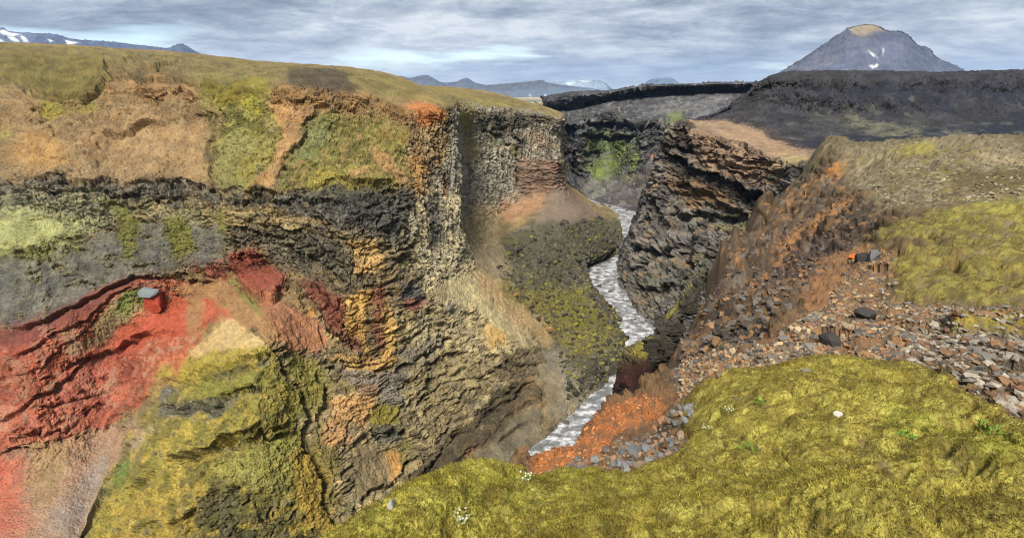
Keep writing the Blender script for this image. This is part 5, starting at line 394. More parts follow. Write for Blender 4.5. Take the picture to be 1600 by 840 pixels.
NEAR_REGIONS = [
    ('rock',[(22.935,3.241),(31.44,4.179),(37.188,3.977),(47.621,3.816),(56.47,0.891),(-39.98,0.564),(-7.236,0.954),(19.611,2.304)],(120,92,66),(82,70,60),'blot',2,1.0,1.0,0.0),
    ('scree',[(30.948,4.192),(47.597,3.816),(48.912,3.019),(39.08,3.126),(36.164,3.115),(33.7,3.652),(29.217,4.161)],(138,126,106),(110,100,86),'fine',3,1.0,1.0,0.0),
    ('scree',[(41.383,3.85),(44.601,3.741),(48.109,3.715),(48.437,3.369),(44.812,3.578),(41.135,3.783)],(150,132,102),(136,120,94),'fine',2,1.0,1.0,0.0),
    ('moss',[(32.0,4.141),(38.045,3.947),(38.59,3.862),(35.541,3.979),(32.115,4.091)],(140,128,58),(116,106,54),'fine',2,1,0.7,0.0),
    ('moss',[(36.622,3.809),(44.812,3.578),(48.437,3.369),(48.555,3.269),(41.398,3.249),(36.123,3.475)],(112,100,56),(80,72,48),'fine',2,1,0.8,0.0),
    ('scree',[(38.846,3.351),(48.461,3.348),(49.092,2.914),(37.516,2.984)],(120,100,78),(96,84,70),'fine',2,1.0,1.0,0.0),
    ('rock',[(19.099,2.271),(21.656,2.649),(22.968,3.223),(25.837,3.736),(29.071,4.178),(31.461,4.171),(33.59,3.755),(36.582,3.116),(34.832,2.711),(31.355,2.353),(27.867,1.978),(23.135,1.869)],(108,86,68),(70,62,56),'blot',1,1.0,1.0,0.0),
    ('rock',[(25.837,3.736),(26.187,3.816),(29.327,4.194),(30.771,4.174),(31.257,4.064),(29.521,3.93),(27.884,3.583),(26.519,3.435)],(78,66,52),(56,50,44),'fine',1,1.0,1.0,0.0),
    ('moss',[(29.071,4.194),(31.482,4.163),(32.66,4.057),(30.736,4.103),(29.318,4.105)],(124,112,54),(92,84,48),'fine',1,1,0.7,0.0),
    ('scree',[(31.185,4.102),(33.158,4.047),(33.481,3.851),(32.07,3.85),(30.922,3.972)],(196,124,54),(160,104,54),'fine',2,1.0,1.0,0.0),
    ('scree',[(28.665,3.364),(30.482,3.673),(34.307,3.494),(34.145,3.291),(31.997,3.199),(30.231,3.04),(27.838,2.428),(25.966,2.12),(24.564,2.229),(27.021,2.763)],(174,116,68),(136,96,64),'fine',2,1.0,1.0,0.0),
    ('scree',[(26.718,3.898),(31.341,4.01),(32.177,3.778),(28.821,3.722),(26.416,3.33),(25.62,3.432)],(150,110,72),(114,90,66),'fine',3,1,0.6,0.0),
    ('rock',[(29.447,3.247),(33.528,3.386),(36.049,3.205),(34.716,2.83),(32.128,2.509),(30.21,2.379),(28.657,2.26),(27.838,2.428)],(92,78,74),(64,56,56),'fine',1,1.0,1.0,0.0),
    ('scree',[(30.451,2.614),(33.284,2.912),(35.716,2.731),(38.249,2.337),(35.515,2.052),(32.266,2.072)],(166,112,74),(130,98,72),'fine',2,1.0,1.0,0.0),
    ('scree',[(20.016,2.26),(23.237,2.284),(27.759,2.076),(31.009,1.849),(31.952,1.655),(27.254,1.529),(22.633,1.82),(19.77,1.885)],(142,100,72),(112,86,68),'fine',2,1.0,1.0,0.0),
    ('scree',[(21.241,2.32),(22.901,2.3),(23.429,2.157),(21.813,2.181)],(176,110,60),(150,98,58),'fine',1,1.0,1.0,0.0),
    ('rock',[(20.122,2.304),(21.401,2.649),(20.818,2.245),(20.275,2.013),(19.11,2.304)],(108,106,108),(80,78,80),'fine',1,1.0,1.0,0.0),
    ('scree',[(31.832,1.721),(34.46,2.054),(39.092,2.214),(43.466,2.21),(50.629,2.253),(53.643,1.351),(47.535,1.621),(44.71,1.764),(40.315,1.718)],(118,100,84),(92,82,74),'fine',2,1.0,1.0,0.0),
    ('scree',[(34.832,2.711),(38.473,2.414),(38.497,2.256),(43.595,2.165),(41.425,2.017),(37.047,1.847),(32.984,1.717),(31.934,1.954),(33.981,2.306)],(146,106,78),(112,88,70),'fine',2,1.0,1.0,0.0),
    ('scree',[(-2.673,0.883),(0.179,1.708),(16.838,1.931),(20.496,1.871),(23.127,1.393),(22.911,1.268),(19.552,1.118),(8.845,1.062)],(126,94,70),(92,74,62),'fine',2,1.0,1.0,0.0),
    ('scree',[(-1.327,0.999),(3.503,1.78),(10.838,1.888),(16.533,1.892),(19.249,1.826),(18.712,1.775),(15.852,1.716),(13.513,1.715),(8.647,1.7),(5.28,1.547)],(188,112,60),(150,92,56),'fine',2,0.6,1.0,0.0),
    ('scree',[(-1.327,0.999),(3.503,1.78),(10.838,1.888),(16.533,1.892),(19.249,1.826),(15.852,1.716),(8.647,1.7),(5.28,1.547)],(120,88,66),(104,80,66),'fine',1,0.9,0.22,0.0),
    ('moss',[(-36.71,0.538),(-22.48,1.119),(-15.983,1.185),(-10.641,1.297),(-5.307,1.403),(0.0,1.64),(6.16,1.497),(13.925,1.203),(19.46,1.19),(22.809,1.305),(22.984,1.396),(23.081,1.497),(24.623,1.517),(27.21,1.574),(31.928,1.668),(36.814,1.713),(40.408,1.68),(44.217,1.625),(46.933,1.434),(50.231,1.33),(55.922,1.215),(61.53,1.039),(66.14,0.217),(0.0,-1.974),(-60.37,0.016)],(168,152,66),(136,122,56),'blot',1,0.7,1.0,0.0),
    ('moss',[(-22.589,0.576),(-5.312,0.892),(6.169,1.461),(13.946,1.183),(8.981,0.761),(-9.169,0.605),(-18.26,0.406)],(166,158,62),(138,130,54),'fine',2,1.0,1.0,0.0),
    ('moss',[(40.366,1.383),(46.293,1.312),(50.653,1.257),(51.224,1.134),(46.179,1.167),(42.024,1.243)],(150,150,48),(120,122,44),'fine',2,1.0,1.0,0.0),
    ('scree',[(44.226,1.193),(46.792,1.22),(48.664,1.184),(46.888,1.103),(44.782,1.126)],(122,104,88),(96,84,72),'fine',1,1.0,1.0,0.0),
    ('moss',[(37.587,2.49),(39.535,2.528),(46.221,2.645),(50.136,2.714),(51.308,2.236),(47.417,2.182),(43.466,2.21),(40.912,2.21),(38.373,2.297)],(158,144,64),(118,106,54),'fine',1,1.1,0.78,0.03),
    ('moss',[(41.841,2.029),(43.416,2.082),(47.7,2.084),(51.686,2.101),(51.94,2.014),(47.934,2.005),(44.114,1.985)],(160,142,54),(126,112,48),'fine',1,0.6,1.0,0.06),
    ('moss',[(36.691,2.662),(37.633,2.913),(40.548,2.94),(45.19,3.234),(49.179,3.283),(50.318,2.632),(46.258,2.63),(41.66,2.568)],(154,144,70),(122,112,60),'fine',1,1.0,0.75,0.0),
    ('moss',[(39.375,2.885),(45.406,3.075),(49.392,3.123),(49.714,2.925),(45.671,2.907),(41.33,2.728)],(164,156,62),(134,126,60),'fine',2,1.2,0.7,0.0),
    ('scree',[(42.56,2.547),(46.308,2.61),(49.662,2.64),(49.784,2.588),(43.514,2.491)],(150,134,108),(120,108,92),'fine',1,1,0.7,0.0),
    ('moss',[(22.73,1.526),(25.277,1.521),(27.365,1.478),(25.919,1.346),(23.33,1.346),(21.046,1.43),(20.676,1.816)],(150,134,50),(104,94,44),'fine',1,0.8,0.75,0.0),
    ('rock',[(19.099,2.271),(21.656,2.649),(22.736,3.224),(26.179,3.702),(28.815,4.178),(31.544,4.139),(33.59,3.755),(36.818,3.087),(34.832,2.711),(31.355,2.353),(27.922,1.938),(23.135,1.869)],(64,58,54),(48,44,44),'fine',1,1.2,0.42,0.0),
    ('scree',[(19.099,2.271),(21.656,2.649),(22.736,3.224),(26.179,3.702),(28.815,4.178),(31.544,4.139),(33.59,3.755),(36.818,3.087),(34.832,2.711),(31.355,2.353),(27.922,1.938),(23.135,1.869)],(178,122,72),(152,106,68),'fine',1,1.2,0.2,0.0),
    ('rock',[(19.099,2.271),(21.656,2.649),(22.736,3.224),(26.179,3.702),(28.815,4.178),(31.544,4.139),(33.59,3.755),(36.818,3.087),(34.832,2.711),(31.355,2.353),(27.922,1.938),(23.135,1.869)],(120,114,112),(96,92,92),'fine',1,1.2,0.22,0.0),
    ('scree',[(19.77,1.885),(20.145,2.215),(29.211,1.874),(33.564,2.245),(35.336,2.662),(38.23,2.503),(39.092,2.214),(44.401,2.167),(41.108,1.966),(40.315,1.718),(32.472,1.685),(24.623,1.517)],(172,128,92),(150,108,80),'fine',1,1.2,0.35,0.0),
    ('scree',[(19.77,1.885),(20.145,2.215),(29.211,1.874),(33.564,2.245),(35.336,2.662),(38.23,2.503),(39.092,2.214),(44.401,2.167),(41.108,1.966),(40.315,1.718),(32.472,1.685),(24.623,1.517)],(90,80,72),(76,68,64),'fine',1,1.2,0.3,0.0),
    ('scree',[(32.052,4.118),(38.068,3.933),(47.644,3.816),(48.912,3.019),(39.198,3.0),(36.524,3.168),(33.59,3.755)],(156,144,120),(136,124,104),'fine',1,1.2,0.35,0.0),
    ('scree',[(32.052,4.118),(38.068,3.933),(47.644,3.816),(48.912,3.019),(39.198,3.0),(36.524,3.168),(33.59,3.755)],(96,84,66),(82,72,60),'fine',1,1.2,0.32,0.0),
    ('moss',[(32.052,4.118),(38.068,3.933),(47.644,3.816),(48.912,3.019),(39.198,3.0),(36.524,3.168),(33.59,3.755)],(128,114,64),(110,98,58),'fine',1,1.2,0.14,0.0),
    ('moss',[(36.059,4.042),(39.326,3.901),(39.856,3.829),(36.465,3.913)],(162,150,66),(140,128,60),'fine',1,0.8,0.8,0.0),
    ('scree',[(41.208,3.841),(43.016,3.795),(45.378,3.697),(48.109,3.715),(48.226,3.553),(44.765,3.619),(41.544,3.774)],(166,146,116),(150,132,108),'fine',1,0.4,1.0,0.0),
    ('moss',[(40.225,3.638),(44.812,3.578),(48.32,3.48),(48.508,3.307),(41.304,3.337)],(96,84,52),(80,70,48),'fine',1,1,0.7,0.0),
    ('moss',[(37.587,2.49),(39.535,2.528),(46.221,2.645),(50.136,2.714),(51.308,2.236),(47.417,2.182),(43.466,2.21),(40.912,2.21),(38.373,2.297)],(104,94,46),(88,80,42),'fine',1,1.2,0.33,0.0),
    ('moss',[(37.587,2.49),(39.535,2.528),(46.221,2.645),(50.136,2.714),(51.308,2.236),(47.417,2.182),(43.466,2.21),(40.912,2.21),(38.373,2.297)],(162,150,72),(146,136,66),'fine',1,1.2,0.25,0.0),
    ('scree',[(37.587,2.49),(39.535,2.528),(46.221,2.645),(50.136,2.714),(51.308,2.236),(47.417,2.182),(43.466,2.21),(40.912,2.21),(38.373,2.297)],(122,106,86),(98,86,72),'fine',1,1.2,0.2,0.0),
    ('moss',[(36.691,2.662),(37.633,2.913),(40.548,2.94),(45.19,3.234),(49.179,3.283),(50.318,2.632),(46.258,2.63),(41.66,2.568)],(104,94,46),(88,80,42),'fine',1,1.2,0.33,0.0),
    ('moss',[(36.691,2.662),(37.633,2.913),(40.548,2.94),(45.19,3.234),(49.179,3.283),(50.318,2.632),(46.258,2.63),(41.66,2.568)],(162,150,72),(146,136,66),'fine',1,1.2,0.25,0.0),
    ('scree',[(36.691,2.662),(37.633,2.913),(40.548,2.94),(45.19,3.234),(49.179,3.283),(50.318,2.632),(46.258,2.63),(41.66,2.568)],(122,106,86),(98,86,72),'fine',1,1.2,0.2,0.0),
    ('moss',[(-36.71,0.538),(-22.48,1.119),(-15.983,1.185),(-10.641,1.297),(-5.307,1.403),(0.0,1.64),(6.16,1.497),(13.925,1.203),(19.46,1.19),(22.809,1.305),(22.984,1.396),(23.081,1.497),(24.623,1.517),(27.21,1.574),(31.928,1.668),(36.814,1.713),(40.408,1.68),(44.217,1.625),(46.933,1.434),(50.231,1.33),(55.922,1.215),(61.53,1.039),(66.14,0.217),(0.0,-1.974),(-60.37,0.016)],(124,106,50),(108,92,44),'fine',1,0.9,0.24,0.0),
    ('moss',[(-36.71,0.538),(-22.48,1.119),(-15.983,1.185),(-10.641,1.297),(-5.307,1.403),(0.0,1.64),(6.16,1.497),(13.925,1.203),(19.46,1.19),(22.809,1.305),(22.984,1.396),(23.081,1.497),(24.623,1.517),(27.21,1.574),(31.928,1.668),(36.814,1.713),(40.408,1.68),(44.217,1.625),(46.933,1.434),(50.231,1.33),(55.922,1.215),(61.53,1.039),(66.14,0.217),(0.0,-1.974),(-60.37,0.016)],(194,184,90),(182,170,76),'fine',1,0.9,0.28,0.0),
    ('moss',[(-36.71,0.538),(-22.48,1.119),(-15.983,1.185),(-10.641,1.297),(-5.307,1.403),(0.0,1.64),(6.16,1.497),(13.925,1.203),(19.46,1.19),(22.809,1.305),(22.984,1.396),(23.081,1.497),(24.623,1.517),(27.21,1.574),(31.928,1.668),(36.814,1.713),(40.408,1.68),(44.217,1.625),(46.933,1.434),(50.231,1.33),(55.922,1.215),(61.53,1.039),(66.14,0.217),(0.0,-1.974),(-60.37,0.016)],(78,66,34),(92,80,38),'fine',1,0.9,0.13,0.0),  # dark patches: shade of moss hollows put into the colour
    ('scree',[(23.026,1.418),(27.365,1.478),(33.731,1.409),(46.011,1.366),(50.514,1.12),(43.628,0.823),(28.573,0.896)],(116,100,80),(96,84,70),'fine',1,0.9,0.05,0.0),
]
WEST_CREASES = [
    ([(2.0,4.056),(3.0,4.054),(4.0,4.039),(5.3,4.086),(6.0,4.084),(6.653,4.094)],1.6,3,1.2,0.6),
    ([(6.653,4.143),(7.362,3.951),(8.0,4.0),(9.0,4.166)],1.6,3,1.2,0.6),
    ([(2.0,2.052),(2.191,1.984),(2.48,2.226),(3.099,2.394),(3.496,2.366),(3.676,2.01),(3.647,1.674),(4.0,1.709),(4.353,1.839),(5.0,1.764)],1.5,2.5,1.4,0.6),
    ([(3.596,1.98),(4.303,2.2),(5.0,2.03)],1.2,3,0.8,0.6),
    ([(3.519,3.195),(4.0,3.059),(4.548,2.874)],1.2,3,0.8,0.6),
    ([(4.362,2.274),(4.361,2.501)],0.8,2,0.0,0.6),
    ([(2.0,7.038),(2.427,6.997),(3.393,6.667),(4.07,6.035),(4.991,6.132),(5.502,6.18)],1.8,4,1.8,0.6),
    ([(3.873,7.847),(4.347,7.637),(4.847,7.448),(5.422,7.159)],1.4,2.5,1.0,0.6),
    ([(2.0,9.114),(2.396,8.943),(3.355,8.974)],1.4,2.5,1.1,0.6),
    ([(2.0,9.295),(2.393,9.27),(2.999,9.164)],1.2,2,0.8,0.6),
    ([(2.715,8.298),(3.106,8.08),(3.651,7.895)],1.4,2.5,1.0,0.6),
    ([(2.0,8.0),(2.413,7.855),(3.103,7.569),(3.797,6.882)],1.0,3,0.6,0.6),
    ([(2.095,8.678),(2.875,8.486),(3.575,8.488),(4.446,8.427)],1.0,3,0.7,0.6),
    ([(4.046,7.829),(4.176,8.232),(4.178,8.618)],1.2,3,0.3,0.6),
    ([(5.663,5.535),(5.735,6.205),(6.007,6.596),(6.289,6.585),(6.638,6.348)],1.8,2.5,1.6,0.6),
    ([(6.662,6.281),(7.119,6.646),(7.368,7.054),(7.581,7.246)],1.8,2.5,1.4,0.6),
    ([(5.593,4.966),(6.463,5.415),(7.356,5.878),(7.878,6.493)],1.5,3,0.9,0.6),
    ([(4.605,8.466),(5.025,8.328),(5.999,7.832),(6.246,7.665)],1.5,3,1.2,0.6),
    ([(4.512,8.881),(5.058,8.75),(5.459,8.529),(6.252,8.222)],1.5,3,1.2,0.6),
    ([(4.801,9.836),(5.089,9.629),(5.461,9.302),(6.0,8.935),(6.2,8.997),(6.841,8.71)],2.0,2.5,1.6,0.6),
    ([(4.306,10.169),(4.585,10.06),(4.723,9.952)],1.2,2,0.9,0.6),
    ([(5.422,7.262),(4.99,7.896),(4.601,8.422),(4.335,9.543),(3.844,10.31),(3.461,10.614)],0.8,3,-1.0,0.6),
    ([(6.243,7.524),(6.597,7.916),(6.794,8.249),(6.964,8.787)],2.2,3,0,0.6),
    ([(6.963,8.571),(7.047,9.219),(7.129,9.903),(7.186,10.784)],2.2,3,0,0.6),
    ([(7.121,6.87),(7.232,7.623),(7.196,8.339),(7.256,8.99)],1.5,2.5,0,0.6),
    ([(7.62,6.491),(7.675,7.121),(8.041,7.708),(8.603,7.789)],1.6,2.5,1,0.6),
    ([(8.49,6.233),(8.741,6.99),(8.601,7.801),(8.29,7.873)],1.2,2,0,0.6),
    ([(7.226,7.847),(7.786,7.805),(8.302,7.799),(8.652,8.057)],1.2,2,0.9,0.6),
    ([(8.652,8.057),(8.564,8.669),(8.161,9.145),(7.898,8.876)],1.4,2.5,0.6,0.6),
    ([(9.405,6.164),(9.395,6.91),(9.368,7.472)],1.4,2,0,0.6),
    ([(8.85,8.11),(9.164,7.765),(9.841,7.59),(10.48,7.92),(10.658,8.437)],1.2,2.5,0.7,0.6),
    ([(8.924,8.588),(9.477,8.199),(10.081,8.175),(10.496,8.686)],1.0,2.5,0.6,0.6),
    ([(7.232,10.902),(8.001,10.474),(8.873,9.937),(9.93,9.123),(10.565,8.846),(11.143,9.089)],1.4,3,0.8,0.6),
    ([(7.99,11.101),(8.791,10.754),(9.606,10.126),(10.373,9.541),(11.023,9.47)],1.2,3,0.8,0.6),
    ([(10.953,2.062),(10.267,2.748),(9.846,3.664),(9.667,4.26)],1.0,2,0,0.6),
    ([(9.713,3.019),(9.664,3.92)],1.6,2,0,0.6),
    ([(14.443,2.279),(14.412,3.209),(14.465,4.737)],4,3,0,0.6),
    ([(13.279,2.857),(13.728,2.908),(14.095,3.222),(14.275,3.343)],2.5,2.5,1.5,0.6),
    ([(13.209,3.775),(13.0,5.0)],2.5,3,0,0.6),
    ([(7.679,5.369),(7.716,5.72),(7.82,6.047),(8.427,5.993)],1.2,2,0.6,0.6),
    ([(7.716,5.667),(8.129,5.798),(8.426,5.88)],1.0,2,0.8,0.6),
    ([(9.939,6.613),(10.733,7.204),(11.161,8.278)],1.0,2.5,0.6,0.6),
    ([(2.0,1.948),(2.171,1.909),(2.474,2.05),(2.891,2.207),(3.357,2.43),(3.536,2.303),(3.575,2.016),(3.807,2.066)],1.9500000000000002,3.5,1.6099999999999999,0.8),
    ([(3.627,1.687),(4.04,1.564),(4.353,1.911),(4.94,1.457)],1.56,3,1.15,0.8),
    ([(4.353,2.169),(4.711,2.076),(5.12,2.144),(5.349,2.188)],1.56,3,1.15,0.8),
    ([(3.626,2.39),(4.402,2.443),(5.17,2.303)],1.04,3,0.69,0.8),
    ([(4.94,2.658),(5.351,2.757)],1.3,3,0.9199999999999999,0.8),
    ([(3.539,3.271),(4.04,3.081),(4.668,2.887)],1.3,3.5,0.9199999999999999,0.8),
    ([(4.349,3.561),(4.899,3.31),(5.121,3.083)],0.65,3.5,-0.575,0.8),
    ([(3.0,3.168),(3.359,3.514),(3.669,3.835)],0.78,3.5,0.45999999999999996,0.8),
    ([(2.0,2.092),(2.163,2.239),(2.64,2.827),(3.04,3.291)],1.04,3.5,0.575,0.8),
    ([(2.108,3.485),(2.751,3.62),(3.399,3.809)],0.78,3,0.45999999999999996,0.8),
    ([(6.221,2.328),(6.562,2.364),(7.023,2.503),(7.124,2.543)],1.3,3,1.035,0.8),
    ([(7.124,2.543),(6.886,2.92),(6.623,3.36),(6.363,3.904)],1.1700000000000002,3,-0.9199999999999999,0.8),
    ([(6.466,2.996),(6.365,3.327),(6.031,3.796)],1.1700000000000002,3,0.9199999999999999,0.8),
    ([(5.301,2.936),(5.251,3.419),(5.32,3.973)],1.1700000000000002,3,-0.69,0.8),
    ([(8.009,3.192),(8.468,3.551),(8.967,3.912)],1.04,2.5,0.69,0.8),
    ([(8.952,2.658),(9.208,3.384),(9.0,3.843)],1.3,3,0.69,0.8),
    ([(7.362,3.923),(7.646,3.848),(8.359,3.997),(8.886,4.076)],2.08,3.5,1.8399999999999999,0.8),
    ([(6.824,4.738),(7.363,5.181),(7.704,5.499),(7.768,5.689)],2.08,3.5,1.38,0.8),
    ([(5.705,5.023),(6.073,4.973),(6.57,5.132),(7.252,5.112)],1.56,3,1.15,0.8),
    ([(3.541,4.755),(3.903,4.569),(4.531,4.548)],1.3,3,0.9199999999999999,0.8),
    ([(5.537,5.207),(5.803,5.558),(6.161,5.741),(6.611,5.9)],1.8199999999999998,3.5,1.15,0.8),
    ([(2.0,4.418),(2.745,4.464),(3.6,4.304),(4.401,4.332),(5.299,4.254)],1.3,3.5,1.15,0.8),
    ([(5.495,4.332),(6.317,4.335),(7.12,4.356),(7.875,4.637)],1.56,3.5,1.38,0.8),
    ([(9.732,2.872),(9.732,3.452)],2.6,2.5,0.0,0.8),
    ([(4.574,8.405),(5.105,8.174),(5.699,7.864),(6.245,7.614)],1.8199999999999998,3.5,2.07,0.8),
    ([(4.541,8.909),(5.055,8.717),(5.505,8.447),(6.306,8.192)],1.8199999999999998,3.5,2.07,0.8),
    ([(4.88,9.816),(5.165,9.595),(5.545,9.253),(5.815,9.256),(6.0,9.0),(6.364,9.063),(6.953,8.787)],2.6,3.5,2.3,0.8),
    ([(4.306,10.169),(4.706,9.994)],1.3,3.5,1.15,0.8),
    ([(4.522,10.552),(4.847,10.456),(5.181,10.393),(5.443,10.303)],1.56,3.5,1.15,0.8),
    ([(6.243,7.524),(6.645,7.971),(6.953,8.626),(6.969,9.002),(7.007,9.558),(7.19,10.133)],3.12,3.5,0.0,0.8),
    ([(3.0,7.942),(3.318,7.871),(3.82,7.885),(4.177,7.742),(4.542,7.482)],1.8199999999999998,3.5,1.6099999999999999,0.8),
    ([(2.0,9.056),(2.296,8.934),(3.232,8.963)],1.56,3.5,1.38,0.8),
    ([(2.0,9.356),(2.294,9.223),(3.174,9.096)],1.3,3,1.15,0.8),
    ([(2.0,8.726),(2.219,8.578),(2.468,8.38),(3.0,8.116)],1.3,3.5,1.035,0.8),
    ([(3.695,9.186),(4.109,8.948),(4.585,8.515)],1.3,3.5,0.9199999999999999,0.8),
    ([(2.0,7.688),(2.311,7.534),(3.0,7.258),(3.504,7.025),(4.105,6.35)],1.04,3.5,1.035,0.8),
    ([(3.875,7.87),(4.128,8.177),(4.217,8.507)],2.3400000000000003,3.5,0.0,0.8),
    ([(7.172,7.749),(7.217,8.338),(7.106,8.886)],2.08,3,0.0,0.8),
    ([(7.279,7.932),(7.791,7.756),(8.612,7.739)],1.3,3,1.15,0.8),
    ([(7.898,8.876),(8.195,9.013),(8.512,8.908),(8.747,8.337)],1.8199999999999998,3.5,1.38,0.8),
    ([(9.447,6.666),(9.418,7.163)],1.8199999999999998,2.5,0.0,0.8),
    ([(8.657,7.924),(9.055,7.629),(9.533,7.495),(10.091,7.215)],1.56,3.5,1.38,0.8),
    ([(7.187,10.568),(7.712,10.153),(8.34,9.996),(8.989,9.578),(9.73,8.92)],2.08,3.5,1.8399999999999999,0.8),
    ([(8.543,10.368),(9.429,9.572),(10.238,9.103),(11.012,8.965)],1.8199999999999998,3.5,1.6099999999999999,0.8),
    ([(8.988,8.599),(9.235,8.154),(9.871,8.03),(10.277,8.271),(10.758,8.135),(11.331,8.749)],1.56,3.5,1.38,0.8),
    ([(9.323,8.421),(9.797,8.457),(10.292,8.736)],1.1700000000000002,3,0.9199999999999999,0.8),
    ([(11.111,8.355),(11.014,9.206),(10.908,10.072)],1.56,3.5,0.69,0.8),
    ([(10.122,10.225),(10.415,10.006),(10.675,10.191)],1.56,3.5,1.15,0.8),
]
HEAD_CREASES = [
    ([(1.362,6.314),(2.719,6.259),(3.836,6.297),(4.873,6.65),(5.593,6.821)],5,4,6,0.6),
    ([(2.091,6.64),(3.632,6.753),(4.871,7.173)],4,4,4,0.6),
    ([(2.408,7.115),(4.159,7.119),(4.871,7.173)],4,4,4,0.6),
    ([(1.052,6.078),(2.078,6.015),(2.761,6.033)],4,3,3,0.6),
    ([(1.735,5.196),(2.601,6.077)],5,3,0,0.6),
    ([(2.704,5.026),(3.886,5.972)],4,3,0,0.6),
    ([(3.549,4.967),(5.046,5.68)],4,3,2,0.6),
    ([(1.372,7.36),(2.459,7.737),(2.226,8.411)],6,4,0,0.6),
    ([(3.102,7.139),(3.68,7.61),(3.691,7.927)],6,4,0,0.6),
    ([(1.334,6.957),(2.744,7.396),(3.402,8.08)],5,4,3,0.6),
    ([(1.637,7.844),(2.863,7.68),(3.632,7.502)],4,4,4,0.6),
    ([(2.457,8.41),(3.301,8.201),(3.927,8.104)],4,4,3,0.6),
    ([(2.481,6.026),(3.615,6.062),(4.776,6.284)],2,3,1.5,0.6),
    ([(2.162,6.871),(3.612,6.973),(4.327,7.026)],2,3,1,0.6),
    ([(1.405,7.297),(2.906,7.718),(3.274,8.466)],3,3,0,0.6),
    ([(2.793,7.022),(3.604,7.682),(3.828,8.428)],3,3,0,0.6),
]
FAR_CREASES = [
    ([(1.145,1.956),(3.0,1.944),(4.061,1.979),(5.039,2.012),(7.936,1.931)],6,3,4,0.6),
    ([(1.196,3.943),(3.0,4.059),(4.004,4.059),(5.006,4.054),(6.011,4.056)],9,3,8,0.6),
    ([(1.562,4.893),(3.006,4.956),(4.052,5.09)],6,3,5,0.6),
    ([(3.486,4.332),(3.522,5.533)],9,3,0,0.6),
    ([(5.14,4.122),(5.311,5.32)],10,3,0,0.6),
    ([(5.473,3.976),(5.66,5.065)],8,3,0,0.6),
    ([(3.013,4.386),(4.065,4.545),(5.244,4.405)],8,3,6,0.6),
]
MOSS_A_AREA = [(-36.71,0.338),(-22.48,0.619),(-15.983,0.685),(-10.641,0.797),(-5.307,0.903),(0.0,1.64),(6.16,1.497),(13.925,1.203),(19.46,1.19),(22.809,1.305),(22.984,1.396),(23.081,1.497),(24.623,1.517),(27.21,1.574),(31.928,1.668),(36.814,1.713),(40.408,1.68),(44.217,1.625),(46.933,1.434),(50.231,1.33),(55.922,1.215),(61.53,1.039),(66.14,0.217),(0.0,-1.974),(-60.37,0.016)]
MOSS_B_AREA = [(37.587,2.49),(39.535,2.528),(46.221,2.645),(50.136,2.714),(51.308,2.236),(47.417,2.182),(43.466,2.21),(40.912,2.21),(38.373,2.297)]
MOSS_C_AREA = [(41.841,2.029),(43.416,2.082),(47.7,2.084),(51.686,2.101),(51.94,2.014),(47.934,2.005),(44.114,1.985)]
MOSS_D_AREA = [(36.691,2.662),(37.633,2.913),(40.548,2.94),(45.19,3.234),(49.179,3.283),(50.318,2.632),(46.258,2.63),(41.66,2.568)]
PLATES_AREA = [(40.249,1.746),(40.396,2.063),(43.595,2.165),(48.249,2.142),(50.925,1.339),(47.047,1.512)]
STONES_AREA = [(19.77,1.885),(20.145,2.215),(29.211,1.874),(33.564,2.245),(35.336,2.662),(38.23,2.503),(39.092,2.214),(44.401,2.167),(41.108,1.966),(40.315,1.718),(32.472,1.685),(24.623,1.517)]
SHELF_AREA = [(4.408,1.556),(10.343,1.667),(16.72,1.674),(20.722,1.803),(22.67,1.427),(22.442,1.313),(19.46,1.19),(13.912,1.215)]
ORANGE_AREA = [(-1.327,0.999),(3.503,1.78),(10.838,1.888),(16.533,1.892),(19.249,1.826),(13.513,1.715),(5.28,1.547)]
SLOPE_AREA = [(20.145,2.215),(23.059,3.211),(27.008,3.704),(33.7,3.652),(36.164,3.115),(31.355,2.353),(27.977,1.904)]
FLATS_AREA = [(33.7,3.652),(36.487,3.898),(47.854,3.816),(48.674,3.179),(39.198,3.0)]
BOULDERS_AREA = [(13.108,6.292),(14.571,6.23),(16.189,7.865),(16.756,11.564),(16.26,11.551),(15.408,11.459),(13.798,11.353),(13.653,12.0),(12.16,11.34),(11.525,10.378),(11.834,8.927),(12.318,8.894),(12.0,7.0),(11.917,6.524)]
BOULDERS_DARK_AREA = [(13.205,6.434),(14.668,6.37),(16.189,7.865),(16.756,11.564),(16.26,11.551),(15.364,11.395),(13.698,7.299)]
BOULDERS_MOSS_AREA = [(12.064,6.787),(13.569,7.521),(13.949,8.832),(13.818,10.785),(13.72,11.846),(12.452,10.414),(12.091,8.928),(12.302,7.777)]
BANK_AREA = [(15.98,11.052),(14.409,9.067),(13.884,10.745),(13.6,11.972),(11.958,11.418),(11.024,11.108),(10.78,11.043),(11.265,10.606),(12.4,10.53),(13.124,10.668),(13.695,9.428),(14.162,8.154),(15.488,9.276)]
SPOT_AREA = [(34.748,1.841),(37.298,2.053),(36.087,2.499),(36.833,2.487),(35.478,2.536),(37.273,1.26),(-16.729,0.648),(33.543,1.511)]
FLOWER_AREA = [(1.796,0.864),(-7.183,0.598),(27.058,1.313),(25.091,1.27)]
SPRIG_AREA = [(29.227,1.105),(29.712,1.328),(43.174,1.212),(48.426,1.269)]
REDROCK_AREA = [(4.358,6.995)]
TANROCK_AREA = [(12.208,8.053),(12.088,7.058)]

# ---------------------------------------------------------------- noise
def _hash(ix, iy, iz, seed):
    h = (ix.astype(np.uint32) * np.uint32(374761393) + iy.astype(np.uint32) * np.uint32(668265263)
         + iz.astype(np.uint32) * np.uint32(2147483647 - 1274126177) + np.uint32((seed * 974711 + 12345) & 0xffffffff))
    h = (h ^ (h >> np.uint32(13))) * np.uint32(1274126177)
    h = (h ^ (h >> np.uint32(16))) * np.uint32(2246822519)
    return h ^ (h >> np.uint32(15))

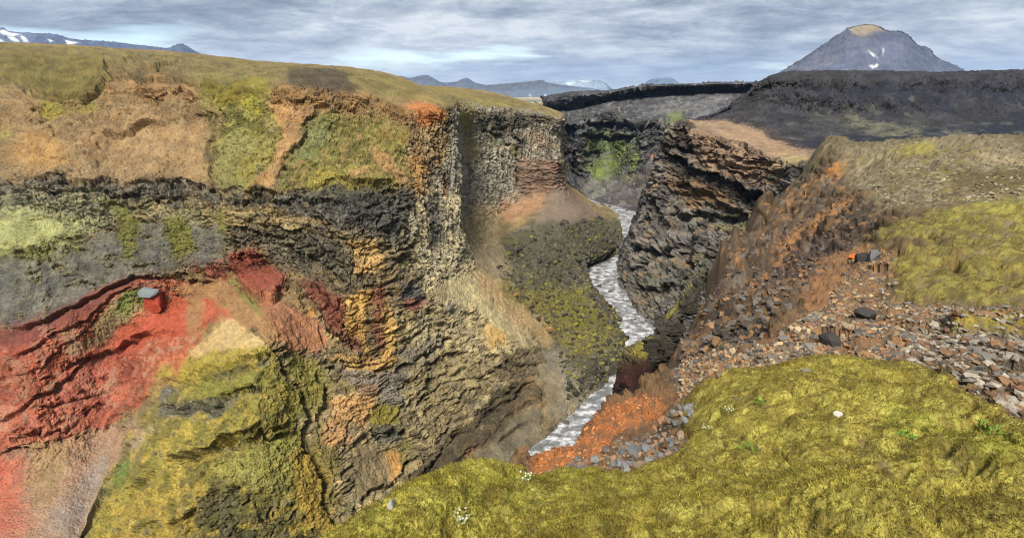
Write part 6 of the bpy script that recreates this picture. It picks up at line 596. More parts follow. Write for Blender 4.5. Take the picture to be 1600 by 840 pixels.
_G = np.random.RandomState(7).normal(size=(256, 3))
_G = (_G / np.linalg.norm(_G, axis=1, keepdims=True)).astype(np.float32)

from concurrent.futures import ThreadPoolExecutor
_POOL = ThreadPoolExecutor(4)
def _chunks(f, P, seed):
    """run f over slices of a large field in parallel"""
    if P.size < 360000: return f(P, seed)
    k = 16; b = np.linspace(0, P.shape[0], k + 1).astype(int)
    parts = list(_POOL.map(lambda i: f(P[b[i]:b[i + 1]], seed), range(k)))
    if isinstance(parts[0], tuple): return tuple(np.concatenate([p[j] for p in parts]) for j in range(len(parts[0])))
    return np.concatenate(parts)

def gnoise(P, seed=0):
    """gradient noise, about -1..1, P is (..., 3)"""
    return _chunks(_gnoise, P, seed)
def _gnoise(P, seed):
    P = P.astype(np.float32)
    F = np.floor(P); f = P - F
    I = F.astype(np.int64).astype(np.int32)
    w = f * f * f * (f * (f * 6 - 15) + 10)
    out = 0
    for dx in (0, 1):
        wx = w[..., 0] if dx else 1 - w[..., 0]
        for dy in (0, 1):
            wy = w[..., 1] if dy else 1 - w[..., 1]
            for dz in (0, 1):
                wz = w[..., 2] if dz else 1 - w[..., 2]
                g = _G[_hash(I[..., 0] + dx, I[..., 1] + dy, I[..., 2] + dz, seed) & np.uint32(255)]
                out = out + wx * wy * wz * (g[..., 0] * (f[..., 0] - dx) + g[..., 1] * (f[..., 1] - dy) + g[..., 2] * (f[..., 2] - dz))
    return out * 1.6

def fbm(P, octaves=4, gain=0.5, lac=2.03, seed=0):
    a, s, out = 1.0, 0.0, 0
    Q = P.astype(np.float32)
    for i in range(octaves):
        out = out + a * gnoise(Q, seed + i * 17); s += a
        a *= gain; Q = Q * lac + 3.7
    return out / s

def ridged(P, octaves=4, gain=0.5, lac=2.1, seed=0):
    """0..1, sharp creases at 0"""
    a, s, out = 1.0, 0.0, 0
    Q = P.astype(np.float32)
    for i in range(octaves):
        out = out + a * np.minimum(1, 1.5 * np.abs(gnoise(Q, seed + i * 31))); s += a
        a *= gain; Q = Q * lac + 1.3
    return out / s

def cells(P, seed=0):
    """broken-rock facets: each cell a tilted plane; returns (facet height -1..1, random 0..1, edge closeness)"""
    return _chunks(_cells, P, seed)
def _cells(P, seed):
    P = P.astype(np.float32)
    B = np.floor(P - 0.5)
    best = np.full(P.shape[:-1], 9e9, np.float32); second = best.copy()
    fac = np.zeros_like(best); rnd = np.zeros_like(best)
    for dx in (0, 1):
        for dy in (0, 1):
            for dz in (0, 1):
                C = B + np.array((dx, dy, dz), np.float32)
                I = C.astype(np.int64).astype(np.int32)
                h = _hash(I[..., 0], I[..., 1], I[..., 2], seed)
                c = C + 0.5 + 0.42 * _G[h & np.uint32(255)]
                d = P - c
                d2 = (d * d).sum(-1)
                t = _G[(h >> np.uint32(8)) & np.uint32(255)]
                r = ((h >> np.uint32(16)) & np.uint32(1023)).astype(np.float32) / 1023
                near = d2 < best
                second = np.where(near, best, np.minimum(second, d2))
                fac = np.where(near, (t * d).sum(-1) * 1.1 + (r - 0.5) * 0.9, fac)
                rnd = np.where(near, r, rnd)
                best = np.where(near, d2, best)
    return fac, rnd, np.sqrt(second) - np.sqrt(best)

def half(f, Q):
    """a field without detail below two grid steps: worked out on every second point and filled in between"""
    H, W = Q.shape[:2]
    A = f(Q[::2, ::2])
    B = np.empty((A.shape[0] * 2, A.shape[1]), np.float32); B[::2] = A; B[1:-1:2] = 0.5 * (A[:-1] + A[1:]); B[-1] = A[-1]
    C = np.empty((B.shape[0], B.shape[1] * 2), np.float32); C[:, ::2] = B; C[:, 1:-1:2] = 0.5 * (B[:, :-1] + B[:, 1:]); C[:, -1] = B[:, -1]
    return C[:H, :W]

def sstep(a, b, x):
    t = np.clip((x - a) / (b - a), 0, 1)
    return t * t * (3 - 2 * t)

def lin(c):
    c = np.asarray(c, np.float32) / 255.0
    return np.where(c <= 0.04045, c / 12.92, ((c + 0.055) / 1.055) ** 2.4)

# ---------------------------------------------------------------- surfaces as regular sheets
def cr_weights(n, t):
    """Catmull-Rom weights of n knots at positions t (0..n-1)"""
    t = np.asarray(t, float)
    k = np.clip(np.floor(t).astype(int), 0, n - 2); f = t - k
    W = np.zeros((len(t), n))
    w = (-0.5 * f + f**2 - 0.5 * f**3, 1 - 2.5 * f**2 + 1.5 * f**3, 0.5 * f + 2 * f**2 - 1.5 * f**3, -0.5 * f**2 + 0.5 * f**3)
    r = np.arange(len(t))
    for j in range(4):
        idx = k - 1 + j
        lo = idx < 0; hi = idx > n - 1
        mid = ~(lo | hi)
        W[r[mid], idx[mid]] += w[j][mid]
        W[r[lo], 0] += 2 * w[j][lo]; W[r[lo], 1] -= w[j][lo]
        W[r[hi], n - 1] += 2 * w[j][hi]; W[r[hi], n - 2] -= w[j][hi]
    return W

def knots(counts):
    out = []
    for i, c in enumerate(counts):
        out.append(i + np.arange(c) / c)
    out.append(np.array([float(len(counts))]))
    return np.concatenate(out)

def loft(C, us, vs):
    """C (rows, cols, 3); a smooth sheet through the control points, (len(vs), len(us), 3)"""
    C = np.asarray(C, float)
    Wv = cr_weights(C.shape[0], vs); Wu = cr_weights(C.shape[1], us)
    return np.einsum('ar,rck,bc->abk', Wv, C, Wu, optimize=True)

def grid_normals(P, flip=1):
    du = np.gradient(P, axis=1); dv = np.gradient(P, axis=0)
    n = np.cross(du, dv) * flip
    return n / (np.linalg.norm(n, axis=-1, keepdims=True) + 1e-9)

def blur(M, n):
    for _ in range(int(n)):
        A = np.pad(M, 1, mode='edge')
        M = (A[:-2, 1:-1] + 2 * A[1:-1, 1:-1] + A[2:, 1:-1]) * 0.25
        A = np.pad(M, 1, mode='edge')
        M = (A[1:-1, :-2] + 2 * A[1:-1, 1:-1] + A[1:-1, 2:]) * 0.25
    return M

def box(M, r):
    """box blur of radius r cells, twice"""
    r = int(r)
    for _ in range(2):
        for ax in (0, 1):
            A = np.pad(M, [(r + 1, r) if a == ax else (0, 0) for a in (0, 1)], mode='edge').cumsum(axis=ax, dtype=np.float64)
            n = M.shape[ax]
            M = ((np.take(A, np.arange(2 * r + 1, 2 * r + 1 + n), axis=ax) - np.take(A, np.arange(0, n), axis=ax)) / (2 * r + 1)).astype(np.float32)
    return M

class Sheet:
    """A terrain sheet: base positions on a regular (v, u) grid, with colour and relief weights laid on region by region."""
    STYLES = ('rock', 'strata', 'vert', 'moss', 'scree', 'smooth')
    def __init__(self, P, us, vs, scale, seed=0, warp=1.0, Q=None):
        self.P = P.astype(np.float32); self.us = np.asarray(us); self.vs = np.asarray(vs)
        self.N = grid_normals(P).astype(np.float32)
        if (self.N * -self.P / np.linalg.norm(self.P, axis=-1, keepdims=True)).sum() < 0: self.N = -self.N   # outward: towards the open side
        self.seed = seed; self.scale = scale
        Q = self.P / scale if Q is None else Q.astype(np.float32)
        self.Q = Q
        # ragged borders: the lookup position inside a region wanders by a noise offset, in grid cells
        self.wu = (half(lambda Q: fbm(Q / 8.0, 4, 0.6, seed=seed + 1), Q) * 24).astype(np.float32) * warp
        self.wv = (half(lambda Q: fbm(Q / 8.0, 4, 0.6, seed=seed + 2), Q) * 24).astype(np.float32) * warp
        self.step = blur(np.maximum(np.linalg.norm(np.gradient(self.P, axis=0), axis=-1), np.linalg.norm(np.gradient(self.P, axis=1), axis=-1)) / scale, 2)
        self.wu2 = blur(self.wu, 6); self.wv2 = blur(self.wv, 6)
        self.col = np.zeros(P.shape, np.float32)
        self.w = {s: np.zeros(P.shape[:2], np.float32) for s in self.STYLES}
        self.D = np.zeros(P.shape[:2], np.float32)
        self._n = {}
    def noise(self, kind):
        """shared colour-variation fields 0..1"""
        if kind not in self._n:
            Q = self.Q; s = self.seed
            if kind == 'blot':   n = half(lambda Q: fbm(Q / 7.0, 4, 0.6, seed=s + 40), Q)
            elif kind == 'lay':  n = half(lambda Q: fbm(Q * np.array((0.05, 0.05, 0.6)) + 0.5 * fbm(Q / 9, 2, seed=s + 51)[..., None], 5, 0.62, seed=s + 50), Q)
            elif kind == 'vert': n = half(lambda Q: fbm(Q * np.array((0.4, 0.4, 0.05)) + 0.25 * fbm(Q / 6, 2, seed=s + 61)[..., None], 5, 0.62, seed=s + 60), Q)
            elif kind[0] == 'm': n = half(lambda Q: 0.7 * fbm(Q / (2.6 + 1.1 * int(kind[1])) * (1.0, 1.0, 1.35), 4, 0.72, seed=s + 100 + int(kind[1])), Q)
            elif kind == 'fine': n = fbm(Q / 1.5, 4, 0.7, seed=s + 70)
            elif kind == 'diag': n = half(lambda Q: fbm((Q @ DIAG) * np.array((0.06, 0.3, 0.5)) + 0.3 * fbm(Q / 7, 2, seed=s + 81)[..., None], 5, 0.65, seed=s + 80), Q)
            self._n[kind] = np.clip(0.5 + 0.85 * n, 0, 1).astype(np.float32)
        return self._n[kind]
    def index(self, poly):
        """(u, v) in control units to fractional grid index"""
        p = np.asarray(poly, float)
        return np.stack((np.interp(p[:, 0], self.us, np.arange(len(self.us))), np.interp(p[:, 1], self.vs, np.arange(len(self.vs)))), 1)
    def mask(self, poly, soft=1, warp=1.0):
        p = self.index(poly)
        m = int(26 * warp + 6 + 4 * soft)
        H, W = self.P.shape[:2]
        x0, y0 = np.maximum(np.floor(p.min(0)).astype(int) - m, 0)
        x1 = min(int(p[:, 0].max()) + m + 1, W); y1 = min(int(p[:, 1].max()) + m + 1, H)
        if x1 - x0 < 3 or y1 - y0 < 3: return None, None
        sl = (slice(y0, y1), slice(x0, x1))
        X = np.arange(x0, x1)[None, :] + warp * self.wu[sl]; Y = np.arange(y0, y1)[:, None] + warp * self.wv[sl]
        ins = np.zeros(X.shape, bool)
        n = len(p)
        for i in range(n):
            ax, ay = p[i]; bx, by = p[(i + 1) % n]
            if abs(by - ay) < 1e-9: continue
            c = ((Y >= ay) != (Y >= by))
            ins ^= c & (X < (bx - ax) * (Y - ay) / (by - ay) + ax)
        if soft == 0: return blur(ins.astype(np.float32), 1), sl
        B = box(ins.astype(np.float32), 2 + 2 * soft)
        # the border is a scatter of patches of both sides, not a line
        n = 0.55 * self.noise('fine')[sl] + 0.45 * self.noise('blot')[sl]
        k = 0.12 + 0.03 * soft
        return sstep(0.5 - k, 0.5 + k, B + (1.25 if warp > 0.45 else 0.3) * (n - 0.5)) * np.clip(0.62 + 0.8 * n, 0, 1), sl
    def fill(self, style, c1, c2, var='blot'):
        self.paint(None, style, c1, c2, var)
    def paint(self, poly, style, c1, c2=None, var='blot', soft=1, warp=1.0, dens=1.0, lift=0.0):
        if poly is None:
            M = np.ones(self.P.shape[:2], np.float32); sl = (slice(None), slice(None))
        else:
            M, sl = self.mask(poly, soft, warp)
            if M is None: return
        if dens < 1:   # patchy cover
            self._k = (getattr(self, '_k', 0) + 1) % 4
            n = self.noise('m%d' % self._k)[sl]
            q = float(np.quantile(n[::4, ::4], 1 - dens))
            M = M * sstep(q - 0.04, q + 0.05, n)
        c1 = lin(c1); c2 = c1 if c2 is None else lin(c2)
        t = sstep(0.25, 0.75, self.noise(var)[sl])[..., None]
        C = c1 * t + c2 * (1 - t)
        m = M[..., None]
        self.col[sl] = self.col[sl] * (1 - m) + C * m
        if style:
            for s in self.STYLES:
                self.w[s][sl] = self.w[s][sl] * (1 - M) + (M if s == style else 0)
        if lift: self.D[sl] += lift * blur(M, 3)
    def crease(self, line, depth, width, over=0.0, warp=0.6):
        """a crack (depth) with an overhanging lip on its upper side (over), along a line in control units; width in grid cells"""
        p = self.index(line)
        m = int(width * 4 + 20)
        H, W = self.P.shape[:2]
        x0, y0 = np.maximum(np.floor(p.min(0)).astype(int) - m, 0)
        x1 = min(int(p[:, 0].max()) + m + 1, W); y1 = min(int(p[:, 1].max()) + m + 1, H)
        if x1 <= x0 or y1 <= y0: return
        sl = (slice(y0, y1), slice(x0, x1))
        X = np.arange(x0, x1)[None, :] + warp * self.wu2[sl]; Y = np.arange(y0, y1)[:, None] + warp * self.wv2[sl]
        best = np.full(X.shape, 1e9); sgn = np.zeros(X.shape); tt = np.zeros(X.shape)
        L = len(p) - 1
        for i in range(L):
            a = p[i]; d = p[i + 1] - a; l2 = (d * d).sum() + 1e-9
            t = np.clip(((X - a[0]) * d[0] + (Y - a[1]) * d[1]) / l2, 0, 1)
            ex = X - a[0] - t * d[0]; ey = Y - a[1] - t * d[1]
            q = ex * ex + ey * ey
            s = np.sign(d[0] * ey - d[1] * ex)
            nr = q < best
            best = np.where(nr, q, best); sgn = np.where(nr, s, sgn); tt = np.where(nr, (i + t) / L, tt)
        dist = np.sqrt(best) / width
        taper = np.clip(np.minimum(tt, 1 - tt) * 8, 0, 1)
        w = 0.6 + 0.7 * blur(self.noise('blot')[sl], 3)
        self.D[sl] += (taper * w * (-depth * np.exp(-(dist * 1.6) ** 2) + over * -sgn * (1 - np.exp(-(dist * 2.6) ** 2)) * np.exp(-0.75 * dist) * 1.25)).astype(np.float32)
    def relief(self, amp=1.0, big=1.0):
        """broken rock, beds, columns, moss cushions and scree, each where its region says"""
        if np.abs(self.D).max() > 0:      # ledges and cracks first; the rest follows the stepped surface
            self.P = (self.P + self.N * self.D[..., None]).astype(np.float32)
            n0 = self.N; N = grid_normals(self.P); N *= np.sign((N * n0).sum(-1, keepdims=True))
            N = np.stack([blur(N[..., k], 3) for k in range(3)], -1) + 0.35 * n0
            self.N = (N / (np.linalg.norm(N, axis=-1, keepdims=True) + 1e-9)).astype(np.float32)
            self.Q = self.P / self.scale; self.D[:] = 0; self._n = {k: v for k, v in self._n.items() if k in ('blot',)}
        Q = self.Q; s = self.seed; a = self.scale * amp
        w = {k: blur(v, 2) for k, v in self.w.items()}
        wq = half(lambda Q: fbm(Q / 5.0, 3, 0.5, seed=s + 5), Q)
        Qw = Q + 1.6 * np.stack((wq, half(lambda Q: fbm(Q / 5.0, 3, 0.5, seed=s + 6), Q), half(lambda Q: fbm(Q / 5.0, 3, 0.5, seed=s + 7), Q)), -1)
        D = big * 1.5 * a * half(lambda Q: fbm(Q / 14.0, 3, 0.5, seed=s + 8), Q) * (1 - 0.6 * w['scree'] - 0.5 * w['smooth'])
        def fd(size): return np.clip((size / self.step - 1.5) / 2.0, 0, 1).astype(np.float32)
        flat = 1 - 0.65 * sstep(0.80, 0.96, np.abs(blur(self.N[..., 2], 6)))
        hard = w['rock'] + 0.7 * w['strata'] + 0.7 * w['vert']
        if hard.max() > 0.01:
            f1, r1, e1 = cells(Qw / np.array((4.8, 4.8, 2.8)), s + 11)
            f2, r2, e2 = cells(Qw / np.array((1.7, 1.7, 1.1)) + 9, s + 12)
            f3 = cells(Qw / 0.6 + 4, s + 13)[0]
            f1 = f1 * fd(3.0); f2 = f2 * fd(1.4); f3 = f3 * fd(0.6)
            rg = ridged(Qw / 4.5, 4, 0.55, seed=s + 14)
            hold = sstep(-0.15, 0.25, half(lambda Q: fbm(Q / 9.0, 2, seed=s + 35), Q))
            crack = -1.7 * hold * np.exp(-(gnoise(Qw / np.array((7.0, 7.0, 4.0)), s + 36) / 0.05) ** 2) - 0.9 * fd(1.5) * np.exp(-(gnoise(Qw / np.array((2.6, 2.6, 1.7)), s + 37) / 0.06) ** 2) * (1 - 0.6 * hold)
            D += (0.8 * w['rock'] + 0.7 * w['strata'] + 0.6 * w['vert']) * a * crack
            D += w['rock'] * a * (0.85 * f1 + 0.45 * f2 + 0.22 * f3 + 1.3 * (rg - 0.45) - 0.4 * np.exp(-(e1 / 0.07) ** 2))
            z = Q[..., 2] + 0.12 * Q[..., 0] + 4.5 * half(lambda Q: fbm(Q / 13.0, 3, 0.5, seed=s + 15), Q) + 0.15 * fbm(Q / 1.5, 2, seed=s + 16)
            zz = np.stack((0.02 * Q[..., 0], 0.02 * Q[..., 1], z * 0.62), -1)
            st = gnoise(zz, s + 18) + 0.6 * gnoise(zz * np.array((2, 2, 2.7)), s + 19) + 0.35 * gnoise(zz * np.array((3, 3, 6.1)), s + 20)
            st = np.tanh(2.6 * st)
            Qt = np.stack((Qw[..., 0], Qw[..., 1], z), -1)
            h1 = cells(Qt / np.array((6.5, 6.5, 1.9)), s + 23)[0] * fd(1.9); h2 = cells(Qt / np.array((2.4, 2.4, 0.8)) + 3, s + 24)[0] * fd(0.9)
            D += w['strata'] * a * (0.45 * st + 0.75 * h1 + 0.42 * h2 + 0.20 * f2 + 0.16 * f3 + 0.6 * (rg - 0.45))
            Qv = Q * np.array((0.62, 0.62, 0.06)) + 0.35 * wq[..., None]
            cv, _, ev = cells(Qv, s + 21)
            c2 = cells(Qw / np.array((0.95, 0.95, 4.0)), s + 38)[0] * fd(0.95)
            rv = ridged(Qv * 1.7, 3, 0.6, seed=s + 22)
            D += w['vert'] * a * (0.9 * cv + 0.28 * c2 + 1.7 * (rv - 0.45) + 0.22 * f1 + 0.12 * f2 + 0.12 * f3)
        if w['moss'].max() > 0.01:
            m = 1 - ridged(Q / 3.0, 4, 0.6, seed=s + 25)
            f4 = cells(Q / 2.4 + 5, s + 28)[0]
            D += w['moss'] * a * (0.45 * fbm(Q / 2.2, 4, 0.6, seed=s + 26) - 0.7 * m + 0.35 * f4 + 0.35 * (ridged(Q / 0.8, 2, seed=s + 27) - 0.4))
        if (w['scree'] + w['smooth']).max() > 0.01:
            D += w['scree'] * a * (0.30 * fbm(Q / 2.0, 4, 0.65, seed=s + 29) + 0.12 * fbm(Q / 0.6, 1, seed=s + 31) + 0.8 * (ridged(Q * np.array((0.3, 0.3, 0.06)), 3, 0.6, seed=s + 30) - 0.4))
            D += w['smooth'] * a * (0.30 * fbm(Q / 2.5, 4, 0.65, seed=s + 33) + 0.6 * (ridged(Q * np.array((0.25, 0.25, 0.08)), 3, seed=s + 34) - 0.4))
        self.D += (D * flat).astype(np.float32)
    def grain(self, g=0.3):
        """colour scatter of the material itself: mottling at three sizes, mineral streaks, a drift between ochre and grey"""
        Q = self.Q; sd = self.seed
        for r_, k_ in ((5, 0.22), (16, 0.22)):
            self.col = (1 - k_) * self.col + k_ * np.stack([box(self.col[..., i], r_) for i in range(3)], -1)
        n = fbm(Q * 1.9, 2, 0.8, seed=sd + 90) * np.clip((1.0 / self.step - 0.8) / 1.2, 0.25, 1)
        p = np.clip(self.noise('blot') - 0.5, -0.5, 0.5)
        v = self.noise('vert') - 0.5; l = self.noise('lay') - 0.5
        hard = self.w['vert'] + 0.6 * self.w['rock'] + 0.6 * self.w['smooth'] + 0.5 * self.w['strata']
        soft = self.w['smooth'] + self.w['scree']
        b2 = half(lambda Q: fbm(Q / 2.2, 3, 0.6, seed=sd + 94), Q)
        val = 1 + g * ((1.9 - 1.0 * soft) * n + 1.3 * p + 1.1 * b2 + hard * 1.3 * v + (self.w['strata'] + 0.4 * self.w['rock']) * 1.0 * l)
        h = half(lambda Q: fbm(Q / 3.7, 3, 0.6, seed=sd + 92), Q)
        tint = np.stack((1 + 0.13 * h, 1 + 0.05 * h, 1 - 0.14 * h), -1)
        lum = (self.col * np.array((0.25, 0.65, 0.10), np.float32)).sum(-1, keepdims=True)
        c = self.col * (1 - SOFTEN) + lum * SOFTEN
        c[..., 2] *= np.clip(c[..., 2] / (c[..., 1] + 1e-6), 0.05, 1) ** 0.18      # iron stains and moss are poor in blue
        self.col = np.clip(c * np.maximum(val, 0.25)[..., None] * tint, 0.006, 0.85)
    def finish(self):
        self.X = self.P + self.N * self.D[..., None]
        return self.X

# ---------------------------------------------------------------- the near ridge as a height field over polar axes
def near_axes(nt, nr):
    ta = np.concatenate((np.linspace(-115, -36, int(nt * 0.08), endpoint=False), np.linspace(-36, 54, int(nt * 0.84), endpoint=False), np.linspace(54, 110, int(nt * 0.08))))
    ra = np.exp(np.concatenate((np.linspace(np.log(0.7), np.log(1.25), int(nr * 0.04), endpoint=False), np.linspace(np.log(1.25), np.log(9), int(nr * 0.58), endpoint=False),
                                np.linspace(np.log(9), np.log(75), int(nr * 0.34), endpoint=False), np.linspace(np.log(75), np.log(150), int(nr * 0.04)))))
    return np.radians(ta), ra

def near_base(H, th, rr):
    """heights through the surveyed points (thin-plate in log-polar plan, height taken relative to distance)"""
    H = np.asarray(H, float)
    def warp(x, y):
        r = np.hypot(x, y); k = np.log1p(r / 1.2) / (r + 1e-9)
        return np.stack((x * k, y * k), -1)
    A = warp(H[:, 0], H[:, 1]); s = H[:, 2] / (np.hypot(H[:, 0], H[:, 1]) + 1.5)
    def ker(d2): return -np.sqrt(d2 + 0.0025)
    n = len(H)
    K = ker(((A[:, None] - A[None]) ** 2).sum(-1)) + np.eye(n) * 0.0
    Pm = np.concatenate((np.ones((n, 1)), A), 1)
    M = np.block([[K, Pm], [Pm.T, np.zeros((3, 3))]])
    w = np.linalg.solve(M, np.concatenate((s, np.zeros(3))))
    T, R = np.meshgrid(th, rr)
    X = R * np.sin(T); Y = R * np.cos(T)
    B = warp(X, Y)
    z = w[n] + B[..., 0] * w[n + 1] + B[..., 1] * w[n + 2]
    for i in range(n):
        z = z + w[i] * ker((B[..., 0] - A[i, 0]) ** 2 + (B[..., 1] - A[i, 1]) ** 2)
    z = np.maximum(z * (R + 1.5), -132)
    return np.stack((X, Y, z), -1)

# ================================================================ materials
DIAG = np.array(((0.8, 0.0, 0.6), (0.0, 1.0, 0.0), (-0.6, 0.0, 0.8))) @ np.array(((0.9, 0.43, 0), (-0.43, 0.9, 0), (0, 0, 1)))
ALBEDO = 0.70           # surface reflectance for a colour read off the photograph at its usual exposure
PIGMENT = ALBEDO * np.array((1.0, 1.0, 0.92), np.float32)   # the photograph's white balance taken out again
SOFTEN = 0.13           # a little grey in every pigment
rng = np.random.RandomState(11)
random.seed(5)

def new_mat(name):
    m = bpy.data.materials.new(name); m.use_nodes = True
    n = m.node_tree.nodes; n.clear()
    o = n.new('ShaderNodeOutputMaterial'); b = n.new('ShaderNodeBsdfPrincipled')
    b.inputs['Roughness'].default_value = 0.92; b.inputs['Specular IOR Level'].default_value = 0.08
    m.node_tree.links.new(b.outputs[0], o.inputs[0])
    return m, m.node_tree, b

def tex_noise(t, vec, scale, detail=5, rough=0.6):
    n = t.nodes.new('ShaderNodeTexNoise'); n.inputs['Scale'].default_value = scale
    n.inputs['Detail'].default_value = detail; n.inputs['Roughness'].default_value = rough
    if vec is not None: t.links.new(vec, n.inputs['Vector'])
    return n.outputs['Fac']

def terrain_mat(name, scale, bump, speckle=0.35):
    """colour from the surface's own painted attribute, with grain and fine relief"""
    m, t, b = new_mat(name)
    at = t.nodes.new('ShaderNodeAttribute'); at.attribute_name = 'Col'
    tc = t.nodes.new('ShaderNodeTexCoord')
    n1 = tex_noise(t, tc.outputs['Object'], scale, 6, 0.75)
    mr = t.nodes.new('ShaderNodeMapRange'); mr.inputs['From Min'].default_value = 0.3; mr.inputs['From Max'].default_value = 0.7
    mr.inputs['To Min'].default_value = 1 - speckle; mr.inputs['To Max'].default_value = 1 + speckle
    t.links.new(n1, mr.inputs[0])
    mx = t.nodes.new('ShaderNodeVectorMath'); mx.operation = 'SCALE'
    t.links.new(at.outputs['Color'], mx.inputs[0]); t.links.new(mr.outputs[0], mx.inputs['Scale'])
    t.links.new(mx.outputs[0], b.inputs['Base Color'])
    n2 = tex_noise(t, tc.outputs['Object'], scale * 0.8, 8, 0.7)
    vo = t.nodes.new('ShaderNodeTexVoronoi'); vo.feature = 'F1'; vo.inputs['Scale'].default_value = scale * 0.9; t.links.new(tc.outputs['Object'], vo.inputs['Vector'])
    ma = t.nodes.new('ShaderNodeMath'); ma.operation = 'MULTIPLY_ADD'; ma.inputs[1].default_value = -0.5; t.links.new(vo.outputs['Distance'], ma.inputs[0]); t.links.new(n2, ma.inputs[2]); n2 = ma.outputs[0]
    bp = t.nodes.new('ShaderNodeBump'); bp.inputs['Strength'].default_value = 0.8; bp.inputs['Distance'].default_value = bump
    t.links.new(n2, bp.inputs['Height']); t.links.new(bp.outputs[0], b.inputs['Normal'])
    return m

# ================================================================ building helpers
def link(o):
    scene.collection.objects.link(o); return o
def tag(o, label, cat, group=None, kind=None):
    o['label'] = label; o['category'] = cat
    if group: o['group'] = group
    if kind: o['kind'] = kind
    return o
def grid_object(name, X, col, mat, smooth=True):
    H, W = X.shape[:2]
    me = bpy.data.meshes.new(name)
    me.vertices.add(H * W); me.vertices.foreach_set('co', X.astype(np.float32).ravel())
    i = np.arange((H - 1) * (W - 1)); r, c = i // (W - 1), i % (W - 1)
    a = r * W + c
    quads = np.stack((a, a + 1, a + W + 1, a + W), 1).astype(np.int32)
    n = len(quads)
    me.loops.add(n * 4); me.loops.foreach_set('vertex_index', quads.ravel())
    me.polygons.add(n); me.polygons.foreach_set('loop_start', np.arange(n, dtype=np.int32) * 4)
    me.polygons.foreach_set('use_smooth', np.full(n, smooth))
    me.update(calc_edges=True)
    ca = me.color_attributes.new('Col', 'FLOAT_COLOR', 'POINT')
    rgba = np.ones((H * W, 4), np.float32); rgba[:, :3] = col.reshape(-1, 3)
    ca.data.foreach_set('color', rgba.ravel())
    me.materials.append(mat)
    return link(bpy.data.objects.new(name, me))
def build_sheet(name, ctrl, grid, regions, creases, scale, mat, seed, base, amp=1.0, big=1.0, g=0.30, warp=1.0):
    us, vs = knots(grid[0]), knots(grid[1])
    s = Sheet(loft(ctrl, us, vs), us, vs, scale, seed, warp)
    s.fill(*base)
    for (style, poly, c1, c2, var, soft, wp, dens, lift) in regions: s.paint(poly, style, c1, c2, var, soft, wp, dens, lift)
    for (line, depth, width, over, wp) in creases: s.crease(line, depth, width, over, wp)
    s.relief(amp, big); s.grain(g)
    s.finish()
    o = grid_object(name, s.X, s.col * PIGMENT, mat, name == 'mountain')
    return s, o

# ================================================================ the large structure
mat_rock = terrain_mat('canyon_rock', 1.4, 0.8, 0.32)
mat_far = terrain_mat('distant_rock', 0.5, 1.6, 0.3)
mat_mount = terrain_mat('mountain_rock', 0.02, 6.0, 0.15)

west, o = build_sheet('canyon_wall', WEST_CTRL, WEST_GRID, WEST_REGIONS, WEST_CREASES, 1.0, mat_rock, 100, ('strata', (150, 126, 90), (112, 98, 76), 'lay'), amp=1.5)
tag(o, 'tall layered canyon wall of tan, grey and brick-red rock with mossy ledges across the river', 'canyon wall', kind='structure')
head, o = build_sheet('headland', HEAD_CTRL, HEAD_GRID, HEAD_REGIONS, HEAD_CREASES, 1.5, mat_rock, 200, ('rock', (66, 64, 70), (46, 46, 54), 'blot'), amp=1.7)
tag(o, 'dark rock headland rising from the river into a grey lava hill', 'hill', kind='structure')
far, o = build_sheet('cliff', FAR_CTRL, FAR_GRID, FAR_REGIONS, FAR_CREASES, 2.6, mat_far, 300, ('rock', (76, 74, 76), (54, 52, 56), 'blot'), amp=1.7, big=1.6)
tag(o, 'shadowy dark cliffs with green streaks at the far bend of the river', 'cliff', kind='structure')
crag, o = build_sheet('crag', CRAG_CTRL, CRAG_GRID, CRAG_REGIONS, [], 0.6, mat_rock, 400, ('rock', (96, 84, 68), (66, 58, 50), 'blot'), amp=1.5)
tag(o, 'crag with a mossy cap and maroon flank standing beside the river', 'crag', kind='structure')
crag2, o = build_sheet('crag', CRAG2_CTRL, CRAG2_GRID, CRAG2_REGIONS, [], 0.6, mat_rock, 450, ('rock', (92, 86, 78), (60, 56, 52), 'blot'), amp=1.8)
tag(o, 'grey rock ledge with a narrow yellow moss edge above the mossy-capped crag', 'crag', kind='structure')

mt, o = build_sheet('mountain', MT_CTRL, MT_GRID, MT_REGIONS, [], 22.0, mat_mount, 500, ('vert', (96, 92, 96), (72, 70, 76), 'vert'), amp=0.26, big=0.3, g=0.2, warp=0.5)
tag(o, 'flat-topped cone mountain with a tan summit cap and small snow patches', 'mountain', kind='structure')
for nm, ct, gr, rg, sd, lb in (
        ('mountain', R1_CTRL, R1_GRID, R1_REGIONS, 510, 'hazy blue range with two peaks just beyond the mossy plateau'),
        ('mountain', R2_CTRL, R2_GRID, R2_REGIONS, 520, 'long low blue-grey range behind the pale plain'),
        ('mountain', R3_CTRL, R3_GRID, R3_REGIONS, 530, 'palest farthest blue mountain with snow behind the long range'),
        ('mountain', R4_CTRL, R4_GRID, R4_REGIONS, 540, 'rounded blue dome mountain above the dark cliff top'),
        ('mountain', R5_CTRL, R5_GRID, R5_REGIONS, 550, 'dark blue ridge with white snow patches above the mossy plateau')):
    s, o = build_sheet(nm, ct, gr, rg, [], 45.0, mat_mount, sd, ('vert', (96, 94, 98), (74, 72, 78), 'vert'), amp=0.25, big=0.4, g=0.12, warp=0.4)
    tag(o, lb, 'mountain', kind='structure')

